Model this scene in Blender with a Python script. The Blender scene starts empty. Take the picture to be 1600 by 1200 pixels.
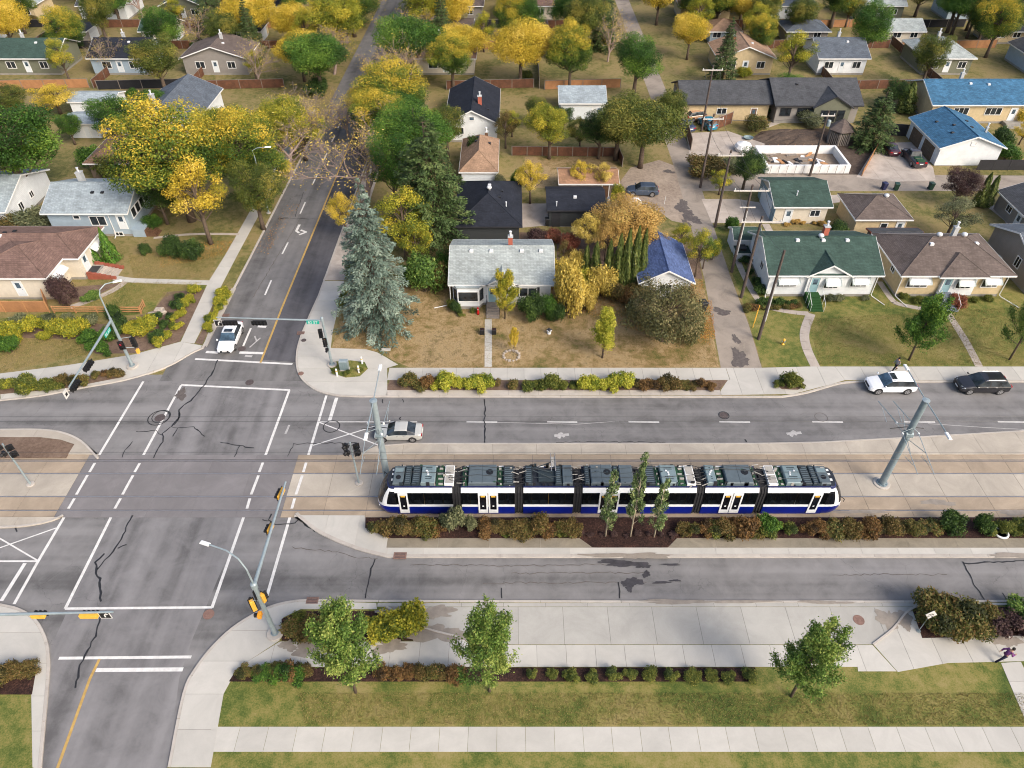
import bpy, math, random
import numpy as np
from mathutils import Matrix, Vector
R = math.radians
random.seed(7)
# ------------------------------------------------------------------ camera, sky, sun, exposure
CAM_H, CAM_F, CAM_P = 50.0, 1130.0, R(42.5)
cp_, sp_ = math.cos(CAM_P), math.sin(CAM_P)
sc = bpy.context.scene
C = sc.collection
cam_d = bpy.data.cameras.new('camera')
cam_d.sensor_width = 36.0
cam_d.lens = 36.0 * CAM_F / 1600.0
cam_d.clip_end = 6000
cam = bpy.data.objects.new('camera', cam_d); C.objects.link(cam)
cam.location = (0, 0, CAM_H)
cam.rotation_euler = (R(90) - CAM_P, 0, 0)
sc.camera = cam
SUN = Vector((0.6, -0.56, 0.62)).normalized()
w = bpy.data.worlds.new('World'); sc.world = w; w.use_nodes = True
nt = w.node_tree
sky = nt.nodes.new('ShaderNodeTexSky'); sky.sky_type = 'NISHITA'; sky.sun_disc = False
sky.sun_elevation = math.asin(SUN.z); sky.sun_rotation = math.atan2(SUN.x, SUN.y)
sky.air_density = 1.0; sky.dust_density = 5.0; sky.ozone_density = 1.0
nt.nodes['Background'].inputs['Strength'].default_value = 0.15
nt.links.new(sky.outputs[0], nt.nodes['Background'].inputs['Color'])
sun_d = bpy.data.lights.new('sun', 'SUN'); sun_d.energy = 1.3; sun_d.angle = R(24); sun_d.color = (1.0, 0.955, 0.89)
sun = bpy.data.objects.new('sun', sun_d); C.objects.link(sun)
sun.rotation_euler = SUN.to_track_quat('Z', 'Y').to_euler()
sun.location = (40, -30, 80)
sc.view_settings.view_transform = 'Standard'; sc.view_settings.look = 'None'
sc.view_settings.gamma = 1.0; sc.view_settings.use_curve_mapping = False
sc.view_settings.exposure = 0.76
sc.cycles.filter_width = 1.05
sc.cycles.max_bounces = 4; sc.cycles.diffuse_bounces = 2; sc.cycles.glossy_bounces = 2; sc.cycles.transmission_bounces = 2; sc.cycles.transparent_max_bounces = 6
sc.cycles.caustics_reflective = False; sc.cycles.caustics_refractive = False; sc.cycles.use_adaptive_sampling = True; sc.cycles.adaptive_threshold = .02

# ------------------------------------------------------------------ survey helpers
def P(u, v, z=0.0):
    """ground survey: where a sight line of the photograph meets height z"""
    a = (u - 800) / CAM_F; b = (600 - v) / CAM_F
    d = (a, cp_ + b * sp_, -sp_ + b * cp_); t = (z - CAM_H) / d[2]
    return Vector((d[0] * t, d[1] * t, z))
def HT(v_base, v_top):
    """height of an upright thing whose base and tip are seen at these rows"""
    y = P(800, v_base).y; b = (600 - v_top) / CAM_F
    return CAM_H + y * (-sp_ + b * cp_) / (cp_ + b * sp_)
def PXM(v, px):
    """metres across for a width in pixels at the depth of ground row v"""
    y = P(800, v).y
    return px / CAM_F * (cp_ * y + sp_ * CAM_H)
def S(r, g, b, k=1.0):
    f = lambda c: ((c / 255 + .055) / 1.055) ** 2.4 if c > 10 else c / 255 / 12.92
    return (min(f(r) * k, .95), min(f(g) * k, .95), min(f(b) * k, .95), 1)

# ------------------------------------------------------------------ materials
MATS = {}
def newmat(name):
    m = bpy.data.materials.new(name); m.use_nodes = True; MATS[name] = m
    n = m.node_tree.nodes; l = m.node_tree.links
    return m, n, l, n['Principled BSDF']
def N(n, t, **k):
    o = n.new(t)
    for a, b in k.items():
        if a.startswith('i_'): o.inputs[a[2:].replace('_', ' ')].default_value = b
        else: setattr(o, a, b)
    return o
def ramp(n, stops, interp='LINEAR'):
    r = n.new('ShaderNodeValToRGB'); e = r.color_ramp.elements; r.color_ramp.interpolation = interp
    while len(e) > 1: e.remove(e[0])
    e[0].position, e[0].color = stops[0]
    for p, c in stops[1:]:
        x = e.new(p); x.color = c
    return r
def mixc(n, l, fac, a, b, mode='MIX'):
    m = n.new('ShaderNodeMix'); m.data_type = 'RGBA'; m.blend_type = mode
    for i, s in ((0, fac), (6, a), (7, b)):
        if hasattr(s, 'is_output') or hasattr(s, 'links'): l.new(s, m.inputs[i])
        else: m.inputs[i].default_value = s
    return m.outputs[2]
def simple(name, col, rough=.6, var=.12, scale=3.0, metal=0.0, bump=0.0, spec=.4, coat=0.0, world=False):
    m, n, l, b = newmat(name)
    co = n.new('ShaderNodeNewGeometry').outputs['Position'] if world else n.new('ShaderNodeTexCoord').outputs['Object']
    t = N(n, 'ShaderNodeTexNoise', i_Scale=scale, i_Detail=5.0, i_Roughness=.65); l.new(co, t.inputs['Vector'])
    c0 = tuple(max(x * (1 - var), 0) for x in col[:3]) + (1,); c1 = tuple(min(x * (1 + var), 1) for x in col[:3]) + (1,)
    r = ramp(n, [(.3, c0), (.7, c1)]); l.new(t.outputs['Fac'], r.inputs['Fac'])
    l.new(r.outputs['Color'], b.inputs['Base Color'])
    b.inputs['Roughness'].default_value = rough; b.inputs['Metallic'].default_value = metal
    b.inputs['Specular IOR Level'].default_value = spec; b.inputs['Coat Weight'].default_value = coat
    if bump:
        bp = N(n, 'ShaderNodeBump', i_Strength=bump, i_Distance=.03); l.new(t.outputs['Fac'], bp.inputs['Height']); l.new(bp.outputs[0], b.inputs['Normal'])
    return m
def ground_mat(name, stops, s1=.35, s2=6.0, fine=60.0, fmix=.35, stretch=(1, 1, 1), rough=.9, bump=.3, dist=0.0):
    """several sizes of patchiness in world space"""
    m, n, l, b = newmat(name)
    pos = n.new('ShaderNodeNewGeometry').outputs['Position']
    mp = N(n, 'ShaderNodeMapping'); mp.inputs['Scale'].default_value = stretch; l.new(pos, mp.inputs['Vector'])
    a = N(n, 'ShaderNodeTexNoise', i_Scale=s1, i_Detail=6.0, i_Roughness=.6, i_Distortion=dist); l.new(mp.outputs[0], a.inputs['Vector'])
    c = N(n, 'ShaderNodeTexNoise', i_Scale=s2, i_Detail=4.0, i_Roughness=.7); l.new(pos, c.inputs['Vector'])
    d = N(n, 'ShaderNodeTexNoise', i_Scale=fine, i_Detail=2.0); l.new(pos, d.inputs['Vector'])
    m1 = N(n, 'ShaderNodeMix', i_Factor=fmix); l.new(a.outputs['Fac'], m1.inputs[2]); l.new(c.outputs['Fac'], m1.inputs[3])
    m2 = N(n, 'ShaderNodeMix', i_Factor=.22); l.new(m1.outputs[0], m2.inputs[2]); l.new(d.outputs['Fac'], m2.inputs[3])
    r = ramp(n, stops); l.new(m2.outputs[0], r.inputs['Fac']); l.new(r.outputs['Color'], b.inputs['Base Color'])
    b.inputs['Roughness'].default_value = rough; b.inputs['Specular IOR Level'].default_value = .25
    bp = N(n, 'ShaderNodeBump', i_Strength=bump, i_Distance=.05); l.new(m2.outputs[0], bp.inputs['Height']); l.new(bp.outputs[0], b.inputs['Normal'])
    return m
def asphalt(name, base, streak_axis='x', k=1.0):
    m, n, l, b = newmat(name)
    pos = n.new('ShaderNodeNewGeometry').outputs['Position']
    mp = N(n, 'ShaderNodeMapping'); mp.inputs['Scale'].default_value = (.02, .62, 1) if streak_axis == 'x' else (.62, .03, 1)
    l.new(pos, mp.inputs['Vector'])
    a = N(n, 'ShaderNodeTexNoise', i_Scale=1.0, i_Detail=3.0, i_Roughness=.5); l.new(mp.outputs[0], a.inputs['Vector'])
    c = N(n, 'ShaderNodeTexNoise', i_Scale=.5, i_Detail=7.0, i_Roughness=.68, i_Distortion=.4); l.new(pos, c.inputs['Vector'])
    d = N(n, 'ShaderNodeTexNoise', i_Scale=40.0, i_Detail=3.0, i_Roughness=.8); l.new(pos, d.inputs['Vector'])
    m1 = N(n, 'ShaderNodeMix', i_Factor=.42); l.new(a.outputs['Fac'], m1.inputs[2]); l.new(c.outputs['Fac'], m1.inputs[3])
    m2 = N(n, 'ShaderNodeMix', i_Factor=.2); l.new(m1.outputs[0], m2.inputs[2]); l.new(d.outputs['Fac'], m2.inputs[3])
    dk = tuple(x * .58 for x in base[:3]) + (1,); lt = tuple(x * 1.32 for x in base[:3]) + (1,)
    r = ramp(n, [(.38, dk), (.49, base), (.6, lt)]); l.new(m2.outputs[0], r.inputs['Fac']); 
    # fine cracks
    vo = N(n, 'ShaderNodeTexVoronoi', i_Scale=.32); vo.feature = 'DISTANCE_TO_EDGE'
    wv = N(n, 'ShaderNodeTexNoise', i_Scale=1.2, i_Detail=4.0); l.new(pos, wv.inputs['Vector'])
    va = n.new('ShaderNodeVectorMath'); va.operation = 'ADD'; l.new(pos, va.inputs[0]); l.new(wv.outputs['Color'], va.inputs[1]); l.new(va.outputs[0], vo.inputs['Vector'])
    cr = ramp(n, [(.0, (.62, .62, .62, 1)), (.006, (1, 1, 1, 1))]); l.new(vo.outputs['Distance'], cr.inputs['Fac'])
    msk = N(n, 'ShaderNodeTexNoise', i_Scale=.12, i_Detail=2.0); l.new(pos, msk.inputs['Vector'])
    mr = ramp(n, [(.5, (1, 1, 1, 1)), (.6, (0, 0, 0, 1))]); l.new(msk.outputs['Fac'], mr.inputs['Fac'])
    crk = mixc(n, l, mr.outputs['Color'], cr.outputs['Color'], (1, 1, 1, 1))
    out = mixc(n, l, 1.0, r.outputs['Color'], crk, 'MULTIPLY')
    l.new(out, b.inputs['Base Color'])
    b.inputs['Roughness'].default_value = .85; b.inputs['Specular IOR Level'].default_value = .3
    bp = N(n, 'ShaderNodeBump', i_Strength=.25, i_Distance=.02); l.new(d.outputs['Fac'], bp.inputs['Height']); l.new(bp.outputs[0], b.inputs['Normal'])
    return m
def concrete(name, base, stain=.72, s=.5, stainpos=.36):
    m, n, l, b = newmat(name)
    pos = n.new('ShaderNodeNewGeometry').outputs['Position']
    oi = n.new('ShaderNodeObjectInfo')
    a = N(n, 'ShaderNodeTexNoise', i_Scale=s, i_Detail=7.0, i_Roughness=.7, i_Distortion=.6); l.new(pos, a.inputs['Vector'])
    d = N(n, 'ShaderNodeTexNoise', i_Scale=22.0, i_Detail=4.0, i_Roughness=.8); l.new(pos, d.inputs['Vector'])
    m2 = N(n, 'ShaderNodeMix', i_Factor=.25); l.new(a.outputs['Fac'], m2.inputs[2]); l.new(d.outputs['Fac'], m2.inputs[3])
    r = ramp(n, [(stainpos - .06, tuple(x * stain for x in base[:3]) + (1,)), (stainpos + .08, tuple(x * .93 for x in base[:3]) + (1,)), (.62, tuple(min(x * 1.08, 1) for x in base[:3]) + (1,))])
    l.new(m2.outputs[0], r.inputs['Fac'])
    sl = ramp(n, [(0, (.9, .9, .9, 1)), (1, (1.0, 1.0, 1.0, 1))]); l.new(oi.outputs['Random'], sl.inputs['Fac'])
    l.new(mixc(n, l, 1.0, r.outputs['Color'], sl.outputs['Color'], 'MULTIPLY'), b.inputs['Base Color'])
    b.inputs['Roughness'].default_value = .85; b.inputs['Specular IOR Level'].default_value = .3
    bp = N(n, 'ShaderNodeBump', i_Strength=.15, i_Distance=.02); l.new(d.outputs['Fac'], bp.inputs['Height']); l.new(bp.outputs[0], b.inputs['Normal'])
    return m
def shingle(name, base, var=.25, patch=.2):
    m, n, l, b = newmat(name)
    co = n.new('ShaderNodeTexCoord').outputs['Object']
    sx = n.new('ShaderNodeSeparateXYZ'); l.new(co, sx.inputs[0])
    ad = n.new('ShaderNodeMath'); ad.operation = 'ADD'; l.new(sx.outputs[0], ad.inputs[0]); l.new(sx.outputs[1], ad.inputs[1])
    mz = n.new('ShaderNodeMath'); mz.operation = 'MULTIPLY'; mz.inputs[1].default_value = 2.6; l.new(sx.outputs[2], mz.inputs[0])
    cx = n.new('ShaderNodeCombineXYZ'); l.new(ad.outputs[0], cx.inputs[0]); l.new(mz.outputs[0], cx.inputs[1])
    br = N(n, 'ShaderNodeTexBrick', i_Scale=1.0); br.inputs['Brick Width'].default_value = .34; br.inputs['Row Height'].default_value = .2
    br.inputs['Mortar Size'].default_value = .012; br.inputs['Bias'].default_value = 0
    br.inputs['Color1'].default_value = tuple(x * (1 - var) for x in base[:3]) + (1,); br.inputs['Color2'].default_value = tuple(min(1, x * (1 + var)) for x in base[:3]) + (1,)
    br.inputs['Mortar'].default_value = tuple(x * .6 for x in base[:3]) + (1,)
    l.new(cx.outputs[0], br.inputs['Vector'])
    a = N(n, 'ShaderNodeTexNoise', i_Scale=.7, i_Detail=6.0, i_Roughness=.7); l.new(co, a.inputs['Vector'])
    r = ramp(n, [(.3, (1 - patch, 1 - patch, 1 - patch, 1)), (.7, (1 + patch, 1 + patch, 1 + patch, 1))]); l.new(a.outputs['Fac'], r.inputs['Fac'])
    l.new(mixc(n, l, 1.0, br.outputs['Color'], r.outputs['Color'], 'MULTIPLY'), b.inputs['Base Color'])
    b.inputs['Roughness'].default_value = .9; b.inputs['Specular IOR Level'].default_value = .2
    bp = N(n, 'ShaderNodeBump', i_Strength=.4, i_Distance=.02); l.new(br.outputs['Fac'], bp.inputs['Height']); bp.invert = True; l.new(bp.outputs[0], b.inputs['Normal'])
    return m
def siding(name, base, period=.2, vertical=False, depth=.5, var=.06):
    m, n, l, b = newmat(name)
    co = n.new('ShaderNodeTexCoord').outputs['Object']
    sx = n.new('ShaderNodeSeparateXYZ'); l.new(co, sx.inputs[0])
    if vertical:
        ad = n.new('ShaderNodeMath'); ad.operation = 'ADD'; l.new(sx.outputs[0], ad.inputs[0]); l.new(sx.outputs[1], ad.inputs[1]); src = ad.outputs[0]
    else: src = sx.outputs[2]
    dv = n.new('ShaderNodeMath'); dv.operation = 'DIVIDE'; dv.inputs[1].default_value = period; l.new(src, dv.inputs[0])
    fr = n.new('ShaderNodeMath'); fr.operation = 'FRACT'; l.new(dv.outputs[0], fr.inputs[0])
    a = N(n, 'ShaderNodeTexNoise', i_Scale=1.1, i_Detail=6.0, i_Roughness=.7); l.new(co, a.inputs['Vector'])
    r = ramp(n, [(.3, tuple(x * (1 - var * 2) for x in base[:3]) + (1,)), (.7, tuple(min(1, x * (1 + var)) for x in base[:3]) + (1,))]); l.new(a.outputs['Fac'], r.inputs['Fac'])
    gr = ramp(n, [(0, (.68, .68, .68, 1)), (.1, (1, 1, 1, 1))]); l.new(fr.outputs[0], gr.inputs['Fac'])
    l.new(mixc(n, l, 1.0, r.outputs['Color'], gr.outputs['Color'], 'MULTIPLY'), b.inputs['Base Color'])
    b.inputs['Roughness'].default_value = .65
    bp = N(n, 'ShaderNodeBump', i_Strength=depth, i_Distance=.02); l.new(fr.outputs[0], bp.inputs['Height']); l.new(bp.outputs[0], b.inputs['Normal'])
    return m
def leaf(name, cols, trans=.25, rough=.6):
    """leaf colours picked by the mesh's own 'tone' value"""
    m, n, l, b = newmat(name)
    at = N(n, 'ShaderNodeAttribute', attribute_name='tone')
    k = len(cols)
    r = ramp(n, [(i / max(1, k - 1), c) for i, c in enumerate(cols)]); l.new(at.outputs['Fac'], r.inputs['Fac'])
    l.new(r.outputs['Color'], b.inputs['Base Color']); b.inputs['Roughness'].default_value = rough; b.inputs['Specular IOR Level'].default_value = .25
    tr = n.new('ShaderNodeBsdfTranslucent'); l.new(r.outputs['Color'], tr.inputs['Color'])
    mx = N(n, 'ShaderNodeMixShader', i_Fac=trans); l.new(b.outputs[0], mx.inputs[1]); l.new(tr.outputs[0], mx.inputs[2])
    l.new(mx.outputs[0], n['Material Output'].inputs['Surface'])
    return m
def glass(name, col=(.02, .025, .03, 1), rough=.08):
    m, n, l, b = newmat(name)
    b.inputs['Base Color'].default_value = col; b.inputs['Roughness'].default_value = rough; b.inputs['Specular IOR Level'].default_value = .6
    t = N(n, 'ShaderNodeTexNoise', i_Scale=1.5, i_Detail=3.0); l.new(n.new('ShaderNodeTexCoord').outputs['Object'], t.inputs['Vector'])
    r = ramp(n, [(.35, tuple(x * .6 for x in col[:3]) + (1,)), (.7, tuple(min(1, x * 1.9) for x in col[:3]) + (1,))]); l.new(t.outputs['Fac'], r.inputs['Fac']); l.new(r.outputs['Color'], b.inputs['Base Color'])
    return m

# ground
asphalt('asphalt_main', S(127, 125, 124, .8), 'x')
asphalt('asphalt_junction', S(127, 125, 125, .8), 'y')
asphalt('asphalt_avenue', S(118, 116, 115, .8), 'y')
asphalt('asphalt_dark', S(93, 92, 96, .76), 'y')
concrete('concrete', S(208, 204, 195, .74), .86, .45, .3)
concrete('concrete_front', S(190, 187, 179, .76), .8, .35, .36)
concrete('concrete_kerb', S(204, 196, 186, .74), .72, .8, .36)
concrete('concrete_wet', S(152, 143, 126, .8), .72, .7, .42)
concrete('concrete_old', S(196, 184, 172, .82), .72, .5, .42)
concrete('track_slab', S(200, 190, 175, .78), .78, .3, .44)
concrete('track_slab_rust', S(188, 170, 148, .74), .78, .4, .44)
concrete('crossing_slab', S(138, 134, 134, .8), .8, .35, .42)
concrete('alley_paving', S(172, 160, 147, .8), .62, .35, .42)
ground_mat('lawn', [(.36, S(84, 88, 46, .74)), (.44, S(114, 112, 62, .74)), (.5, S(144, 132, 84, .74)), (.56, S(160, 140, 98, .74)), (.63, S(100, 104, 54, .74))], .12, 1.3, 9, .42, dist=.8)
ground_mat('dry_lawn', [(.38, S(96, 100, 50, .74)), (.44, S(132, 118, 72, .74)), (.49, S(162, 136, 96, .74)), (.54, S(186, 162, 122, .74)), (.6, S(140, 120, 86, .74)), (.65, S(104, 104, 58, .74))], .16, 1.2, 9, .42, dist=.9)
ground_mat('green_lawn', [(.37, S(70, 90, 38, .74)), (.45, S(102, 112, 52, .74)), (.52, S(138, 132, 72, .74)), (.6, S(158, 144, 92, .74))], .16, 1.2, 9, .42, dist=.9)
ground_mat('soil', [(.3, S(96, 76, 62, .66)), (.5, S(134, 112, 96, .66)), (.7, S(160, 138, 120, .66))], .5, 4, 30, .5)
ground_mat('mulch', [(.38, S(26, 18, 16, .8)), (.48, S(50, 34, 30, .8)), (.56, S(76, 52, 44, .8)), (.64, S(110, 80, 66, .8))], .8, 7, 26, .6, bump=.8)
ground_mat('dirt', [(.3, S(120, 104, 88, .7)), (.5, S(160, 142, 124, .7)), (.7, S(186, 170, 152, .7))], .25, 3, 30, .5)
ground_mat('dark_dirt', [(.3, S(62, 52, 46, .7)), (.5, S(96, 82, 72, .7)), (.7, S(126, 110, 96, .7))], .5, 4, 30, .5, bump=.9)
ground_mat('gravel', [(.38, S(138, 122, 108, .76)), (.5, S(170, 154, 138, .76)), (.62, S(190, 174, 156, .76))], .2, 2.5, 26, .5)
simple('paint_white', S(222, 220, 216, .84), .7, .16, 2.2, world=True)
simple('paint_faded', S(188, 185, 182, .8), .8, .22, 3, world=True)
simple('paint_yellow', S(200, 164, 96, .74), .75, .2, 2.4, world=True)
simple('tar', (.02, .02, .022, 1), .55, .3, 5, world=True)
simple('tar_worn', S(106, 98, 94, .74), .75, .3, 3, world=True)
simple('iron_lid', S(104, 92, 90, .6), .6, .3, 9, bump=.5, world=True)
simple('rusty_lid', S(150, 118, 106, .65), .7, .25, 6, bump=.4, world=True)
simple('damp', S(158, 148, 136, .76), .55, .18, 1.6, world=True)
simple('damp_asphalt', S(78, 75, 78, .7), .45, .3, 2, world=True)
simple('rail_steel', S(176, 176, 180, .75), .3, .15, 3, .5)
simple('rail_groove', S(92, 80, 72, .5), .8, .3, 3)
# metals and plastics
simple('galvanised', S(168, 182, 186, .78), .45, .12, 2.5, .35)
simple('galvanised_dark', S(144, 160, 166, .78), .5, .18, 2, .2)
simple('white_metal', S(236, 238, 238, .84), .45, .06, 2)
simple('signal_black', (.012, .012, .013, 1), .5, .3, 5)
simple('signal_yellow', S(244, 186, 74, .85), .5, .12, 4)
simple('signal_orange', S(250, 170, 50, .85), .5, .12, 4)
simple('sign_teal', S(20, 170, 150, .8), .4, .05, 4)
simple('rubber', (.018, .018, .019, 1), .8, .2, 6)
simple('rim_alloy', S(188, 188, 190, .8), .35, .08, 5, .7)
simple('black_trim', (.015, .015, .017, 1), .45, .2, 6)
simple('chrome', S(215, 215, 218, .85), .2, .05, 5, .9)
simple('lens_white', S(235, 238, 240, .9), .15, .04, 6, spec=.7)
simple('lens_red', S(170, 20, 22, .9), .25, .1, 6, spec=.6)
simple('plate_white', S(238, 238, 236, .85), .4, .04, 6)
simple('bin_black', (.02, .021, .023, 1), .5, .2, 6)
simple('bin_green', S(46, 78, 66, .7), .5, .15, 6)
simple('bin_blue', S(48, 52, 92, .7), .5, .15, 6)
simple('wire', (.03, .03, .032, 1), .5, .1, 6)
simple('insulator', S(228, 228, 224, .84), .4, .05, 6)
simple('pole_wood', S(98, 86, 80, .66), .9, .28, 5, bump=.5)
simple('pole_sleeve', S(206, 204, 200, .8), .6, .12, 4)
simple('crossarm', S(214, 208, 200, .8), .8, .14, 5)
glass('window_glass'); glass('window_blue', (.06, .09, .12, 1)); glass('car_glass', (.025, .032, .038, 1), .06); glass('car_glass_blue', (.05, .085, .12, 1), .06)
glass('tram_glass', (.006, .007, .01, 1), .07)
mg, n_, l_, b_ = newmat('tram_window'); b_.inputs['Base Color'].default_value = (.01, .012, .015, 1); b_.inputs['Roughness'].default_value = .05
tr_ = n_.new('ShaderNodeBsdfTransparent'); tr_.inputs['Color'].default_value = (.42, .45, .47, 1); mx_ = n_.new('ShaderNodeMixShader'); mx_.inputs[0].default_value = .72; l_.new(b_.outputs[0], mx_.inputs[1]); l_.new(tr_.outputs[0], mx_.inputs[2]); l_.new(mx_.outputs[0], n_['Material Output'].inputs['Surface'])
# wood, masonry
siding('cedar_boards', S(192, 138, 94, .74), .16, True, .5, .14)
simple('cedar', S(200, 148, 100, .74), .75, .18, 3, bump=.2)
siding('dark_boards', S(44, 44, 50, .7), .15, True, .5, .2)
siding('brown_boards', S(124, 82, 60, .7), .16, True, .5, .25)
siding('brick_red', S(172, 96, 76, .74), .09, False, .5, .14)
simple('weathered_wood', S(150, 140, 130, .7), .85, .2, 4, bump=.2)
simple('bark', S(112, 96, 82, .66), .95, .3, 7, bump=.8)
simple('bark_pale', S(196, 182, 156, .74), .9, .2, 7, bump=.4)
simple('twig', S(166, 146, 136, .76), .9, .2, 6)
simple('stone', S(190, 178, 164, .74), .9, .2, 3, bump=.6)
# ------------------------------------------------------------------ mesh helpers
class MB:
    def __init__(s): s.v = []; s.f = []; s.mi = []
    def add(s, verts, faces, m=0):
        o = len(s.v); s.v += [tuple(p) for p in verts]
        for f in faces: s.f.append(tuple(i + o for i in f)); s.mi.append(m)
        return s
    def box(s, x0, y0, z0, x1, y1, z1, m=0):
        return s.add([(x0, y0, z0), (x1, y0, z0), (x1, y1, z0), (x0, y1, z0), (x0, y0, z1), (x1, y0, z1), (x1, y1, z1), (x0, y1, z1)],
                     [(0, 3, 2, 1), (4, 5, 6, 7), (0, 1, 5, 4), (1, 2, 6, 5), (2, 3, 7, 6), (3, 0, 4, 7)], m)
    def chamfer(s, x0, y0, z0, x1, y1, z1, c, m=0):
        """box with a bevelled top edge"""
        return s.add([(x0, y0, z0), (x1, y0, z0), (x1, y1, z0), (x0, y1, z0), (x0, y0, z1 - c), (x1, y0, z1 - c), (x1, y1, z1 - c), (x0, y1, z1 - c),
                      (x0 + c, y0 + c, z1), (x1 - c, y0 + c, z1), (x1 - c, y1 - c, z1), (x0 + c, y1 - c, z1)],
                     [(0, 3, 2, 1), (0, 1, 5, 4), (1, 2, 6, 5), (2, 3, 7, 6), (3, 0, 4, 7), (4, 5, 9, 8), (5, 6, 10, 9), (6, 7, 11, 10), (7, 4, 8, 11), (8, 9, 10, 11)], m)
    def prism(s, poly, z0, z1, m=0):
        """flat polygon (2-d points) given a thickness"""
        a = sum(poly[i][0] * poly[(i + 1) % len(poly)][1] - poly[(i + 1) % len(poly)][0] * poly[i][1] for i in range(len(poly)))
        if a < 0: poly = poly[::-1]
        n = len(poly)
        return s.add([(p[0], p[1], z0) for p in poly] + [(p[0], p[1], z1) for p in poly],
                     [tuple(range(n, 2 * n))] + [tuple(range(n))[::-1]] + [(i, (i + 1) % n, n + (i + 1) % n, n + i) for i in range(n)], m)
    def sheet(s, poly, z, m=0):
        a = sum(poly[i][0] * poly[(i + 1) % len(poly)][1] - poly[(i + 1) % len(poly)][0] * poly[i][1] for i in range(len(poly)))
        if a < 0: poly = poly[::-1]
        return s.add([(p[0], p[1], z) for p in poly], [tuple(range(len(poly)))], m)
    def tube(s, pts, rad, n=8, m=0, cap=True):
        pts = [Vector(p) for p in pts]
        if not hasattr(rad, '__len__'): rad = [rad] * len(pts)
        o = len(s.v); k = len(pts)
        for i, p in enumerate(pts):
            d = (pts[min(i + 1, k - 1)] - pts[max(i - 1, 0)]).normalized()
            up = Vector((0, 0, 1)) if abs(d.z) < .9 else Vector((1, 0, 0))
            a = d.cross(up).normalized(); b = d.cross(a)
            for j in range(n):
                t = 2 * math.pi * j / n
                s.v.append(tuple(p + (a * math.cos(t) + b * math.sin(t)) * rad[i]))
        for i in range(k - 1):
            for j in range(n):
                s.f.append((o + i * n + j, o + i * n + (j + 1) % n, o + (i + 1) * n + (j + 1) % n, o + (i + 1) * n + j)); s.mi.append(m)
        if cap:
            s.f.append(tuple(o + j for j in range(n))[::-1]); s.mi.append(m)
            s.f.append(tuple(o + (k - 1) * n + j for j in range(n))); s.mi.append(m)
        return s
    def lathe(s, prof, c=(0, 0, 0), n=14, m=0):
        """profile of (radius, height) turned about z"""
        o = len(s.v); k = len(prof)
        for r, z in prof:
            for j in range(n):
                t = 2 * math.pi * j / n; s.v.append((c[0] + r * math.cos(t), c[1] + r * math.sin(t), c[2] + z))
        for i in range(k - 1):
            for j in range(n):
                s.f.append((o + i * n + j, o + i * n + (j + 1) % n, o + (i + 1) * n + (j + 1) % n, o + (i + 1) * n + j)); s.mi.append(m)
        s.f.append(tuple(o + j for j in range(n))[::-1]); s.mi.append(m)
        s.f.append(tuple(o + (k - 1) * n + j for j in range(n))); s.mi.append(m)
        return s
    def wheel(s, c, r, w, n=20, m=0, axis='y', prof=None):
        """disc with its axle along y (or x)"""
        b = MB(); b.lathe(prof or [(r * .93, -w / 2), (r, -w / 2 + .03), (r, w / 2 - .03), (r * .93, w / 2)], (0, 0, 0), n)
        if axis == 'y': vs = [(c[0] + x, c[1] + z, c[2] + y) for x, y, z in b.v]
        else: vs = [(c[0] + z, c[1] + x, c[2] + y) for x, y, z in b.v]
        return s.add(vs, b.f, m)
    def strip(s, pts, w, z, m=0, z2=None):
        """flat band of width w along a 2-d line"""
        pts = [Vector((p[0], p[1])) for p in pts]; n = len(pts); L = []; Rr = []
        ws = w if hasattr(w, '__len__') else [w] * n
        for i, p in enumerate(pts):
            d = (pts[min(i + 1, n - 1)] - pts[max(i - 1, 0)]).normalized(); q = Vector((-d.y, d.x)) * ws[i] / 2
            L.append(p + q); Rr.append(p - q)
        s.add([(p.x, p.y, z) for p in L] + [(p.x, p.y, z) for p in Rr], [(i, n + i, n + i + 1, i + 1) for i in range(n - 1)], m)
        return s
    def kerb(s, pts, w, z0, z1, m=0, inner=1):
        """raised band along a line, offset to one side"""
        pts = [Vector((p[0], p[1])) for p in pts]; n = len(pts); o = len(s.v)
        for i, p in enumerate(pts):
            d = (pts[min(i + 1, n - 1)] - pts[max(i - 1, 0)]).normalized(); q = Vector((-d.y, d.x)) * w * inner
            for a, zz in ((p, z0), (p + q * .06, z1 - .015), (p + q * .14, z1), (p + q, z1), (p + q, z0)): s.v.append((a.x, a.y, zz))
        for i in range(n - 1):
            for j in range(4): s.f.append((o + i * 5 + j, o + i * 5 + j + 1, o + (i + 1) * 5 + j + 1, o + (i + 1) * 5 + j)); s.mi.append(m)
        s.f.append(tuple(o + j for j in range(5))); s.mi.append(m)
        s.f.append(tuple(o + (n - 1) * 5 + j for j in range(5))); s.mi.append(m)
        return s
    def mesh(s, name, mats, smooth=False):
        me = bpy.data.meshes.new(name); me.from_pydata(s.v, [], s.f)
        for m in mats: me.materials.append(MATS[m] if isinstance(m, str) else m)
        if len(mats) > 1: me.polygons.foreach_set('material_index', s.mi)
        if smooth: me.polygons.foreach_set('use_smooth', [True] * len(s.f))
        me.update(); return me
    def build(s, name, mats, parent=None, smooth=False, loc=None, rot=None):
        if isinstance(mats, str): mats = [mats]
        return link(name, s.mesh(name, mats, smooth), parent, loc, rot)
def link(name, data, parent=None, loc=None, rot=None):
    o = bpy.data.objects.new(name, data); C.objects.link(o)
    if parent is not None: o.parent = parent
    if loc is not None: o.location = loc
    if rot is not None: o.rotation_euler = rot if hasattr(rot, '__len__') else (0, 0, rot)
    return o
def tag(o, label, cat, group=None):
    o['label'] = label; o['category'] = cat
    if group: o['group'] = group
    return o
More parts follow.
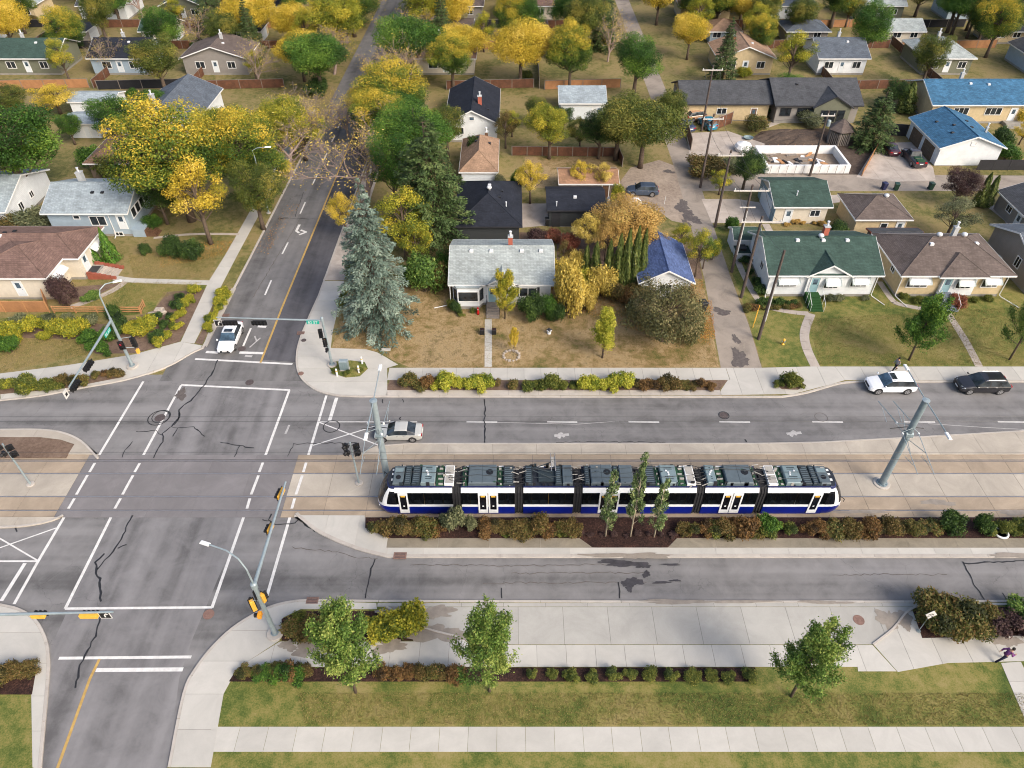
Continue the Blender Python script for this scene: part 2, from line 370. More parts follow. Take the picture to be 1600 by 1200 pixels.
def thing(name, label, cat, loc=(0, 0, 0), rz=0.0, group=None):
    o = bpy.data.objects.new(name, None); C.objects.link(o); o.empty_display_size = .3
    o.location = loc; o.rotation_euler = (0, 0, rz)
    return tag(o, label, cat, group)
def struct(o): o['kind'] = 'structure'; return o
def stuff(o): o['kind'] = 'stuff'; return o
def copy_tree(o, parent=None):
    c = o.copy(); C.objects.link(c); c.parent = parent
    for ch in list(o.children): copy_tree(ch, c)
    return c
ORD = ['first', 'second', 'third', 'fourth', 'fifth', 'sixth', 'seventh', 'eighth', 'ninth', 'tenth', 'eleventh', 'twelfth', 'thirteenth', 'fourteenth', 'fifteenth', 'sixteenth', 'seventeenth', 'eighteenth', 'nineteenth', 'twentieth', 'twenty-first', 'twenty-second', 'twenty-third', 'twenty-fourth']
def smoothline(pts, n=6):
    """Catmull-Rom through the points"""
    pts = [Vector(p[:2]) for p in pts]; out = []
    for i in range(len(pts) - 1):
        p0, p1, p2, p3 = pts[max(i - 1, 0)], pts[i], pts[i + 1], pts[min(i + 2, len(pts) - 1)]
        for k in range(n):
            t = k / n
            out.append(.5 * ((2 * p1) + (p2 - p0) * t + (2 * p0 - 5 * p1 + 4 * p2 - p3) * t * t + (3 * p1 - p0 - 3 * p2 + p3) * t ** 3))
    out.append(pts[-1]); return out
def G(pts, z=0.0): return [P(u, v, z).xy for u, v in pts]
def text_part(name, txt, mat, parent, loc, rot, size):
    cu = bpy.data.curves.new(name, 'FONT'); cu.body = txt; cu.size = size; cu.align_x = 'CENTER'; cu.align_y = 'CENTER'; cu.extrude = .004
    tmp = bpy.data.objects.new(name, cu); C.objects.link(tmp); bpy.context.view_layer.update()
    me = bpy.data.meshes.new_from_object(tmp.evaluated_get(bpy.context.evaluated_depsgraph_get())); bpy.data.objects.remove(tmp)
    me.materials.clear(); me.materials.append(MATS[mat]); o = link(name, me, parent, loc); o.rotation_euler = rot; return o

# ------------------------------------------------------------------ leaves
rng = np.random.default_rng(11)
def leaf_mesh(name, c, nrm, size, tone, aspect=.55, axis=None):
    """one small four-cornered leaf per point"""
    k = len(c); nrm = nrm / (np.linalg.norm(nrm, axis=1, keepdims=True) + 1e-9)
    r = rng.normal(size=(k, 3)) if axis is None else axis + rng.normal(size=(k, 3)) * .25
    t = r - nrm * np.sum(r * nrm, axis=1, keepdims=True); t /= (np.linalg.norm(t, axis=1, keepdims=True) + 1e-9)
    b = np.cross(nrm, t); sz = (size * rng.uniform(.6, 1.35, (k, 1)))
    fold = nrm * sz * .14
    v = np.empty((k, 4, 3)); v[:, 0] = c - t * sz; v[:, 1] = c + b * sz * aspect + fold; v[:, 2] = c + t * sz; v[:, 3] = c - b * sz * aspect + fold
    me = bpy.data.meshes.new(name)
    me.vertices.add(k * 4); me.vertices.foreach_set('co', v.reshape(-1))
    me.loops.add(k * 4); me.loops.foreach_set('vertex_index', np.arange(k * 4, dtype=np.int32))
    me.polygons.add(k); me.polygons.foreach_set('loop_start', np.arange(0, k * 4, 4, dtype=np.int32))
    at = me.attributes.new('tone', 'FLOAT', 'POINT'); at.data.foreach_set('value', np.repeat(np.clip(tone, 0, 1), 4).astype(np.float32))
    me.update(calc_edges=True); return me
def blob_leaves(centres, radii, per, size, up=.35, tonesd=.15, clumpsd=.23, base=.5, squash=.8, shell=.55, grad=None, zmin=None):
    cs, ns, ts = [], [], []
    for c, r in zip(centres, radii):
        k = max(6, int(per * r * r)); d = rng.normal(size=(k, 3)); d /= np.linalg.norm(d, axis=1, keepdims=True)
        rr = r * (shell + (1 - shell) * rng.uniform(0, 1, (k, 1)) ** .6) * rng.uniform(.82, 1.12, (k, 1))
        p = d * rr; p[:, 2] *= squash; p = p + np.array(c)
        cs.append(p); ns.append(d * .8 + rng.normal(size=(k, 3)) * .6 + np.array([0, 0, up]))
        ts.append(base + rng.normal() * clumpsd + rng.normal(size=k) * tonesd)
    c = np.concatenate(cs); n = np.concatenate(ns); t = np.concatenate(ts)
    if grad is not None: t = t + grad * (c[:, 2] - c[:, 2].mean()) / (np.ptp(c[:, 2]) + 1e-6)
    if zmin is not None:
        k = c[:, 2] > zmin; c, n, t = c[k], n[k], t[k]
    return c, n, t
def broadleaf_proto(seed, h=10.0, rad=4.2, trunk=.3, clumps=34, cr=(1.0, 1.7), per=95, size=.2, base_h=.28, grad=0.0, top_heavy=.0, squash=.8, shell=.55, crown_sq=1.0, base_tone=.5, tsd=.13):
    """trunk and limbs, with leaf clumps carried at the limb ends"""
    global rng; rng = np.random.default_rng(seed); rd = random.Random(seed)
    zc = h * (base_h + 1) / 2; hz = h * (1 - base_h) / 2 * crown_sq
    cen, rds = [], []; tries = 0; lobes = [v / np.linalg.norm(v) for v in rng.normal(size=(7, 3))]; ls = rng.uniform(.5, 1.0, 7)
    while len(cen) < clumps and tries < 4000:
        tries += 1
        d = rng.normal(size=3); d /= np.linalg.norm(d); q = rng.uniform(.35, 1.0) ** .5
        rr = rng.uniform(*cr); q *= .62 + .5 * max(s_ * max(0.0, float(d @ l_)) ** 2 for l_, s_ in zip(lobes, ls))
        p = np.array([d[0] * (rad - rr * .7) * q, d[1] * (rad - rr * .7) * q, zc + d[2] * (hz - rr * .6) * q + top_heavy])
        if all(np.linalg.norm((p - o) / np.array([1, 1, .85])) > .62 * (rr + r2) * .62 for o, r2 in zip(cen, rds)): cen.append(p); rds.append(rr)
    c, n, t = blob_leaves(cen, rds, per, size, grad=grad, squash=squash, shell=shell, base=base_tone, tonesd=tsd)
    crown = leaf_mesh('crown_%d' % seed, c, n, size, t)
    b = MB(); fork = h * base_h * 1.05
    b.tube([(0, 0, -.1), (.03, .02, fork * .5), (0, 0, fork), (.05, -.04, h * .62), (0, 0, h * .86)], [trunk * 1.25, trunk, trunk * .85, trunk * .4, .03], 8)
    for p in cen:
        z0 = min(max(fork * .85, p[2] - rd.uniform(.9, 2.4)), h * .7); s = Vector((0, 0, z0)); e = Vector(p)
        mid = s.lerp(e, .5) + Vector((rd.uniform(-.2, .2), rd.uniform(-.2, .2), rd.uniform(-.3, .15)))
        b.tube([s, mid, e], [trunk * .38 * (1 - z0 / h * .6), trunk * .22, .02], 5, cap=False)
    return b.mesh('trunk_%d' % seed, ['bark'], True), crown
def conifer_proto(seed, h=14.0, rad=3.6, whorls=26, perw=9, size=.2, droop=.25, base_h=.06, spray=46, power=.85, gap=.35):
    global rng; rng = np.random.default_rng(seed); rd = random.Random(seed)
    cs, ns, ax, ts = [], [], [], []; b = MB()
    b.tube([(0, 0, -.1), (0, 0, h * .5), (0, 0, h * .97)], [rad * .085, rad * .05, .02], 7)
    for i in range(whorls):
        f = i / (whorls - 1); z = h * (base_h + (1 - base_h) * f ** .95); rr = rad * (1 - f) ** power + .12
        for j in range(perw if f < .8 else 5):
            a = 2 * math.pi * (j + rd.random() * .8) / perw + i * .7; L = rr * rd.uniform(.72, 1.12); lift = .35 * f
            d = np.array([math.cos(a), math.sin(a), 0.0]); tone = .5 + rd.gauss(0, .16)
            k = max(26, int(spray * L / rad * 1.25) + 4); s = rng.uniform(.22, 1.0, k) ** .75
            side = rng.uniform(-1, 1, k) * (.24 + .3 * (1 - s)) * min(L, 2.2) * .62
            zz = z + L * s * lift - droop * L * s ** 1.6 + .18 * L * np.maximum(0, s - .75) + rng.normal(size=k) * .05 * (1 + .3 * L) - np.abs(side) * .12
            p = np.outer(s * L, d) + np.outer(side, np.array([-d[1], d[0], 0])); p[:, 2] += zz
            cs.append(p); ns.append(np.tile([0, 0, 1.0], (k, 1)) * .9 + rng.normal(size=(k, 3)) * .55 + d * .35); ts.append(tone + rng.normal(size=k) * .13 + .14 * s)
            ax.append(np.tile(d, (k, 1)) + np.outer(np.sign(side) * .7, np.array([-d[1], d[0], 0])) + np.array([0, 0, -.15]))
            b.tube([(0, 0, z), tuple(d * L * .55 + np.array([0, 0, z + L * .5 * lift - droop * L * .28])), tuple(d * L * .92 + np.array([0, 0, z + L * .9 * lift - droop * L * .8]))], [.05, .03, .01], 3, cap=False)
    me = leaf_mesh('needles_%d' % seed, np.concatenate(cs), np.concatenate(ns), size, np.concatenate(ts), .34, np.concatenate(ax))
    return b.mesh('trunk_%d' % seed, ['bark'], True), me
def column_proto(seed, h=5.0, rad=.7, n=2600, size=.11, power=.6, base=.02, lumps=5):
    """dense upright evergreen"""
    global rng; rng = np.random.default_rng(seed)
    f = rng.uniform(0, 1, n) ** 1.1; a = rng.uniform(0, 2 * math.pi, n)
    lob = 1 + .13 * np.sin(a * lumps + f * 7) + .1 * np.sin(a * 2 + f * 17)
    r = rad * np.minimum(1, (f / .12 + .35)) * (1 - f) ** power * lob * rng.uniform(.72, 1.08, n)
    c = np.stack([r * np.cos(a), r * np.sin(a), h * (base + (1 - base) * f)], 1)
    nn = np.stack([np.cos(a), np.sin(a), np.full(n, .25)], 1) + rng.normal(size=(n, 3)) * .45
    t = .5 + .18 * np.sin(a * lumps + f * 7) + rng.normal(size=n) * .15
    me = leaf_mesh('column_%d' % seed, c, nn, size, t, .42, np.tile([0, 0, 1.0], (n, 1)))
    b = MB(); b.tube([(0, 0, -.05), (0, 0, h * .8)], [rad * .14, .02], 6)
    return b.mesh('trunk_%d' % seed, ['bark'], True), me
def poplar_proto(seed, h=6.2, rad=.85, size=.1):
    """narrow young tree: steep branches close to a pale stem"""
    global rng; rng = np.random.default_rng(seed); rd = random.Random(seed)
    b = MB(); lean = rd.uniform(-.1, .1)
    b.tube([(0, 0, -.05), (lean, 0, h * .5), (lean * 1.5, 0, h * .97)], [.085, .06, .012], 7)
    cen, rds = [], []
    for i in range(44):
        f = .17 + .8 * i / 43; a = rd.uniform(0, 6.28); L = rad * (1.05 - .75 * f) * rd.uniform(.45, 1.0)
        e = Vector((lean * f * 1.5 + math.cos(a) * L, math.sin(a) * L, h * f + L * .9))
        if e.z > h: e.z = h
        b.tube([(lean * f * 1.4, 0, h * f - .15), e], [.028, .008], 4, cap=False); cen.append(np.array(e)); rds.append(rd.uniform(.22, .38) * (1.12 - .45 * f))
    c, n, t = blob_leaves(cen, rds, 640, size, squash=1.25, shell=.25, grad=.1)
    return b.mesh('trunk_%d' % seed, ['bark_pale'], True), leaf_mesh('crown_%d' % seed, c, n, size, t)
def young_proto(seed, h=5.0, rad=1.75, nb=30, per=260, size=.052, base_h=.22):
    """young street tree: rising shoots, leaves set along each of them"""
    global rng; rng = np.random.default_rng(seed); rd = random.Random(seed); b = MB(); cs, ts = [], []
    b.tube([(0, 0, -.05), (.04, .02, h * .45), (0, 0, h * .92)], [.075, .055, .012], 7)
    def shoot(p, d, L, r, k, tone):
        e1 = p + d * L * .55; d2 = (d + Vector((0, 0, .5))).normalized(); e2 = e1 + d2 * L * .45
        b.tube([p, e1, e2], [r, r * .6, .006], 4, cap=False)
        t = rng.uniform(.15, 1.0, k) ** .8; P0, P1, P2 = np.array(p), np.array(e1), np.array(e2)
        q = np.where((t < .55)[:, None], P0 + (P1 - P0) * (t / .55)[:, None], P1 + (P2 - P1) * ((t - .55) / .45)[:, None])
        cs.append(q + rng.normal(size=(k, 3)) * (.15 * (1.15 - .6 * t))[:, None]); ts.append(tone + rng.normal(size=k) * .2 + .12 * t); return e1, d2
    for i in range(nb):
        f = base_h + (.86 - base_h) * i / (nb - 1); a = i * 2.4 + rd.uniform(-.4, .4); tilt = rd.uniform(.5, 1.05) * (1.15 - .5 * f)
        d = Vector((math.cos(a) * math.sin(tilt), math.sin(a) * math.sin(tilt), math.cos(tilt))); L = rad * rd.uniform(.75, 1.25) * (1.15 - .5 * f); tone = .5 + rd.gauss(0, .15)
        e, d2 = shoot(Vector((0, 0, h * f * .92)), d, L, .024, per, tone)
        for _ in range(3):
            dd = (d2 + Vector((rd.gauss(0, .5), rd.gauss(0, .5), rd.gauss(0, .3)))).normalized(); shoot(e, dd, L * rd.uniform(.35, .6), .012, per // 2, tone)
    c = np.concatenate(cs); c[:, 2] = np.minimum(c[:, 2], h * 1.02)
    return b.mesh('trunk_%d' % seed, ['bark'], True), leaf_mesh('crown_%d' % seed, c, rng.normal(size=(len(c), 3)) + np.array([0, 0, .5]), size, np.concatenate(ts))
def bare_proto(seed, h=11.0, spread=4.5, leaves=1100, trunk=.2):
    """open grey branching with the last leaves hanging on"""
    global rng; rng = np.random.default_rng(seed); rd = random.Random(seed); b = MB(); tips = []
    def grow(p, d, L, r, lev):
        q = p + d * L * .5 + Vector((rd.uniform(-.1, .1), rd.uniform(-.1, .1), rd.uniform(-.05, .1))) * L; e = q + (d + Vector((0, 0, .12))).normalized() * L * .5
        b.tube([p, q, e], [r, r * .8, r * .6], 5 if lev < 2 else 3, cap=False)
        if lev >= 5: tips.append(np.array(e)); return
        for _ in range(rd.choice((3, 3, 4)) if 0 < lev < 4 else (6 if not lev else 3)):
            nd = (d + Vector((rd.gauss(0, .55), rd.gauss(0, .55), rd.gauss(.05, .35)))).normalized()
            if nd.z < -.25: nd.z *= -.3
            grow(e if rd.random() < .6 else q, nd, L * rd.uniform(.56, .82), max(r * .55, .012), lev + 1)
    grow(Vector((0, 0, -.1)), Vector((0, 0, 1)), h * .3, trunk, 0)
    tp = np.array(tips); idx = rng.integers(0, len(tp), leaves)
    c = tp[idx] + rng.normal(size=(leaves, 3)) * .3
    return b.mesh('limbs_%d' % seed, ['twig'], True), leaf_mesh('crown_%d' % seed, c, rng.normal(size=(leaves, 3)), .085, .5 + rng.normal(size=leaves) * .25)
def shrub_proto(seed, rad=.8, h=1.0, n=2600, size=.06, lumps=9, spiky=0.0):
    """low mound of leaves on several stems"""
    global rng; rng = np.random.default_rng(seed); rd = random.Random(seed); cen, rds = [], []; b = MB()
    for i in range(lumps):
        a = 6.283 * i / lumps + rd.uniform(-.3, .3); q = rd.uniform(.25, .78) if i else 0
        p = np.array([math.cos(a) * rad * q, math.sin(a) * rad * q, h * rd.uniform(.42, .74) * (1 - .35 * q)]); cen.append(p); rds.append(rad * rd.uniform(.34, .5))
        b.tube([(p[0] * .15, p[1] * .15, -.04), tuple(p * .7), tuple(p + np.array([0, 0, rds[-1] * .5]))], [.025, .018, .006], 4, cap=False)
    k = n / sum(r * r for r in rds)
    c, nn, t = blob_leaves(cen, rds, k, size, squash=h / rad * .75, shell=.35, clumpsd=.14, tonesd=.2)
    if spiky:
        m = int(n * .3); i = rng.integers(0, len(cen), m); f = rng.uniform(.3, 1, (m, 1)); d = rng.normal(size=(m, 3)); d[:, 2] = np.abs(d[:, 2]) + .9; d /= np.linalg.norm(d, axis=1, keepdims=True)
        c = np.concatenate([c, np.array(cen)[i] + d * f * spiky]); nn = np.concatenate([nn, rng.normal(size=(m, 3))]); t = np.concatenate([t, .55 + rng.normal(size=m) * .2])
    c[:, 2] = np.maximum(c[:, 2], .03)
    return b.mesh('stems_%d' % seed, ['bark'], True), leaf_mesh('shrub_%d' % seed, c, nn, size, t)

GREEN_D, GREEN_M, GREEN_L = S(40, 58, 22, .8), S(68, 92, 30, .8), S(112, 138, 46, .8)
leaf('leaf_green', [S(38, 62, 26), S(58, 92, 34), S(86, 122, 46), S(124, 150, 58)])
leaf('leaf_deep', [S(34, 50, 28), S(52, 74, 36), S(74, 100, 46), S(104, 124, 58)])
leaf('leaf_yellowgreen', [S(78, 94, 34), S(124, 132, 44), S(170, 164, 54), S(208, 186, 66)])
leaf('leaf_yellow', [S(126, 126, 44), S(184, 162, 52), S(216, 186, 66), S(230, 204, 100)])
leaf('leaf_gold', [S(124, 114, 54), S(182, 160, 74), S(214, 188, 92), S(230, 208, 124)])
leaf('leaf_orange', [S(134, 112, 60), S(188, 152, 84), S(214, 178, 106), S(180, 168, 86)])
leaf('leaf_greengold', [S(50, 72, 30), S(78, 104, 40), S(122, 134, 48), S(194, 170, 56), S(226, 194, 76)])
leaf('leaf_olive', [S(52, 66, 30), S(80, 94, 40), S(112, 118, 52), S(152, 142, 66)])
leaf('leaf_greygreen', [S(70, 78, 56), S(100, 106, 76), S(126, 130, 94), S(146, 142, 108)])
leaf('leaf_rust', [S(54, 52, 30), S(82, 78, 42), S(108, 94, 52), S(130, 104, 64), S(102, 114, 54)])
leaf('leaf_rust_green', [S(54, 58, 32), S(78, 84, 42), S(104, 104, 52), S(134, 104, 64), S(112, 126, 60)])
leaf('leaf_rust_red', [S(60, 48, 32), S(94, 74, 44), S(122, 92, 54), S(138, 104, 64), S(92, 98, 50)])
leaf('leaf_maroon', [S(50, 38, 40), S(74, 54, 54), S(96, 74, 70), S(112, 98, 80)])
leaf('leaf_red', [S(100, 58, 46), S(136, 80, 64), S(160, 100, 78), S(128, 110, 72)])
leaf('needle_blue', [S(50, 66, 58), S(80, 98, 86), S(114, 132, 118), S(150, 164, 148)], .1)
leaf('needle_green', [S(34, 48, 28), S(52, 70, 38), S(76, 96, 52), S(104, 118, 70)], .1)
leaf('needle_cedar', [S(50, 66, 32), S(76, 92, 42), S(104, 114, 56), S(130, 130, 70)], .1)
leaf('needle_bright', [S(42, 70, 24), S(64, 100, 34), S(90, 126, 44), S(116, 146, 60)], .1)
leaf('leaf_fresh', [S(52, 78, 34), S(80, 110, 48), S(114, 140, 64), S(158, 168, 88)])
leaf('leaf_lime', [S(96, 114, 38), S(140, 150, 50), S(182, 178, 62), S(212, 200, 92)])
leaf('leaf_apple', [S(64, 68, 42), S(94, 94, 58), S(120, 116, 76), S(146, 130, 92)])
leaf('leaf_poplar', [S(62, 78, 50), S(88, 108, 64), S(118, 136, 84), S(154, 162, 106)])
leaf('grass_blade', [S(104, 104, 58), S(146, 132, 82), S(176, 154, 108)], .2)
PROTO = {
 'broad_a': broadleaf_proto(1, 10, 4.4, .3, 44, (.9, 1.6), 380, .09),
 'broad_b': broadleaf_proto(2, 10, 4.2, .28, 50, (.75, 1.4), 400, .088, grad=.0),
 'broad_c': broadleaf_proto(3, 10, 4.6, .26, 46, (.9, 1.7), 380, .09, crown_sq=.95),
 'broad_grad': broadleaf_proto(4, 10, 4.6, .27, 60, (.8, 1.45), 480, .08, grad=.8, base_tone=.38),
 'broad_loose': broadleaf_proto(5, 8, 3.0, .18, 38, (.5, 1.0), 430, .075, shell=.25),
 'young': young_proto(6),
 'young_b': young_proto(7, 5.0, 1.85, 28),
 'young_spire': young_proto(8, 4.6, .95, 28, 170, .055, .2),
 'apple': broadleaf_proto(9, 5.2, 4.0, .2, 64, (.6, 1.1), 240, .08, base_h=.1, shell=.25),
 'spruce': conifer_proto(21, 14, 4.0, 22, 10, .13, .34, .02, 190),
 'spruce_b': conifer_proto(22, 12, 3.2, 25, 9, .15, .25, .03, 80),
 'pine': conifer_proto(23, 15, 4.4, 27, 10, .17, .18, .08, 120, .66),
 'column_a': column_proto(31, 5.0, .7, 3200), 'column_b': column_proto(32, 5.0, .72, 3200, lumps=4), 'cone': column_proto(33, 3.4, .85, 2600, .1, .95),
 'poplar_a': poplar_proto(41), 'poplar_b': poplar_proto(42, 6.6, .9), 'poplar_c': poplar_proto(43, 5.9, .8),
 'bare_a': bare_proto(51), 'bare_b': bare_proto(52, 10, 4, 1300),
 'shrub_a': shrub_proto(61), 'shrub_b': shrub_proto(62, lumps=7), 'shrub_c': shrub_proto(63, .85, 1.05, 2600, .06, 10, .4), 'shrub_d': shrub_proto(64, .8, .95, 2600, .058, 8, .45),
 'bush_a': shrub_proto(65, 1.6, 2.4, 6500, .085, 13), 'bush_b': shrub_proto(66, 1.7, 2.2, 6500, .085, 14),
}
def plant(name, proto, label, cat, loc, lm, sx=1.0, sz=1.0, rz=None, group=None, sy=None, trunkname='trunk', crownname='crown'):
    t, c = PROTO[proto]
    e = thing(name, label, cat, loc, 0, group)
    e.rotation_euler = (0, 0, random.uniform(0, 6.28) if rz is None else rz)
    e.scale = (sx, sy or sx, sz)
    link(trunkname, t, e)
    o = link(crownname, c, e)
    if not c.materials: c.materials.append(MATS['leaf_green'])
    o.material_slots[0].link = 'OBJECT'; o.material_slots[0].material = MATS[lm]
    return e
def tree_px(name, proto, label, u, v, vtop, half_px, lm, nom_h, nom_r, group=None, cat='tree', **k):
    """tree standing at ground row v whose tip is seen at row vtop"""
    b = P(u, v, .1); h = HT(v, vtop); r = PXM(v - (v - vtop) * .45, half_px)
    return plant(name, proto, label, cat, b, lm, r / nom_r, h / nom_h, group=group, **k)
# ------------------------------------------------------------------ the setting
ZL, ZS = .10, .118           # lawn level, pavement level (road surface is 0)
struct(MB().sheet([(-3000, -600), (3000, -600), (3000, 4000), (-3000, 4000)], -.06).build('ground', 'lawn'))
FAR = 330
def along(u, v, y, z=0):     # continue a line of the avenue up the street
    p = P(u, v, z); return Vector((p.x + .013 * (y - p.y), y))
wk = G([(318, 545), (345, 497), (368, 450), (394, 400)])
west_kerb = [along(394, 400, FAR), along(394, 400, 120)] + wk[::-1]
east_kerb = [along(497, 462, FAR), along(497, 462, 120), P(497, 462).xy]
road = struct(MB().sheet([(-180, 2), (220, 2), (220, 56), (-180, 56)], 0.0).build('road', 'asphalt_main'))
av_w, av_e = along(394, 400, 54.5), along(497, 462, 54.5)
struct(MB().sheet([(av_w.x - 3, 55), (av_e.x + 6, 55), (along(497, 462, FAR).x + 1, FAR), (along(394, 400, FAR).x - 1, FAR)], .004).build('avenue', 'asphalt_avenue'))
avenue = bpy.data.objects['avenue']
for q in ([(286, 602), (451, 610), (411, 722), (220, 722)], [(173, 806), (382, 806), (300, 1000), (280, 1060), (262, 1200), (66, 1200), (80, 1010)]): MB().sheet(G(q), .0045).build('junction_surface', 'asphalt_junction', road)
# darker resurfaced northbound lane
yc = [along(441, 480, FAR), along(441, 480, 120), P(441, 480).xy, P(407, 567).xy]
MB().sheet([yc[0], yc[1], yc[2], P(409, 562).xy, P(462, 566).xy, P(468, 540).xy, P(482, 492).xy, east_kerb[2], east_kerb[1], east_kerb[0]], .008).build('resurfaced_lane', 'asphalt_dark', avenue)

def inset(line, w, side=1):
    out = []
    for i, p in enumerate(line):
        d = (line[min(i + 1, len(line) - 1)] - line[max(i - 1, 0)]).normalized(); out.append(Vector((p.x - d.y * w * side, p.y + d.x * w * side)))
    return out
def raised(name, outline, mat, z=ZL):
    return struct(MB().prism(outline, -.3, z).build(name, mat))
# north-east block
ne_corner = smoothline(G([(497, 462), (480, 500), (467, 532), (462, 558), (464, 580), (474, 597), (494, 611), (524, 619), (560, 621)]), 4)
ne_south = G([(560, 621), (1140, 622), (1222, 622)]) + smoothline(G([(1222, 622), (1262, 615), (1312, 601), (1348, 598)]), 4)[1:]
ne_edge = east_kerb[:2] + ne_corner + ne_south[1:] + [Vector((200, P(1600, 597).y))]
raised('lawn', inset(ne_edge, .12) + [(200, FAR)], 'lawn')
# north-west block
nw_edge = [Vector((-180, P(0, 627).y - .2))] + smoothline(G([(0, 627), (62, 620), (125, 608), (200, 594), (262, 574), (300, 553), (318, 545)]), 4) + wk[1:] + [along(394, 400, 120), along(394, 400, FAR)]
raised('lawn', inset(nw_edge, .12) + [(-180, FAR)], 'lawn')
# south-east block
se_edge = [P(262, 1200).xy] + smoothline(G([(262, 1200), (285, 1085), (304, 1045), (335, 1006), (372, 974), (420, 948), (462, 938), (500, 937)]), 4) + G([(590, 938), (1000, 939), (1440, 939), (1600, 938)]) + [Vector((200, P(1600, 938).y))]
raised('lawn', inset(se_edge, .12, -1) + [(200, 2), (P(240, 1200).x, 2)], 'green_lawn')
# south-west block
sw_edge = [Vector((-180, P(0, 943).y))] + smoothline(G([(0, 943), (32, 951), (58, 968), (74, 998), (79, 1030), (77, 1075), (66, 1200)]), 4)
raised('lawn', inset(sw_edge, .12, -1) + [(P(60, 1200).x, 2), (-180, 2)], 'green_lawn')

# kerbs in cast lengths
def kerb_run(pts, w, ztop, mat, parent, inner, step=3.0, name='kerb_stone', z0=-.05):
    """cut a kerb line into cast lengths with open joints"""
    pts = [Vector(p[:2]) for p in pts]
    acc = [0]
    for a, b in zip(pts, pts[1:]): acc.append(acc[-1] + (b - a).length)
    def at(s):
        for i in range(len(pts) - 1):
            if s <= acc[i + 1] or i == len(pts) - 2:
                t = (s - acc[i]) / max(1e-6, acc[i + 1] - acc[i]); return pts[i].lerp(pts[i + 1], t)
    n = max(1, int(acc[-1] / step)); st = acc[-1] / n
    for i in range(n):
        s0, s1 = i * st + .012, (i + 1) * st - .012
        mid = [s0] + [a for a in acc if s0 + .05 < a < s1 - .05] + [s1]
        MB().kerb([at(s) for s in mid], w, z0, ztop, 0, inner).build(name, mat, parent)
kerbs = struct(link('kerb', None))
KW = .22
kerb_run([p for p in east_kerb[1:]] , KW, .125, 'concrete_kerb', kerbs, 1, 6)
kerb_run(ne_corner, KW, .125, 'concrete_kerb', kerbs, 1)
kerb_run(ne_south[:4] + ne_south[4:] + [Vector((110, P(1600, 597).y))], KW, .125, 'concrete_kerb', kerbs, 1, 4)
kerb_run([p for p in nw_edge if p.x > -80 and p.y < 125], KW, .125, 'concrete_kerb', kerbs, 1, 3.5)
kerb_run([p for p in se_edge if p.x < 100], KW, .125, 'concrete_kerb', kerbs, -1, 3)
kerb_run([p for p in sw_edge if p.x > -80], KW, .125, 'concrete_kerb', kerbs, -1, 3)

# pavements cut into slabs
def clip(poly, axis, val, keep_less):
    out = []; n = len(poly)
    for i in range(n):
        a, b = poly[i], poly[(i + 1) % n]; da = (a[axis] - val) * (1 if keep_less else -1); db = (b[axis] - val) * (1 if keep_less else -1)
        if da <= 0: out.append(a)
        if (da < 0) != (db < 0) and abs(da - db) > 1e-9:
            t = da / (da - db); out.append(Vector((a[0] + (b[0] - a[0]) * t, a[1] + (b[1] - a[1]) * t)))
    return out
def slabs(poly, parent, mat, step, axis=0, z=ZS, gap=.02, name='slab', z0=.02, cross=None, mats=None):
    """split a pavement outline into slabs separated by open joints"""
    poly = [Vector(p[:2]) for p in poly]
    lo, hi = min(p[axis] for p in poly), max(p[axis] for p in poly); n = max(1, round((hi - lo) / step)); st = (hi - lo) / n
    for i in range(n):
        q = clip(clip(poly, axis, lo + i * st + gap / 2, False), axis, lo + (i + 1) * st - gap / 2, True)
        if len(q) < 3: continue
        if cross: 
            l2, h2 = min(p[1 - axis] for p in q), max(p[1 - axis] for p in q); m = max(1, round((h2 - l2) / cross)); s2 = (h2 - l2) / m
            qs = [clip(clip(q, 1 - axis, l2 + j * s2 + gap / 2, False), 1 - axis, l2 + (j + 1) * s2 - gap / 2, True) for j in range(m)]
        else: qs = [q]
        for r in qs:
            if len(r) >= 3: MB().prism([tuple(p) for p in r], z0, z).build(name, mat, parent)
def pavement(name, poly, mat, step, axis=0, z=ZS, joint='soil', **k):
    base = struct(MB().sheet(poly, z - .014).build(name, joint))
    slabs(poly, base, mat, step, axis, z, **k); return base
simple('joint', S(120, 112, 104, .6), .9, .2, 5, world=True)
yk = P(800, 621).y + KW
yw0, yw1 = P(800, 595).y, P(800, 576).y
# corner apron, north-east
nec = inset(ne_corner, KW + .01)
apron = [p for p in nec if p.y < 78] + [Vector((P(605, 620).x, yk + .01)), Vector((P(605, 577).x, yw1)), P(622, 571).xy, P(604, 560).xy, P(590, 552).xy, P(572, 547).xy, P(517, 545).xy, P(520, 520).xy, P(533, 465).xy, P(538, 440).xy, P(505, 440).xy]
pavement('sidewalk', apron, 'concrete', 2.0, 1, joint='joint')
# path beside the avenue further up: older, browner
pavement('sidewalk', [P(505, 439).xy, P(538, 439).xy, along(538, 439, 80), along(538, 439, 128), along(514, 439, 128), along(508, 439, 80)], 'concrete_old', 2.2, 1, joint='joint')
# north side walk along the tram street
pavement('sidewalk', [(P(605, 595).x, yw0), (P(1140, 595).x, yw0), (P(1140, 595).x, yw1), (P(605, 595).x, yw1)], 'concrete', 1.75, joint='joint')
pavement('sidewalk', [(P(605, 611).x, yk + .01), (P(1125, 611).x, yk + .01), (P(1125, 611).x, P(800, 611).y), (P(605, 611).x, P(800, 611).y)], 'concrete_kerb', 3.0, joint='joint')
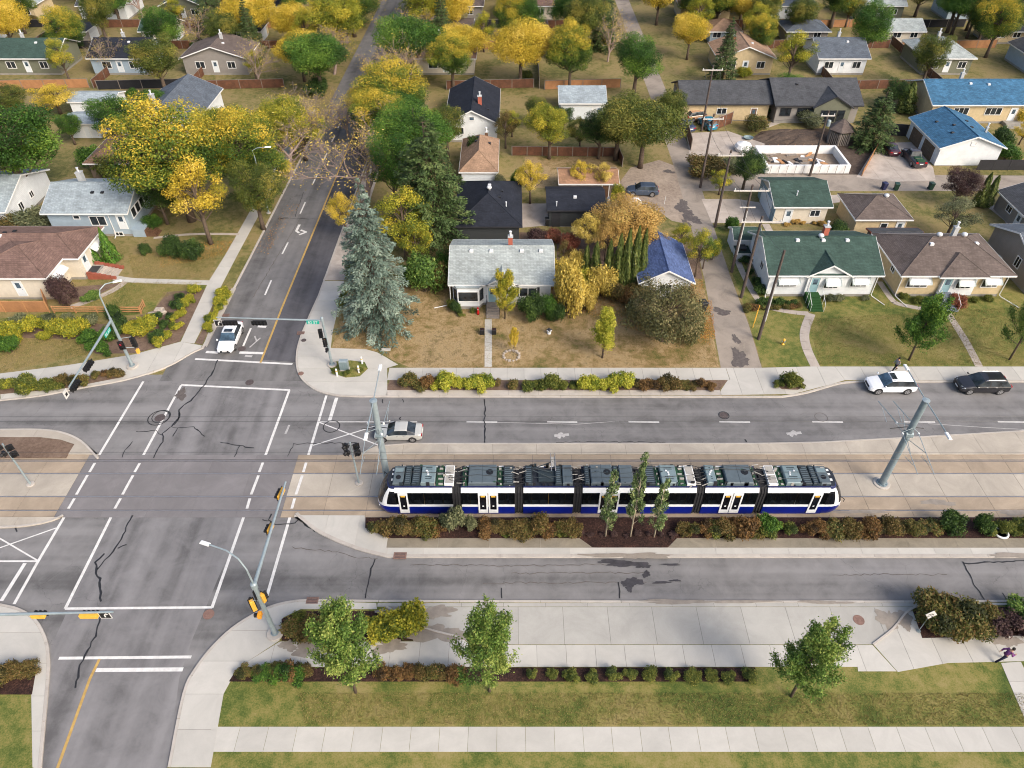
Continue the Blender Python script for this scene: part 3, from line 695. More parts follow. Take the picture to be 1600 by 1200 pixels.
# alley mouth and the walk on to the right
xm = P(1140, 595).x + .03
mouth = [Vector((xm, yw1))] + G([(1190, 576), (1262, 574)]) + [Vector((P(1306, 578).x - .02, P(1450, 574).y)), Vector((P(1321, 597).x - .02, P(1450, 597.5).y + KW + .02)), P(1300, 601).xy] + [Vector((P(1240, 619).x, P(1240, 619).y + KW))] + [Vector((P(1126, 620).x, yk + .01)), Vector((P(1126, 611).x, P(800, 611).y)), Vector((xm - .25, yw0 - .03)), Vector((xm, yw0))]
pavement('sidewalk', mouth, 'concrete', 2.2, joint='joint')
ytop = P(1450, 574).y; ybot = P(1450, 597.5).y + KW + .02
pavement('sidewalk', [(P(1321, 597).x, ybot), (92, ybot), (92, ytop), (P(1306, 578).x, ytop)], 'concrete', 2.6, joint='joint')
# planting strip behind the kerb
bed = struct(MB().prism([(P(605, 595).x + .05, P(800, 611).y + .02), (P(1125, 611).x - .1, P(800, 611).y + .02), (P(1140, 595).x - .2, yw0 - .02), (P(605, 595).x + .3, yw0 - .02)], .05, .112).build('planting_bed', 'soil'))
struct(MB().prism(G([(1206, 598), (1222, 608), (1247, 609), (1258, 601), (1244, 592), (1220, 592)], .12), .05, .128).build('planting_bed', 'soil'))
struct(MB().prism(G([(513, 572), (520, 583), (540, 590), (562, 588), (575, 576), (570, 566), (548, 563), (522, 565)], .12), .05, .128).build('planting_bed', 'green_lawn'))
# north-west pavements
nwk = [p for p in inset(nw_edge, KW + .01) if P(0, 640).x < p.x]
pavement('sidewalk', G([(0, 585), (105, 572), (210, 555), (283, 535), (304, 539), (316, 541)]) + [p for p in inset([q for q in nw_edge if q.y < P(317, 546).y and q.x > -53], KW + .01)][::-1] + [P(0, 626).xy + Vector((0, KW))], 'concrete', 2.2, joint='joint')
pavement('sidewalk', [P(283, 535).xy, P(327, 440).xy, P(352, 400).xy, along(368, 372, P(368, 372).y), along(368, 372, 125), along(386, 372, 125), P(386, 372).xy, P(371, 400).xy, P(345, 450).xy, P(318, 510).xy, P(304, 538).xy], 'concrete', 1.9, 1, joint='joint')
pavement('sidewalk', [P(317, 540).xy + Vector((.1, .1)), P(332, 505).xy, P(362, 452).xy, P(369, 451).xy, P(346, 497).xy, P(323, 543).xy], 'concrete_kerb', 2.0, 1, joint='joint')
struct(MB().prism(G([(0, 599), (105, 593), (192, 578), (193, 589), (100, 607), (0, 616)], .12), .05, .128).build('planting_bed', 'soil'))
struct(MB().sheet(G([(305, 536), (320, 509), (347, 450), (361, 451), (331, 505), (316, 538)], .12), .108).build('planting_bed', 'soil'))
struct(MB().sheet(G([(0, 510), (60, 498), (180, 508), (240, 485), (262, 456), (322, 452), (300, 500), (280, 534), (210, 552), (150, 553), (120, 530), (0, 527)], .1), .106).build('planting_bed', 'soil'))
# south side: sidewalk, driveway apron, beds
sek = [p for p in inset(se_edge, KW + .01, -1)]
fk = P(800, 939).y - KW - .02
pavement('sidewalk', [p for p in sek if p.x < P(500, 937).x + .3 and p.y > 17] + [Vector((P(589, 938).x, fk)), Vector((P(589, 955).x, P(800, 953).y)), P(470, 953).xy, P(443, 966).xy, P(437, 1002).xy, Vector((P(372, 1045).x, P(800, 1045).y)), P(350, 1085).xy, P(330, 1200).xy], 'concrete', 2.3, 1, joint='joint')
dx0, dx1 = P(585, 950).x, P(1442, 943).x
pavement('driveway_apron', [(P(590, 945).x, P(800, 949).y), (P(590, 945).x, fk), (dx1, fk), (dx1, P(800, 949).y)], 'concrete_front', 3.2, joint='joint')
pavement('driveway_apron', [P(660, 976).xy, P(606, 950).xy, Vector((dx0 + .8, P(800, 949.6).y)), Vector((P(1432, 945).x, P(800, 949.6).y)), P(1414, 957).xy, P(1396, 980).xy, P(1366, 1004).xy, Vector((P(1362, 1007).x, P(800, 1008).y)), Vector((P(735, 1008).x, P(800, 1008).y)), P(716, 991).xy], 'concrete_front', 3.3, joint='joint')
walk_n, walk_s = P(800, 1009).y, P(800, 1043).y
pavement('sidewalk', [(P(440, 1003).x, P(800, 1003.5).y), (P(655, 1003).x, P(800, 1003.5).y), P(662, 980).xy, P(716, 993).xy, (P(735, 1008).x, walk_n), (P(1362, 1008).x, walk_n), (P(1400, 1050).x, P(1400, 1050).y), (P(1340, 1050).x, P(1340, 1050).y), (P(1340, 1045).x, walk_s), (P(374, 1045).x, walk_s), P(437, 1004).xy], 'concrete', 2.1, joint='joint')
pavement('sidewalk', [P(1363, 1007).xy, P(1398, 981).xy, P(1416, 958).xy, P(1425, 955).xy, P(1440, 998).xy, P(1600, 994).xy, Vector((60, P(1600, 994).y)), Vector((60, P(1600, 1034).y)), P(1600, 1034).xy, P(1480, 1037).xy, P(1402, 1051).xy], 'concrete', 2.3, joint='joint')
pavement('sidewalk', [Vector((P(1441, 943).x, fk)), Vector((70, fk)), Vector((70, P(1600, 948.5).y)), P(1450, 946.5).xy, P(1430, 952).xy], 'concrete', 2.4, joint='joint')
kerb_run(smoothline(G([(604, 947), (640, 966), (668, 981), (718, 994)], .1), 3), .16, .19, 'concrete_kerb', kerbs, -1, 2.0)
kerb_run(smoothline(G([(1362, 1006), (1394, 981), (1414, 956), (1438, 943)], .1), 3), .16, .2, 'concrete_kerb', kerbs, -1, 2.0)
struct(MB().prism(G([(440, 1001), (440, 967), (470, 955), (598, 955), (654, 977), (650, 1001)], .12), .05, .13).build('planting_bed', 'mulch'))
struct(MB().prism(G([(1427, 956), (1450, 947), (1600, 949), (1720, 949), (1720, 992), (1600, 993), (1441, 997)], .12), .05, .13).build('planting_bed', 'mulch'))
struct(MB().prism([(P(372, 1046).x, walk_s - .05), (P(1180, 1046).x, walk_s - .05), (P(1180, 1060).x, P(800, 1066).y), (P(360, 1060).x, P(800, 1066).y)], .05, .128).build('planting_bed', 'mulch'))
pavement('sidewalk', G([(1564, 1036), (1595, 1034), (1640, 1130), (1604, 1130)], .1), 'concrete', 1.5, 1, joint='joint')
pavement('sidewalk', [(-20.2, 18.7), (70, 18.7), (70, 20.3), (-20.2, 20.3)], 'concrete', 1.9, z=.111, joint='joint')
struct(MB().prism(G([(0, 1048), (52, 1033), (56, 1050), (50, 1085), (0, 1085)], .12), .05, .13).build('planting_bed', 'mulch'))
pavement('sidewalk', [p for p in inset([q for q in sw_edge if q.x > -45], KW + .01, -1)] + [P(52, 1200).xy, P(50, 1086).xy, P(56, 1050).xy, P(52, 1032).xy, P(0, 1047).xy, P(-60, 1040).xy, P(-60, 945).xy], 'concrete', 2.3, 1, joint='joint')

# ------------------------------------------------------------------ tram reservation
yN0, yN1 = P(800, 740).y, P(800, 720.5).y      # northern track rails
yS0, yS1 = P(800, 797.5).y, P(800, 776).y      # southern track rails
xw, xe = P(112, 760).x, P(452, 760).x
def track(poly, mat, step, axis=0, z=.02, name='track_bed'):
    return pavement(name, poly, mat, step, axis, z, joint='joint', z0=-.02, gap=.025)
zt = .02
for (a, b, mat, stp) in (((yS0 - .75, yS0 - .07), None, 'track_slab_rust', 4), ((yS0 + .07, yS1 - .07), None, 'track_slab_rust', 4), ((yS1 + .07, yN0 - .07), None, 'track_slab', 4), ((yN0 + .07, yN1 - .07), None, 'track_slab_rust', 4), ((yN1 + .07, yN1 + .75), None, 'track_slab_rust', 4)):
    track([(xe, a[0]), (110, a[0]), (110, a[1]), (xe, a[1])], mat, 3.6)
    track([(-110, a[0]), (xw, a[0]), (xw, a[1]), (-110, a[1])], mat, 3.6)
    track([(xw + .02, a[0]), (xe - .02, a[0]), (xe - .02, a[1]), (xw + .02, a[1])], 'crossing_slab', 3.9, z=.012)
for y in (yN0, yN1, yS0, yS1):
    r = struct(MB().box(-110, y - .036, -.03, 110, y + .036, .024).build('rail', 'rail_steel'))
    MB().box(-110, y - .069, -.03, 110, y - .037, .006).build('groove', 'rail_groove', r)
    MB().box(-110, y + .037, -.03, 110, y + .069, .006).build('groove', 'rail_groove', r)
yb = yN1 + .76
# paved strip between the tram and the northern road
pavement('median', [(P(560, 705).x, yb), (110, yb), (110, P(1600, 672).y + .3), P(1600, 673).xy, P(1430, 683).xy, P(1280, 691).xy, P(1180, 693).xy, P(640, 693).xy, P(590, 697).xy], 'track_slab', 4.2, z=.1, joint='joint', z0=-.05)
kerb_run(G([(590, 697), (640, 693), (1180, 693), (1280, 691), (1430, 683), (1600, 673), (1720, 668)]), .18, .125, 'concrete_kerb', kerbs, -1, 4)
# western refuge island
wi = smoothline(G([(-120, 672), (0, 671), (62, 671), (100, 676), (130, 690), (155, 716)]), 4)
pavement('median', wi + [Vector((P(150, 717).x, yb)), Vector((wi[0].x, yb))], 'track_slab', 4, z=.11, joint='joint', z0=-.05)
kerb_run(wi, .2, .13, 'concrete_kerb', kerbs, -1, 3)
struct(MB().prism(G([(-120, 683), (0, 683), (62, 683), (95, 687), (116, 694), (103, 715), (-120, 715)], .12), .05, .128).build('planting_bed', 'soil'))
wj = smoothline(G([(100, 806.5), (84, 814), (50, 822), (0, 826), (-120, 828)]), 4)
pavement('median', [Vector((P(100, 806).x, yS0 - .76)), *wj[1:], Vector((wj[-1].x, yS0 - .76))], 'track_slab', 4, z=.09, joint='joint', z0=-.05)
kerb_run(wj, .2, .12, 'concrete_kerb', kerbs, -1, 3)
# eastern median with its planting bed
ym = yS0 - .77
ei = smoothline(G([(461, 804), (470, 813), (500, 835), (553, 858), (605, 872)]), 4)
gut = P(800, 872).y
med = struct(MB().prism([tuple(p) for p in ei] + [(110, gut), (110, ym), (P(461, 804).x, ym)], -.2, .09).build('median', 'concrete_kerb'))
kerb_run(ei + [Vector((P(640, 874).x, gut)), Vector((100, gut))], .3, .12, 'concrete_kerb', kerbs, 1, 3)
ymb, ymw = P(800, 842).y, P(800, 857).y
slabs(G([(464, 806), (482, 820), (512, 837), (560, 858), (604, 866), (606, 842), (570, 826), (570, 806.5)]), med, 'concrete', 2.4, 0, .104, z0=.05)
slabs([(P(606, 857).x, gut + .32), (100, gut + .32), (100, ymw), (P(606, 857).x, ymw)], med, 'concrete', 3.0, 0, .104, z0=.05)
n0, n1 = P(925, 850).x, P(1042, 850).x
slabs([(P(606, 842).x, ymw + .02), (n0 - .02, ymw + .02), (n0 - 1.0, ymb), (P(606, 842).x, ymb)], med, 'concrete_wet', 4.0, 0, .106, z0=.05)
slabs([(n1 + .02, ymw + .02), (100, ymw + .02), (100, ymb), (n1 + .9, ymb)], med, 'concrete_wet', 4.0, 0, .106, z0=.05)
struct(MB().prism([(P(572, 806).x, ym - .05), (100, ym - .05), (100, ymb + .01), (n1 + .9, ymb + .01), (n1, ymw + .03), (n0, ymw + .03), (n0 - 1.0, ymb + .01), (P(608, 842).x, ymb + .01), P(571, 826).xy], .05, .13).build('planting_bed', 'mulch'))

# ------------------------------------------------------------------ yards, alley, paths
alley_l = G([(1126, 576), (1113, 505), (1101, 440), (1088, 385), (1072, 330), (1056, 270)])
alley_r = G([(1190, 576), (1170, 510), (1140, 430), (1118, 365), (1104, 320), (1096, 296)])
xr = alley_r[-1].x
alley = struct(MB().sheet(alley_l + [Vector((alley_l[-1].x + .3, 130)), Vector((alley_l[-1].x + .6, FAR)), Vector((xr + 1.2, FAR)), Vector((xr + .8, 130)), Vector((xr + .6, 101)), (110, 100.0), (110, 95.6), Vector((xr, 95.6))] + alley_r[::-1], .108).build('alley', 'alley_paving'))
struct(MB().sheet(G([(958, 318), (968, 285), (985, 262), (1030, 250), (1062, 262), (1075, 318), (1084, 352), (1050, 345), (1020, 325)], .1), .104).build('parking_pad', 'gravel'))
pavement('driveway', G([(1096, 311), (1152, 311), (1196, 318), (1206, 345), (1150, 349), (1112, 348)], .1), 'concrete_old', 3.0, z=.116, joint='joint')
pavement('driveway', G([(1338, 277), (1372, 224), (1425, 222), (1458, 262), (1462, 282), (1400, 284)], .1), 'concrete_old', 3.2, z=.116, joint='joint')
pavement('driveway', G([(1078, 244), (1072, 208), (1138, 205), (1196, 225), (1168, 244)], .1), 'concrete_old', 3.4, z=.116, joint='joint')
pavement('driveway', G([(1296, 305), (1350, 302), (1358, 308), (1300, 318)], .1), 'concrete_old', 3.4, z=.116, joint='joint')
struct(MB().sheet(G([(1150, 232), (1190, 205), (1290, 200), (1330, 216), (1374, 225), (1340, 282), (1150, 282)], .1), .106).build('building_plot', 'dark_dirt'))
struct(MB().sheet(G([(519, 543), (537, 468), (560, 455), (700, 440), (880, 440), (1010, 430), (1098, 436), (1124, 574), (660, 576), (640, 574), (612, 562), (594, 550)], .1), .104).build('front_yard', 'dry_lawn'))
struct(MB().sheet(G([(1160, 440), (1600, 440), (1750, 440), (1750, 573), (1192, 574), (1176, 505)], .1), .105).build('front_yard', 'green_lawn'))
struct(MB().sheet(G([(180, 440), (330, 440), (322, 452), (256, 456), (236, 490), (120, 498), (0, 505), (0, 498), (130, 480)], .1), .104).build('front_yard', 'green_lawn'))
struct(MB().sheet(G([(820, 245), (972, 245), (962, 300), (820, 292)], .1), .104).build('back_yard', 'dry_lawn'))
struct(MB().sheet(G([(700, 360), (1086, 370), (1098, 436), (870, 440), (870, 380)], .1), .103).build('back_yard', 'soil'))
struct(MB().sheet(G([(1108, 355), (1140, 355), (1196, 480), (1210, 574), (1192, 574), (1150, 440)], .1), .107).build('verge', 'green_lawn'))
PZ = [0.0]
def path(pts, w, mat='concrete', n=5, step=1.4, z=.114, sm=True, name='garden_path'):
    """garden path laid in slabs"""
    PZ[0] += .0012; z = z + PZ[0]; ln = smoothline(pts, n) if sm else [Vector(p[:2]) for p in pts]
    base = struct(MB().strip(ln, w, z - .006).build(name, 'joint'))
    acc = [0]
    for a, b in zip(ln, ln[1:]): acc.append(acc[-1] + (b - a).length)
    def at(s):
        for i in range(len(ln) - 1):
            if s <= acc[i + 1] + 1e-6: return ln[i].lerp(ln[i + 1], (s - acc[i]) / max(1e-6, acc[i + 1] - acc[i]))
        return ln[-1]
    k = max(1, round(acc[-1] / step)); st = acc[-1] / k
    for i in range(k):
        s0, s1 = i * st + .012, (i + 1) * st - .012; q = [at(s0), at((s0 + s1) / 2), at(s1)]; L, Q = [], []
        for j, p in enumerate(q):
            d = (q[min(j + 1, 2)] - q[max(j - 1, 0)]).normalized(); m = Vector((-d.y, d.x)) * w / 2; L.append(tuple(p + m)); Q.append(tuple(p - m))
        MB().prism(L + Q[::-1], .06, z).build('slab', mat, base)
    return base
path(G([(763, 575), (763, 500)]), .78, 'concrete', sm=False)
path(G([(1274, 573), (1261, 545), (1257, 520), (1267, 490)], .1), 1.0, 'concrete_old')
path(G([(1264, 490), (1240, 488), (1200, 480), (1182, 465), (1160, 425), (1150, 400)], .1), .75, 'concrete_old')
path(G([(1530, 573), (1507, 530), (1478, 485)], .1), .8, 'concrete_old')
path(G([(1475, 484), (1440, 482), (1408, 476), (1395, 470), (1374, 440)], .1), .7, 'concrete_old')
path(G([(332, 442), (260, 440), (205, 438), (180, 434)], .1), .95, 'concrete')
path(G([(196, 440), (180, 452), (150, 466), (110, 480)], .1), .8, 'concrete_old')
path(G([(374, 366), (300, 366), (240, 372)], .1), .5, 'concrete_old')
path(G([(1208, 372), (1196, 350)], .1), 1.0, 'concrete_old', sm=False)
path(G([(1190, 200), (1240, 182), (1270, 170)], .1), 1.1, 'concrete_old', sm=False)
path(G([(1545, 320), (1576, 345), (1590, 372)], .1), 1.1, 'concrete_old', sm=False)
struct(MB().sheet(G([(805, 318), (856, 318), (858, 352), (812, 356)], .1), .108).build('patio', 'concrete_old'))
struct(MB().sheet(G([(100, 452), (118, 448), (180, 443), (196, 440), (150, 462), (108, 476)], .1), .107).build('planting_bed', 'soil'))

# ------------------------------------------------------------------ painted markings
def mark(pts, wpx_m, mat='paint_white', z=.008, name='road_marking', parent=None, zz=0):
    return MB().strip(G(pts), wpx_m, z).build(name, mat, parent or road)
W = .24
for seg in ([(224, 596), (152, 716)], [(148.5, 723.5), (140, 738)], [(137, 742.5), (119.5, 773)], [(116.5, 779), (107, 795)], [(101.5, 806), (59, 878), (22, 944)],
            [(283, 602), (222, 715)], [(218.5, 724), (210.5, 738)], [(208, 743), (191.5, 773)], [(188.5, 779), (179.5, 795)], [(175, 805), (102, 951)],
            [(452, 610), (414, 714)], [(411, 723), (405, 738)], [(404, 743), (392.5, 773)], [(390.5, 779), (386, 795)], [(382.5, 803), (331, 950)],
            [(510, 618), (481, 714)], [(478.5, 723), (474, 738)], [(472.5, 743), (462.5, 773)], [(460.5, 779), (456, 795)], [(454.5, 803), (416, 935)]):
    mark(seg, W, z=.03 if 718 < seg[0][1] < 800 else .008)
mark([(283, 601.5), (453, 609.5)], W, z=.0095); mark([(102, 951), (332, 949)], .2, z=.0095)
mark([(305, 561), (457, 569)], .26, z=.014); mark([(92, 1028.5), (299, 1026.5)], .22); mark([(150, 1047), (286, 1046)], .3)
mark([(526, 621.5), (515, 657)], .34)
mark([(499, 659), (652, 659)], .16, z=.0125)
for a, b in ((729, 777), (855, 902), (982, 1030), (1124, 1172), (1269, 1317), (1413, 1461), (1559, 1607)): mark([(a, 659), (b, 659.5)], .17)
mark([(777, 660), (900, 663), (967, 658)], .05, 'paint_faded'); mark([(1450, 662), (1540, 668), (1600, 671)], .07, 'paint_faded')
mark([(499, 660), (595, 697)], .12, z=.0095); mark([(489, 696), (592, 664)], .12, z=.011)
mark([(-40, 818), (59, 876)], .12, z=.0095); mark([(-40, 870), (88, 825)], .12, z=.011); mark([(-60, 877), (58, 877)], .16, z=.0125); mark([(39, 880), (2, 939)], .3)
mark([(452, 664), (446, 678)], .2, 'paint_faded')
for cx, cy in ((877, 680), (1240, 677)):      # worn lane symbols
    mark([(cx - 11, cy + 1), (cx + 12, cy - 1)], .32, 'paint_faded'); mark([(cx + 1, cy - 4), (cx - 4, cy + 5)], .3, 'paint_faded', .0095); mark([(cx - 4, cy - 3), (cx + 5, cy + 3)], .22, 'paint_faded', .011)
# avenue
def amark(pts, w, mat='paint_white', z=.016): return MB().strip(G(pts), w, z).build('road_marking', mat, avenue)
amark([(322, 550), (341, 551)], .38); amark([(374, 551), (412, 552)], .38); amark([(380, 541), (392, 513)], .22); amark([(383, 556), (394, 557)], .3, 'paint_faded')
for a, b in (((424, 438), (414, 461)), ((450, 379), (441, 397)), ((477, 316), (469, 334)), ((496, 272), (489, 287)), ((511, 239), (506, 250)), ((523, 213), (518, 222)), ((532, 192), (528, 200))): amark([a, b], .2)
MB().strip(yc, .22, .017).build('road_marking', 'paint_yellow', avenue)
amark([(155.5, 1030), (140, 1062), (90, 1200)], .2, 'paint_yellow')
amark([(468, 351), (463, 361), (467.5, 364)], .34); amark([(470, 359.5), (479, 363)], .3, z=.018); amark([(479, 362.6), (467.5, 367)], .3, z=.02)   # turn arrow
amark([(398, 525), (401, 533)], .16, 'paint_faded'); amark([(407, 528), (390, 543)], .16, 'paint_faded', .018); amark([(403, 510), (416, 511)], .34)

# ------------------------------------------------------------------ tar seams, lids, damp patches
def seam(pts, w=.11, mat='tar', parent=None, z=.018):
    w *= .78
    """poured crack sealant with a wavering edge"""
    ln = G(pts); out = []; ws = []
    for a, b in zip(ln, ln[1:]):
        n = max(2, int((b - a).length / .35))
        for i in range(n):
            q = a.lerp(b, i / n); out.append(q + Vector((random.uniform(-.09, .09), random.uniform(-.09, .09)))); ws.append(w * random.uniform(.6, 1.35))
    out.append(ln[-1]); ws.append(w)
    return MB().strip(out, ws, z).build('crack_seal', mat, parent or road)
for pts, w in (([(341, 562), (333, 582), (318, 603), (298, 626), (279, 640), (280, 652), (268, 667)], .17), ([(268, 667), (255, 677), (254, 690), (240, 716)], .14),
            ([(280, 645), (278, 656), (272, 664)], .12), ([(270, 668), (302, 667), (313, 675), (320, 682)], .13), ([(277, 668), (270, 682)], .12), ([(211, 675), (243, 673), (254, 680)], .1),
            ([(206, 691), (196, 703), (191, 715)], .1), ([(343, 692), (372, 696), (397, 700)], .12), ([(373, 697), (366, 714)], .12),
            ([(206, 805), (195, 830), (178, 862), (163, 876), (152, 890)], .16), ([(183, 857), (198, 851)], .16), ([(163, 865), (148, 880), (150, 890), (156, 905), (158, 940)], .2), ([(158, 962), (148, 995), (126, 1040), (118, 1075)], .16),
            ([(425, 803), (420, 813), (410, 812)], .14), ([(420, 813), (432, 819), (445, 820), (460, 817), (470, 810)], .15), ([(470, 812), (492, 831)], .18),
            ([(587, 873), (580, 890), (576, 912), (571, 935)], .13), ([(785, 917), (784, 935)], .12), ([(965, 910), (968, 935)], .12), ([(1503, 878), (1522, 912), (1538, 937)], .13), ([(1505, 880), (1560, 878), (1640, 877)], .14), ([(1565, 927), (1572, 937)], .13),
            ([(758, 624), (757, 650), (757, 692)], .16), ([(867, 691), (920, 690), (1040, 691)], .08), ([(449, 713), (459, 694), (500, 692), (560, 693)], .09), ([(1164, 686), (1166, 691)], .16), ([(599, 630), (598, 624)], .12), ([(630, 630), (629, 624)], .1),
            ([(625, 657), (626, 652)], .16), ([(26, 830), (24, 824)], .16)):
    seam(pts, w)
for pts in ([(455, 855), (480, 858), (520, 862), (560, 871), (590, 873)], [(640, 883), (700, 883), (800, 884), (960, 882), (1010, 882)], [(755, 911), (850, 911), (960, 910), (1010, 910)], [(800, 896), (960, 895), (1010, 896)], [(1300, 899), (1380, 897), (1480, 898)]):
    seam(pts, .07, 'tar_worn')
seam([(395, 465), (470, 340)], .1, 'tar_worn', avenue, .016); seam([(450, 340), (435, 342), (500, 342)], .12, 'tar', avenue, .016); seam([(460, 340), (474, 300)], .1, 'tar', avenue, .016)
def ring(u, v, r, w, mat='tar', parent=None, z=.02):
    c = P(u, v); pts = [(c.x + r * math.cos(t * .314), c.y + r * math.sin(t * .314)) for t in range(21)]
    return MB().strip(pts, w, z).build('seal_ring', mat, parent or road)
def lid(u, v, r, mat='iron_lid', z=.016, parent=None):
    c = P(u, v); m = MB(); m.lathe([(r, -.02), (r, .012), (r * .9, .016), (r * .88, .006), (r * .3, .006), (r * .28, .014), (.02, .014)], (c.x, c.y, z), 18)
    return m.build('manhole_cover', mat, parent or road)
ring(248, 653, 1.0, .1); ring(252, 651, .86, .08); lid(250, 653, .5); lid(390, 597.5, .42); ring(518, 666.5, .78, .09); lid(1131, 649, .42); ring(1131, 649, .5, .07); lid(326, 960, .42, 'rusty_lid'); lid(378, 545, .42, parent=avenue)
lid(1341, 970, .42, 'rusty_lid', .122); lid(470.5, 585, .3, 'rusty_lid', .13); lid(475, 533, .28, 'iron_lid', .13); lid(1131, 490, .5, parent=alley, z=.12); ring(1283, 652, .6, .05, 'tar_worn')
for u, v, s in ((353, 492, .5), (625, 868, .7), (488, 938, .62), (470, 520, .55)):
    c = P(u, v, .13); m = MB(); m.box(c.x - s * .75, c.y - s * .45, .08, c.x + s * .75, c.y + s * .45, .134)
    d = m.build('storm_drain', 'rusty_lid', kerbs)
    for k in range(4): MB().box(c.x - s * .6, c.y - s * .33 + k * s * .2, .135, c.x + s * .6, c.y - s * .26 + k * s * .2, .142).build('grate_bar', 'iron_lid', d)
def puddle(u, v, rx, ry, mat, z, parent, seed, k=26):
    rd = random.Random(seed); c = P(u, v, z); ph = [rd.uniform(0, 6.28) for _ in range(3)]
    pts = []
    for i in range(k * 2):
        t = math.pi * i / k; q = 1 + .22 * math.sin(2 * t + ph[0]) + .18 * math.sin(3 * t + ph[1]) + .13 * math.sin(7 * t + ph[2]) + rd.uniform(-.12, .12)
        pts.append((c.x + rx * q * math.cos(t), c.y + ry * q * math.sin(t)))
    return MB().sheet(pts, z).build('damp_patch', mat, parent)
dz = struct(link('damp_ground', None))
for i, (u, v, a, b, m, z) in enumerate(((988, 909, .75, .4, 'damp_asphalt', .02), (972, 880, 1.9, .3, 'damp_asphalt', .02), (1006, 884, .5, .25, 'damp_asphalt', .02), (1010, 897, .3, .3, 'damp_asphalt', .021), (984, 918, .3, .35, 'damp_asphalt', .022), (1035, 910, .8, .09, 'damp_asphalt', .022), (1048, 882, .9, .08, 'damp_asphalt', .022), (1055, 907, .4, .1, 'damp_asphalt', .022),
        (668, 957, 2.0, .55, 'damp', .126), (682, 990, 1.9, .75, 'damp', .126), (610, 1010, 1.2, .5, 'damp', .126), (480, 1012, 1.1, .55, 'damp', .126), (450, 1009, .6, .4, 'damp', .126), (610, 955, 1.0, .35, 'damp', .126),
        (1392, 968, .9, .9, 'damp', .126), (1415, 968, .5, .7, 'damp', .126), (1560, 1000, .6, .35, 'damp', .126), (1578, 1002, .7, .45, 'damp', .126), (1060, 940, 3.2, .16, 'damp', .128), (1160, 940, 2.6, .12, 'damp', .128), (1290, 941, 2.0, .14, 'damp', .128), (1340, 800, 2.6, .18, 'damp', .026), (1465, 785, 1.4, .3, 'damp', .026), (1590, 800, 1.6, .3, 'damp', .026), (1157, 562, .9, 1.2, 'tar_worn', .113), (1149, 550, .4, .7, 'tar_worn', .113), (283, 616, .55, .75, 'tar_worn', .02), (1066, 322, .9, 1.6, 'tar_worn', .112), (1074, 334, .8, 1.3, 'tar_worn', .112), (1084, 343, 1.0, .9, 'tar_worn', .1125), (1073, 350, .5, 1.0, 'tar_worn', .1125), (985, 868, 3.0, .3, 'damp', .124), (1590, 868, 2.0, .25, 'damp', .124),
        (1150, 430 + 100, .35, .8, 'tar_worn', .113), (1128, 487, .8, .7, 'tar_worn', .113), (1078, 292, 1.3, .7, 'damp', .113), (1045, 268, .9, .5, 'tar_worn', .113))):
    puddle(u, v, a, b, m, z + i * .0005, dz, 100 + i)
# ------------------------------------------------------------------ houses
ROOF = {}
for nm, c in dict(grey=(176, 184, 182), green=(70, 92, 84), brown=(116, 104, 98), navy=(46, 50, 60), tan=(170, 140, 116), redbrown=(136, 110, 100), blue=(72, 118, 152), royal=(94, 112, 156), palegrey=(168, 180, 186), brownhip=(140, 112, 94), orange=(172, 134, 106), charcoal=(86, 88, 92), slate=(104, 112, 122)).items():
    shingle('roof_' + nm, S(*c, .72), .24 if nm in ('blue', 'royal') else .14, .26)
siding('wall_white', S(232, 236, 238, .86)); siding('wall_cream', S(226, 212, 184, .8), 5, depth=.02); simple('wall_stucco', S(206, 186, 148, .8), .9, .12, 2.2, bump=.25); simple('wall_cream_stucco', S(222, 212, 194, .8), .9, .08, 2, bump=.2)
siding('wall_blue', S(170, 188, 202, .8)); siding('wall_dark', S(64, 68, 70, .7)); siding('wall_grey', S(158, 152, 146, .76)); siding('wall_teal', S(150, 176, 186, .78)); siding('wall_brown', S(126, 110, 96, .74)); siding('wall_green', S(126, 128, 108, .76))
simple('trim_white', S(238, 238, 236, .86), .5, .05, 2); simple('trim_dark', S(58, 58, 62, .7), .6, .1, 2); simple('foundation', S(162, 158, 150, .74), .9, .14, 2); simple('door_white', S(226, 232, 236, .85), .4, .05, 3); simple('door_teal', S(152, 186, 194, .8), .4, .06, 3); simple('door_brown', S(118, 88, 68, .7), .6, .2, 3); simple('roof_vent_metal', S(222, 224, 226, .84), .4, .08, 4); simple('green_carpet', S(40, 84, 38, .75), .95, .2, 8); simple('step_grey', S(132, 140, 150, .74), .8, .15, 3); simple('awning_white', S(240, 242, 242, .88), .5, .04, 3); simple('awning_rib', S(196, 214, 208, .84), .5, .05, 3); simple('chimney_brick', S(186, 104, 84, .76), .9, .2, 8, bump=.3); simple('chimney_grey', S(190, 192, 192, .8), .7, .1, 4); simple('garage_door_wood', S(124, 104, 84, .74), .8, .25, 2.2)

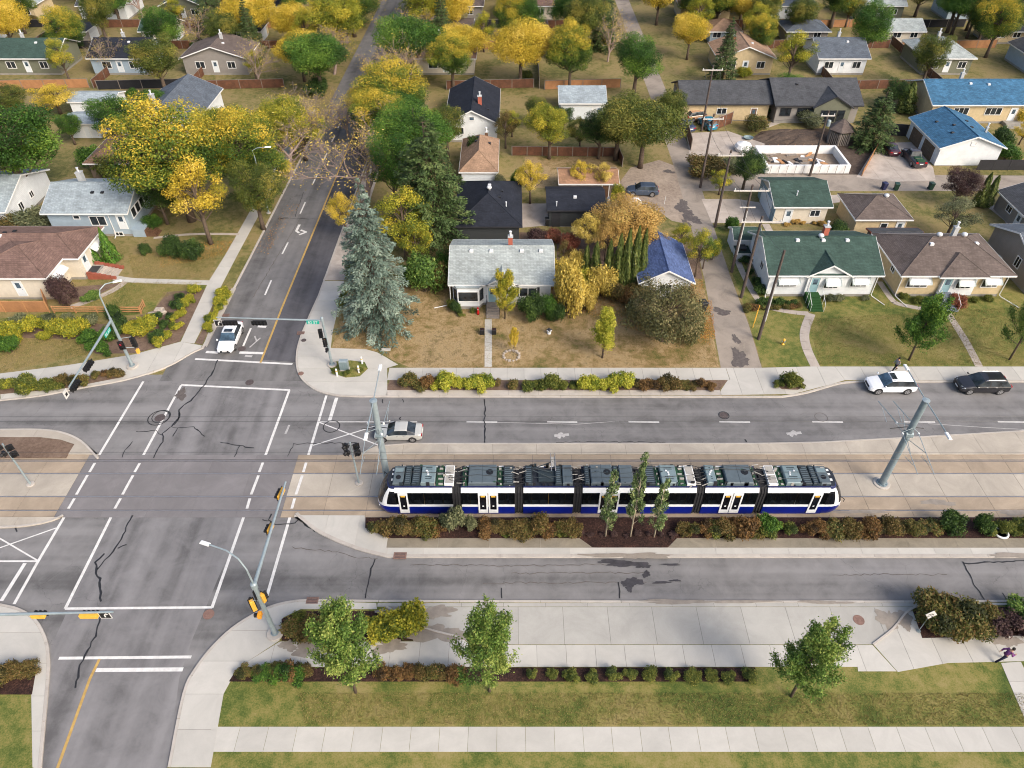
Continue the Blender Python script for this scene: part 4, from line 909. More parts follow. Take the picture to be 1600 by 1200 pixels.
class House:
    """axis-aligned house about its own centre: walls, roof and fittings as parts"""
    def __init__(s, name, label, x0, x1, y0, y1, eave, wall, roof, cat='house', ridge='x', kind='gable', rise=1.9, over=.5, fnd=.35, trim='trim_white', z=.1, group=None, soffit='trim_white'):
        s.cx, s.cy = (x0 + x1) / 2, (y0 + y1) / 2; s.hx, s.hy = (x1 - x0) / 2, (y1 - y0) / 2; s.e = eave; s.rise = rise; s.over = over; s.trim = trim; s.ridge = ridge; s.kind = kind; s.roofmat = roof; s.wallmat = wall
        s.t = thing(name, label, cat, (s.cx, s.cy, z), 0, group)
        hx, hy = s.hx, s.hy; m = MB(); wt = eave - .02
        if kind == 'gable' and ridge == 'x':
            pr = [(-hy, fnd), (hy, fnd), (hy, wt), (0, wt + rise * hy / (hy + over)), (-hy, wt)]
            m.add([(-hx, a, b) for a, b in pr] + [(hx, a, b) for a, b in pr], [(0, 1, 2, 3, 4)[::-1], (5, 6, 7, 8, 9)] + [(i, (i + 1) % 5, 5 + (i + 1) % 5, 5 + i) for i in range(5)])
        elif kind == 'gable':
            pr = [(-hx, fnd), (hx, fnd), (hx, wt), (0, wt + rise * hx / (hx + over)), (-hx, wt)]
            m.add([(a, -hy, b) for a, b in pr] + [(a, hy, b) for a, b in pr], [(0, 1, 2, 3, 4), (5, 6, 7, 8, 9)[::-1]] + [(i, 5 + i, 5 + (i + 1) % 5, (i + 1) % 5) for i in range(5)])
        else: m.box(-hx, -hy, fnd, hx, hy, wt)
        m.build('wall', wall, s.t)
        if fnd > .05: MB().box(-hx + .02, -hy + .02, -.3, hx - .02, hy - .02, fnd).build('foundation', 'foundation', s.t)
        s.roof = s.make_roof(-hx - over, hx + over, -hy - over, hy + over, eave, rise, ridge, kind)
    def make_roof(s, x0, x1, y0, y1, e, rise, ridge, kind, th=.14, parent=None, name='roof', gx=.35, hipf=1.0, roofmat=None):
        cx, cy = (x0 + x1) / 2, (y0 + y1) / 2; W, D = x1 - x0, y1 - y0
        if kind == 'gable' and ridge == 'x':
            a, b = Vector((x0, cy, e + rise)), Vector((x1, cy, e + rise)); polys = [[(x0, y0, e), (x1, y0, e), b, a], [(x1, y1, e), (x0, y1, e), a, b]]; edge = [(x0, y0, e), (x1, y0, e), b, (x1, y1, e), (x0, y1, e), a]
        elif kind == 'gable':
            a, b = Vector((cx, y0, e + rise)), Vector((cx, y1, e + rise)); polys = [[(x1, y0, e), (x1, y1, e), b, a], [(x0, y1, e), (x0, y0, e), a, b]]; edge = [(x0, y0, e), a, (x1, y0, e), (x1, y1, e), b, (x0, y1, e)]
        else:
            h = min(W, D) / 2 * hipf
            if ridge == 'x': a, b = Vector((x0 + h, cy, e + rise)), Vector((x1 - h, cy, e + rise)); polys = [[(x0, y0, e), (x1, y0, e), b, a], [(x1, y1, e), (x0, y1, e), a, b], [(x0, y1, e), (x0, y0, e), a], [(x1, y0, e), (x1, y1, e), b]]
            else: a, b = Vector((cx, y0 + h, e + rise)), Vector((cx, y1 - h, e + rise)); polys = [[(x1, y0, e), (x1, y1, e), b, a], [(x0, y1, e), (x0, y0, e), a, b], [(x0, y0, e), (x1, y0, e), a], [(x1, y1, e), (x0, y1, e), b]]
            edge = [(x0, y0, e), (x1, y0, e), (x1, y1, e), (x0, y1, e)]
        m = MB()
        for p in polys: m.add([tuple(q) for q in p], [tuple(range(len(p)))]); m.add([(q[0], q[1], q[2] - th) for q in p], [tuple(range(len(p)))[::-1]], 0)
        n = len(edge); m.add([tuple(q) for q in edge] + [(q[0], q[1], q[2] - th) for q in edge], [(i, n + i, n + (i + 1) % n, (i + 1) % n) for i in range(n)])
        r = m.build(name, roofmat or s.roofmat, parent or s.t)
        # fascia boards along the edge
        f = MB()
        for i in range(n):
            p, q = Vector(edge[i]), Vector(edge[(i + 1) % n]); d = (q - p); nn = Vector((d.y, -d.x, 0)).normalized() * .035
            mid = (p + q) / 2 - Vector((cx, cy, 0))
            if nn.x * mid.x + nn.y * mid.y < 0: nn = -nn
            f.add([tuple(p + nn * .1 + Vector((0, 0, -.005))), tuple(q + nn * .1 + Vector((0, 0, -.005))), tuple(q + nn + Vector((0, 0, -.005))), tuple(p + nn + Vector((0, 0, -.005))), tuple(p + nn * .1 + Vector((0, 0, -.2))), tuple(q + nn * .1 + Vector((0, 0, -.2))), tuple(q + nn + Vector((0, 0, -.2))), tuple(p + nn + Vector((0, 0, -.2)))],
                  [(0, 1, 2, 3), (4, 7, 6, 5), (3, 2, 6, 7), (0, 4, 5, 1), (0, 3, 7, 4), (1, 5, 6, 2)])
        f.build('fascia', s.trim, r)
        if kind == 'gable':      # ridge cap
            MB().tube([a + Vector((0, 0, .0)), b + Vector((0, 0, .0))], .07, 5).build('ridge_cap', roofmat or s.roofmat, r)
        else:
            c = MB(); c.tube([a, b], .07, 5)
            ends = ((a, (x0, y0, e)), (a, (x0, y1, e)), (b, (x1, y0, e)), (b, (x1, y1, e))) if ridge == 'x' else ((a, (x0, y0, e)), (a, (x1, y0, e)), (b, (x0, y1, e)), (b, (x1, y1, e)))
            for p, q in ends: c.tube([p, q], .06, 4)
            c.build('ridge_cap', roofmat or s.roofmat, r)
        return r
    def roof_z(s, x, y):
        ox, oy = s.hx + s.over, s.hy + s.over
        f = 1 - abs(y) / oy if s.ridge == 'x' else 1 - abs(x) / ox
        if s.kind == 'hip':
            h = min(ox, oy); f = min((ox - abs(x)) / h, (oy - abs(y)) / h, 1)
        return s.e + s.rise * f
    def frame(s, face):
        """matrix that puts a facing-out panel on a wall"""
        return {'S': Matrix.Translation((0, -s.hy, 0)), 'N': Matrix.Translation((0, s.hy, 0)) @ Matrix.Rotation(math.pi, 4, 'Z'), 'E': Matrix.Translation((s.hx, 0, 0)) @ Matrix.Rotation(math.pi / 2, 4, 'Z'), 'W': Matrix.Translation((-s.hx, 0, 0)) @ Matrix.Rotation(-math.pi / 2, 4, 'Z')}[face]
    def window(s, face, c, z, w, h, panes=2, trim=None, glassm='window_glass', off=0.0, parent=None, M=None):
        M = M or s.frame(face); d = .05 + off; t = .09
        pa = MB(); pa.box(c - w / 2 + .02, -d + .02, z + .02, c + w / 2 - .02, .02 - off, z + h - .02); 
        fr = MB(); fr.box(c - w / 2 - t, -d - .02, z - t, c + w / 2 + t, .015 - off, z); fr.box(c - w / 2 - t, -d - .02, z + h, c + w / 2 + t, .015 - off, z + h + t); fr.box(c - w / 2 - t, -d - .02, z, c - w / 2, .015 - off, z + h); fr.box(c + w / 2, -d - .02, z, c + w / 2 + t, .015 - off, z + h)
        for k in range(1, panes): x = c - w / 2 + w * k / panes; fr.box(x - .035, -d - .012, z, x + .035, 0 - off, z + h)
        fr.v = [tuple(M @ Vector(v)) for v in fr.v]; pa.v = [tuple(M @ Vector(v)) for v in pa.v]
        o = fr.build('window', trim or 'trim_white', parent or s.t); pa.build('pane', glassm, o); return o
    def door(s, face, c, z, w=.95, h=2.05, mat='door_white', lite=True, frame='trim_white', off=0.0, M=None):
        M = M or s.frame(face); b = MB(); b.box(c - w / 2, -.04 - off, z, c + w / 2, .02 - off, z + h)
        f = MB(); t = .1; f.box(c - w / 2 - t, -.06 - off, z, c - w / 2, .015 - off, z + h + t); f.box(c + w / 2, -.06 - off, z, c + w / 2 + t, .015 - off, z + h + t); f.box(c - w / 2, -.06 - off, z + h, c + w / 2, .015 - off, z + h + t)
        g = MB(); g.box(c - w * .28, -.052 - off, z + h * .55, c + w * .28, -.03 - off, z + h * .9); k = MB(); k.tube([(c + w * .38, -.04 - off, z + 1.0), (c + w * .38, -.1 - off, z + 1.0)], .03, 6)
        for q in (b, f, g, k): q.v = [tuple(M @ Vector(v)) for v in q.v]
        o = b.build('door', mat, s.t); f.build('door_frame', frame, o)
        if lite: g.build('door_glass', 'window_blue', o)
        k.build('handle', 'black_trim', o); return o
    def garage_door(s, face, c, w, h, mat, rows=4, M=None, z=.02):
        M = M or s.frame(face); f = MB(); f.box(c - w / 2 - .12, -.05, z, c - w / 2, .02, z + h + .12); f.box(c + w / 2, -.05, z, c + w / 2 + .12, .02, z + h + .12); f.box(c - w / 2, -.05, z + h, c + w / 2, .02, z + h + .12)
        f.v = [tuple(M @ Vector(v)) for v in f.v]; o = f.build('garage_door', 'trim_white', s.t)
        for r in range(rows):
            q = MB(); q.box(c - w / 2 + .01, -.03, z + h * r / rows + .012, c + w / 2 - .01, .02, z + h * (r + 1) / rows - .012); q.v = [tuple(M @ Vector(v)) for v in q.v]; q.build('panel', mat, o)
    def chimney(s, x, y, w=.6, top=1.1, mat='chimney_brick', z=None):
        z = s.roof_z(x, y) if z is None else z; m = MB(); m.box(x - w / 2, y - w / 2, z - .6, x + w / 2, y + w / 2, z + top)
        o = m.build('chimney', mat, s.roof); MB().box(x - w / 2 - .06, y - w / 2 - .06, z + top, x + w / 2 + .06, y + w / 2 + .06, z + top + .1).build('chimney_cap', 'chimney_grey', o)
        MB().lathe([(.12, 0), (.12, .5), (.17, .52), (.17, .6)], (x, y, z + top + .1), 8).build('flue', 'roof_vent_metal', o)
    def vent(s, x, y, kind='box'):
        z = s.roof_z(x, y)
        if kind == 'box': MB().chamfer(x - .22, y - .2, z - .15, x + .22, y + .2, z + .2, .05).build('roof_vent', 'roof_vent_metal', s.roof)
        elif kind == 'dark': MB().chamfer(x - .2, y - .2, z - .15, x + .2, y + .2, z + .16, .05).build('roof_vent', 'black_trim', s.roof)
        elif kind == 'turbine': MB().lathe([(.16, -.2), (.16, .12), (.3, .2), (.34, .34), (.26, .48), (.05, .54)], (x, y, z), 12).build('turbine_vent', 'roof_vent_metal', s.roof, True)
        else: MB().lathe([(.07, -.2), (.07, .55), (.11, .56), (.11, .66)], (x, y, z), 8).build('vent_pipe', 'roof_vent_metal', s.roof)
    def steps(s, c, n, w, rise, run, mat, face_y, top_z, landing=1.1, rails='trim_white', riser=None):
        """landing and flight of steps in front of the south wall"""
        o = MB().box(c - w / 2, face_y - landing, -.1, c + w / 2, face_y, top_z).build('steps', mat, s.t)
        for k in range(n):
            MB().box(c - w / 2, face_y - landing - run * (k + 1), -.1, c + w / 2, face_y - landing - run * k - .006, top_z - rise * (k + 1)).build('step', mat, o)
        if rails:
            for sx in (-1, 1):
                r = MB(); x = c + sx * (w / 2 + .03); y0 = face_y - landing; y1 = y0 - run * n
                r.tube([(x, face_y - .05, top_z + .9), (x, y0, top_z + .9), (x, y1, .95)], .03, 6); 
                for f in (0, .5, 1): r.tube([(x, y0 + (y1 - y0) * f, 0), (x, y0 + (y1 - y0) * f, top_z + .9 + (.95 - top_z - .9) * f)], .02, 5)
                r.build('handrail', rails, s.t)
        return o
    def awning(s, c, z, w, out=.9, drop=.55, M=None, face='S', off=0.0):
        M = M or s.frame(face); n = 5
        m = MB(); m.add([(c - w / 2, -.02 - off, z), (c + w / 2, -.02 - off, z), (c + w / 2, -out - off, z - drop), (c - w / 2, -out - off, z - drop), (c - w / 2, -.02 - off, z - .05), (c + w / 2, -.02 - off, z - .05), (c + w / 2, -out - off, z - drop - .16), (c - w / 2, -out - off, z - drop - .16)],
                       [(0, 1, 2, 3), (4, 7, 6, 5), (3, 2, 6, 7), (0, 3, 7, 4), (1, 5, 6, 2)])
        m.v = [tuple(M @ Vector(v)) for v in m.v]; o = m.build('awning', 'awning_white', s.t)
        r = MB()
        for k in (0, .04, .1, .9, .96, 1): x = c - w / 2 + w * k; r.box(x - .02, -out - off - .01, z - drop - .15, x + .02, -out - off + .01, z - drop + .02); r.tube([(x, -.03 - off, z + .02), (x, -out - off, z - drop + .02)], .018, 4)
        r.v = [tuple(M @ Vector(v)) for v in r.v]; r.build('awning_rib', 'awning_rib', o)
    def gutter_pipe(s, x, y, dx=0, dy=-1, foot=1.2):
        m = MB(); m.tube([(x, y, s.e - .15), (x, y, .35), (x + dx * foot * .1, y + dy * foot * .1, .22), (x + dx * foot, y + dy * foot, .08)], .05, 6); m.build('downpipe', 'trim_white', s.t)
    def gable(s, c, w, depth, out, eave, rise, wall=None, win=None):
        """front cross gable: small pitched roof over a projecting wall, running back into the main slope"""
        y1 = -s.hy; y0 = y1 - out; hw = w / 2; m = MB(); pr = [(c - hw, .36), (c + hw, .36), (c + hw, eave), (c, eave + rise * hw / (hw + .35)), (c - hw, eave)]
        m.add([(a, y0, b) for a, b in pr] + [(a, y1 + depth, b) for a, b in pr], [(0, 1, 2, 3, 4), (5, 6, 7, 8, 9)[::-1]] + [(i, 5 + i, 5 + (i + 1) % 5, (i + 1) % 5) for i in range(5)])
        m.build('gable_wall', wall or s.wallmat, s.t)
        return s.make_roof(c - hw - .35, c + hw + .35, y0 - .3, y1 + depth, eave, rise, 'y', 'gable', name='gable_roof', th=.1)

# --- white corner bungalow with the grey roof
h = House('bungalow', 'white bungalow with pale grey roof and bay window, alone on the dry corner lawn', -6.75, 4.4, 68.0, 76.8, 3.15, 'wall_white', 'roof_grey', rise=2.1, over=.45)
h.chimney(1.0, .5, .5, 1.1); 
for x in (-3.5, -1.2, 2.3, 4.5): h.vent(x, -.7)
g = h.gable(.05, 3.3, 2.9, .15, 3.0, 1.15)
h.door('S', -1.05, .55, .95, 2.05, 'door_teal', off=.17); h.steps(-1.0, 4, 1.45, .13, .36, 'weathered_wood', -h.hy - .16, .62, 1.0, 'trim_dark')
bm_ = MB(); byz = -h.hy
bm_.prism([(-5.5, byz + .02), (-5.0, byz - .85), (-2.6, byz - .85), (-2.05, byz + .02)], .45, 2.95); bay = bm_.build('bay', 'wall_white', h.t)
MB().prism([(-5.6, byz + .02), (-5.05, byz - .95), (-2.55, byz - .95), (-1.95, byz + .02)], 2.95, 3.05).build('bay_roof', 'roof_grey', bay)
MB().prism([(-5.4, byz + .02), (-4.95, byz - .8), (-2.65, byz - .8), (-2.15, byz + .02)], -.1, .45).build('bay_base', 'foundation', bay)
h.window('S', -3.8, 1.2, 2.2, 1.25, 1, off=.87, parent=h.t)
for (xa, xb) in ((-5.5, -5.0), (-2.05, -2.6)):
    p0, p1 = Vector((xa, byz, 0)), Vector((xb, byz - .85, 0)); d = (p1 - p0) if xa < -4 else (p0 - p1); st = p0 if xa < -4 else p1
    ang = math.atan2(d.y, d.x); M = Matrix.Translation(st) @ Matrix.Rotation(ang, 4, 'Z')
    h.window('S', d.length / 2, 1.2, .5, 1.25, 1, trim='trim_dark', M=M)
h.window('S', 3.0, 1.3, 1.9, 1.1, 2); 
for x in (1.85, 4.15): MB().box(x - .17, -h.hy - .05, 1.2, x + .17, -h.hy - .005, 2.5).build('shutter', 'trim_dark', h.t)
h.gutter_pipe(-h.hx - .3, -h.hy - .2, -1, -.25, 1.9); h.gutter_pipe(-h.hx - .3, h.hy - 2.0, -1, -.1, 1.6); h.window('E', 0, 1.3, 1.2, 1.0); h.window('W', 0, 1.3, 1.2, 1.0)
# --- dark garage-house behind it
h = House('dark_house', 'charcoal house with black hipped roof, right behind the white bungalow', -7.0, .9, 81.2, 92.5, 2.85, 'wall_dark', 'roof_navy', ridge='y', kind='hip', rise=2.3, over=.4, trim='trim_dark')
h.vent(.1, -.6, 'turbine'); h.vent(.1, .5, 'box'); h.vent(1.7, .6, 'dark'); h.vent(1.4, -1.3, 'dark'); h.window('E', -2, 1.2, 1.4, 1.0); h.window('E', 2.5, 1.2, 1.4, 1.0); h.window('W', 0, 1.2, 1.4, 1); h.vent(2.3, -2.9, 'pipe')
h = House('tan_roof_garage', 'garage with tan hipped roof and white front, beyond the charcoal house', -7.2, -2.3, 96.2, 106.5, 2.8, 'wall_white', 'roof_tan', ridge='y', kind='hip', rise=1.9, over=.35, fnd=.1, cat='garage')
h.garage_door('S', 0, 4.2, 2.2, 'door_white'); h.vent(-.3, 2.2, 'dark'); h.vent(-.5, 1.2, 'dark'); h.vent(1.4, 1.8, 'dark'); h.chimney(.9, 4.3, .45, .8, 'door_brown')
h = House('gable_house', 'white gabled house with dark slate roof and red chimney, behind the tan-roofed garage', -10.3, -2.4, 112.0, 126.0, 3.2, 'wall_white', 'roof_navy', ridge='y', rise=2.1, over=.4)
h.chimney(1.2, -3.2, .6, 1.2); h.window('S', 0, 3.6, .7, .5, 1, glassm='window_blue'); h.vent(2.5, -4.0, 'dark'); h.window('S', -2, 1.4, 1.3, 1); h.window('E', 1, 1.3, 1.4, 1)
h = House('black_garage', 'small black garage with gabled roof, beside the paved patio', 4.9, 12.0, 85.6, 91.5, 2.65, 'wall_dark', 'roof_navy', rise=1.2, over=.35, fnd=.08, trim='trim_dark', cat='garage')
h.vent(-.1, -1.2, 'box'); h.vent(-2.6, -2.6, 'pipe'); h.door('S', -2.6, .05, .9, 2.0, 'trim_dark', False, 'trim_dark'); h.window('S', 1.6, 1.2, 1.0, .8, 2, 'trim_dark')
h = House('vine_shed', 'low shed with orange roof overgrown by yellow vines', 6.8, 14.7, 93.6, 98.0, 2.3, 'wall_brown', 'roof_orange', rise=.9, over=.3, fnd=.05, cat='shed')
h.door('S', 2.4, .05, .9, 1.9, 'door_brown', False)
h = House('blue_roof_garage', 'white garage with royal blue gabled roof beside the alley', 14.9, 20.6, 69.2, 77.0, 2.5, 'wall_white', 'roof_royal', ridge='y', rise=1.7, over=.4, fnd=.08, cat='garage')
h.window('S', 0, 1.2, 1.3, .8); h.garage_door('E', 0, 3.0, 2.1, 'door_white'); h.window('W', 0, 1.2, 1.0, .8)
# --- white house with green roof
h = House('green_roof_house', 'white house with dark green gabled roof, awnings and green carpeted steps', 29.8, 42.0, 69.7, 78.4, 3.3, 'wall_white', 'roof_green', rise=2.2, over=.55)
h.chimney(.9, .6, .6, 1.2); h.vent(-2.6, -.55); h.vent(.4, -.55, 'box'); h.vent(3.2, -.55); h.vent(.15, -.2, 'turbine')
h.gable(.45, 4.6, 3.0, .3, 3.2, 1.5)
h.door('S', -.95, .85, .95, 2.0, 'door_teal', off=.32); h.steps(-1.0, 5, 1.5, .15, .34, 'green_carpet', -h.hy - .31, .9, 1.0)
for c, w_, o_ in ((-4.0, 2.5, 0), (1.0, 1.8, .3), (4.3, 2.1, 0)):
    h.window('S', c, 1.45, w_ * .88, .85, 3, off=o_ + .01); h.awning(c, 2.75, w_, .75, .5, off=o_)
h.window('W', 1.0, 1.7, .9, .9, 2); h.window('W', -2.3, .5, .6, .5, 1); h.gutter_pipe(h.hx + .1, -h.hy - .1, .6, -1, 1.7); h.gutter_pipe(-h.hx - .1, -h.hy - .1, -.2, -1, .8); h.window('E', 0, 1.5, 1, .9)
# --- tan house, brown hip roof
h = House('brown_roof_house', 'tan stucco house with brown hipped roof, white awnings and grey front steps', 45.0, 57.0, 69.7, 77.8, 3.3, 'wall_stucco', 'roof_brown', kind='hip', rise=2.3, over=.6)
h.chimney(.7, .5, .5, 1.2, 'chimney_grey'); h.vent(-1.2, .1, 'turbine'); h.vent(1.7, .1, 'turbine'); h.vent(-2.3, -.9); h.vent(3.1, -.6)
m = MB(); m.box(-1.4, -h.hy - .3, .4, 2.6, -h.hy + .02, 3.2); m.build('porch_wall', 'wall_white', h.t)
h.make_roof(-2.3, 3.4, -h.hy - .95, -h.hy + 4.6, 3.32, 1.5, 'y', 'hip', name='porch_roof', th=.1)
h.door('S', -.75, .8, .95, 2.0, 'door_teal', off=.32); h.steps(-.8, 5, 1.7, .15, .34, 'step_grey', -h.hy - .31, .9, 1.0)
for c, w_, o_ in ((-4.0, 2.6, 0), (1.2, 1.9, .3), (4.4, 2.0, 0)):
    h.window('S', c, 1.4, w_ * .9, .95, 3, off=o_ + .01); h.awning(c, 2.8, w_, .75, .55, off=o_)
h.window('W', 1.6, 1.9, .8, .9, 2); h.window('W', -2.6, .45, .8, .5, 2); h.gutter_pipe(-h.hx - .1, -h.hy - .15, .35, -1, 2.0); h.gutter_pipe(h.hx + .1, -h.hy - .15, .6, -1, 2.2); h.window('E', 0, 1.5, 1, .9)
# --- garages on the lane
h = House('green_roof_garage', 'cream garage with dark green roof, door and flower bed on its near side', 35.0, 41.9, 86.4, 94.0, 2.75, 'wall_cream_stucco', 'roof_green', rise=1.6, over=.45, fnd=.1, cat='garage')
h.door('S', -1.6, .1, .9, 2.0); h.window('S', 1.9, 1.2, 1.2, .8); h.vent(-.6, -2.4, 'pipe')
MB().prism([(-h.hx - .01, -h.hy), (-h.hx - .06, -h.hy), (-h.hx - .06, h.hy), (-h.hx - .01, h.hy)], .1, 2.7).build('side_cladding', 'wall_teal', h.t); h.garage_door('W', 0, 4.6, 2.2, 'door_white', M=h.frame('W') @ Matrix.Translation((0, -.07, 0)))
h = House('brown_roof_garage', 'tan garage with brown hipped roof behind the tan stucco house', 44.6, 51.2, 83.2, 89.3, 2.7, 'wall_stucco', 'roof_brown', kind='hip', rise=1.5, over=.45, fnd=.1, cat='garage')
h.window('S', .4, 1.2, .8, .7, 1); h.door('S', 2.5, .1, .9, 2.0); h.vent(1.2, .3, 'turbine'); h.garage_door('N', 0, 4.4, 2.2, 'door_white')
h = House('carport', 'low lean-to with dark roof and red trim between the tan house and its garage', 45.4, 51.5, 78.9, 81.2, 2.3, 'wall_brown', 'roof_charcoal', rise=.3, over=.25, fnd=.05, cat='carport', trim='brick_red')
h = House('grey_house', 'grey stucco house cut by the right edge, next to the tan house', 60.5, 72.0, 70.0, 80.0, 3.4, 'wall_grey', 'roof_slate', rise=2.0, over=.5)
h.window('W', 1.4, 1.6, .9, 1.2, 2); h.window('W', -1.6, .5, .6, .5, 1); h.window('S', -3, 1.4, 1.8, 1.1); h.door('S', 1, .8, .95, 2.0); h.steps(1, 4, 1.4, .16, .3, 'foundation', -h.hy, .8)
h = House('grey_garage', 'grey garage with slate roof at the right edge, past the purple-leaved tree', 66.8, 74.0, 82.5, 90.5, 2.6, 'wall_grey', 'roof_charcoal', ridge='y', rise=1.5, over=.4, fnd=.08, cat='garage')
h.window('W', -1, 1.2, 1.1, .8); h.door('W', 1.5, .1); h.window('S', 0, 1.2, 1.1, .8)
h = House('blue_roof_double_garage', 'white garage with bright blue roof and two wooden doors facing the parked pickup', 64.2, 73.4, 103.6, 114.2, 3.0, 'wall_white', 'roof_blue', ridge='y', rise=1.8, over=.45, fnd=.1, cat='garage')
for c in (-2.3, 2.1): h.garage_door('W', c, 3.6, 2.25, 'garage_door_wood')
for x, y in ((-1.2, -.6), (-2.6, 1.8), (1.6, 1.2), (-2.2, -2.6), (1.0, -1.6)): h.vent(x, y, 'dark')
h.window('S', 0, 3.3, .6, .4, 1, glassm='trim_white'); h.chimney(3.9, -.9, .3, .7, 'chimney_grey')
h = House('blue_roof_house', 'tan house with blue roof behind the bright blue garage', 69.8, 86.0, 119.4, 129.5, 3.3, 'wall_stucco', 'roof_blue', rise=2.2, over=.5)
for c, w_ in ((-3.2, 2.4), (2.2, 2.6)): h.window('S', c, 1.5, w_, 1.1, 3)
h.door('S', 5.6, .5); h.door('S', -6.6, .5); h.steps(5.6, 2, 2.4, .2, .4, 'foundation', -h.hy, .5, 1.4, None); h.vent(-1, -1); h.vent(2, -1.2); h.chimney(-2, .6, .5, 1.0, 'chimney_grey')
h = House('dark_trim_house', 'dark trimmed house with tall windows behind the spruce and brown gazebo', 44.0, 57.5, 119.5, 130.0, 3.2, 'wall_grey', 'roof_charcoal', rise=2.4, over=.6, trim='trim_dark')
h.gable(2.2, 6.0, 3.4, .8, 3.0, 1.9, 'wall_green')
for c in (1.0, 2.4, 3.8): h.window('S', c, .7, 1.0, 1.7, 1, 'trim_dark', off=.82)
for c in (-5.2, -2.4): h.window('S', c, 1.3, 1.6, 1.2, 2, 'trim_dark')
h.door('S', -.9, .4, 1.0, 2.05, 'trim_dark', True, 'trim_dark'); h.vent(-3, -1.4, 'dark')
h = House('lane_garage', 'grey gabled garage with dark roof and wide door, cluttered yard before it', 28.6, 43.0, 120.5, 129.5, 3.0, 'wall_stucco', 'roof_charcoal', ridge='x', rise=2.1, over=.5, fnd=.1, trim='trim_dark', cat='garage')
MB().box(-h.hx - .06, -h.hy + .1, .1, -h.hx - .01, h.hy - .1, 3.0).build('side_cladding', 'wall_grey', h.t); h.garage_door('W', 0, 5.0, 2.3, 'wall_grey', M=h.frame('W') @ Matrix.Translation((0, -.07, 0))); h.window('S', -.6, 1.2, 1.5, .9); h.door('S', 4.8, .1, .9, 2.0, 'door_brown')
h = House('hidden_garage', 'white garage with grey roof half hidden by the dark leafy tree', 8.2, 15.5, 121.0, 128.0, 2.9, 'wall_white', 'roof_palegrey', rise=1.5, over=.4, fnd=.1, cat='garage'); h.garage_door('S', -.5, 4.2, 2.2, 'door_white'); h.door('S', 2.8, .1)
h = House('garden_shed', 'small white shed with green roof between alley and utility poles', 28.0, 31.2, 79.2, 82.0, 2.0, 'wall_white', 'roof_green', rise=.8, over=.2, fnd=.05, cat='shed'); h.door('S', -.6, .05, .8, 1.7, 'door_white', False); h.window('S', .8, 1.0, .5, .5, 1)
MB().box(-1.5, -h.hy - 1.6, 0, .1, -h.hy - .02, 1.0).build('lean_to', 'wall_white', h.t); MB().box(-1.6, -h.hy - 1.7, 1.0, .2, -h.hy - .02, 1.08).build('lean_to_roof', 'roof_green', h.t)
# --- west side
h = House('blue_house', 'pale blue house with light grey hipped roof and sun porch, left of the avenue', -59.8, -49.6, 83.2, 91.8, 3.6, 'wall_blue', 'roof_palegrey', rise=1.9, over=.5)
h.window('S', 1.2, 1.7, 1.9, 1.2, 2); h.window('S', -1.4, 2.6, .7, .4, 1); h.window('S', 3.2, .15, 1.0, .45, 2); h.gutter_pipe(2.8, -h.hy - .1, 0, -1, .6)
for k in range(4): h.window('E', -2.4 + k * 1.35, 1.9, 1.05, 1.2, 1)
h.vent(.3, -1.6, 'dark'); h.vent(1.6, -1.6, 'dark'); h.chimney(-2.4, 1.6, .7, 1.2, 'chimney_grey')
o = MB().box(h.hx, -h.hy - .2, -.1, h.hx + 1.6, -h.hy + 1.9, 1.1).build('porch', 'wall_blue', h.t)
for k in range(5): MB().box(h.hx + 1.61 + k * .3, -h.hy - .1, -.1, h.hx + 1.9 + k * .3, -h.hy + 1.5, 1.1 - (k + 1) * .2).build('step', 'door_brown', o)
h.door('S', 4.2, 1.1, .9, 2.0)
h = House('red_brown_house', 'cream house with red-brown roof and brick-edged steps at the left edge', -67.0, -51.6, 73.2, 79.6, 3.3, 'wall_cream_stucco', 'roof_redbrown', rise=1.15, over=.5, kind='hip')
h.make_roof(-4.0, 6.9 + .4 - .9, -h.hy - 4.6, h.hy - 1.0, 3.32, 1.2, 'y', 'hip', name='wing_roof')
m = MB(); m.box(-3.6, -h.hy - 4.1, .3, 6.0, -h.hy + .02, 3.28); m.build('wing_wall', 'wall_cream_stucco', h.t); MB().box(-3.58, -h.hy - 4.08, -.3, 5.98, -h.hy, .3).build('wing_foundation', 'foundation', h.t)
MW = Matrix.Translation((6.0, -h.hy - 2.05, 0)) @ Matrix.Rotation(math.pi / 2, 4, 'Z'); MS = Matrix.Translation((1.2, -h.hy - 4.1, 0))
h.window('E', 0, 1.3, 2.0, 1.1, 3, M=MW); h.awning(0, 2.75, 2.5, .8, .5, M=MW); h.door('S', 1.2, .5, .9, 2.05, M=MS); h.window('S', -2.4, 1.4, 1.2, 1.0, 2, M=MS)
h.door('E', -1.9, .6, .95, 2.05, 'door_white'); h.window('E', .9, 1.3, 2.0, 1.1, 3); h.awning(.9, 2.75, 2.4, .85, .5, face='E')
o = MB().box(h.hx, -h.hy + .2, -.1, h.hx + 1.4, -h.hy + 2.4, .62).build('porch', 'foundation', h.t); o2 = MB().box(h.hx + .1, -h.hy + .5, .62, h.hx + 1.2, -h.hy + 2.0, .63).build('door_mat', 'trim_dark', o)
for k in range(5): MB().box(h.hx + 1.41 + k * .42, -h.hy + .4, -.1, h.hx + 1.83 + k * .42, -h.hy + 2.2, .62 - (k + 1) * .11).build('step', 'concrete_old', o)
for k in range(6):
    for yy in (-h.hy + .0, -h.hy + 2.3): MB().box(h.hx + .3 + k * .55, yy, -.1, h.hx + .84 + k * .55, yy + .3, .95 - k * .12).build('brick_wall_step', 'brick_red', o)
h.vent(-1.2, 1.0, 'dark'); h.vent(-1.9, .2, 'dark'); h.vent(-2.2, -.4); h.vent(-5.0, .3, 'dark')
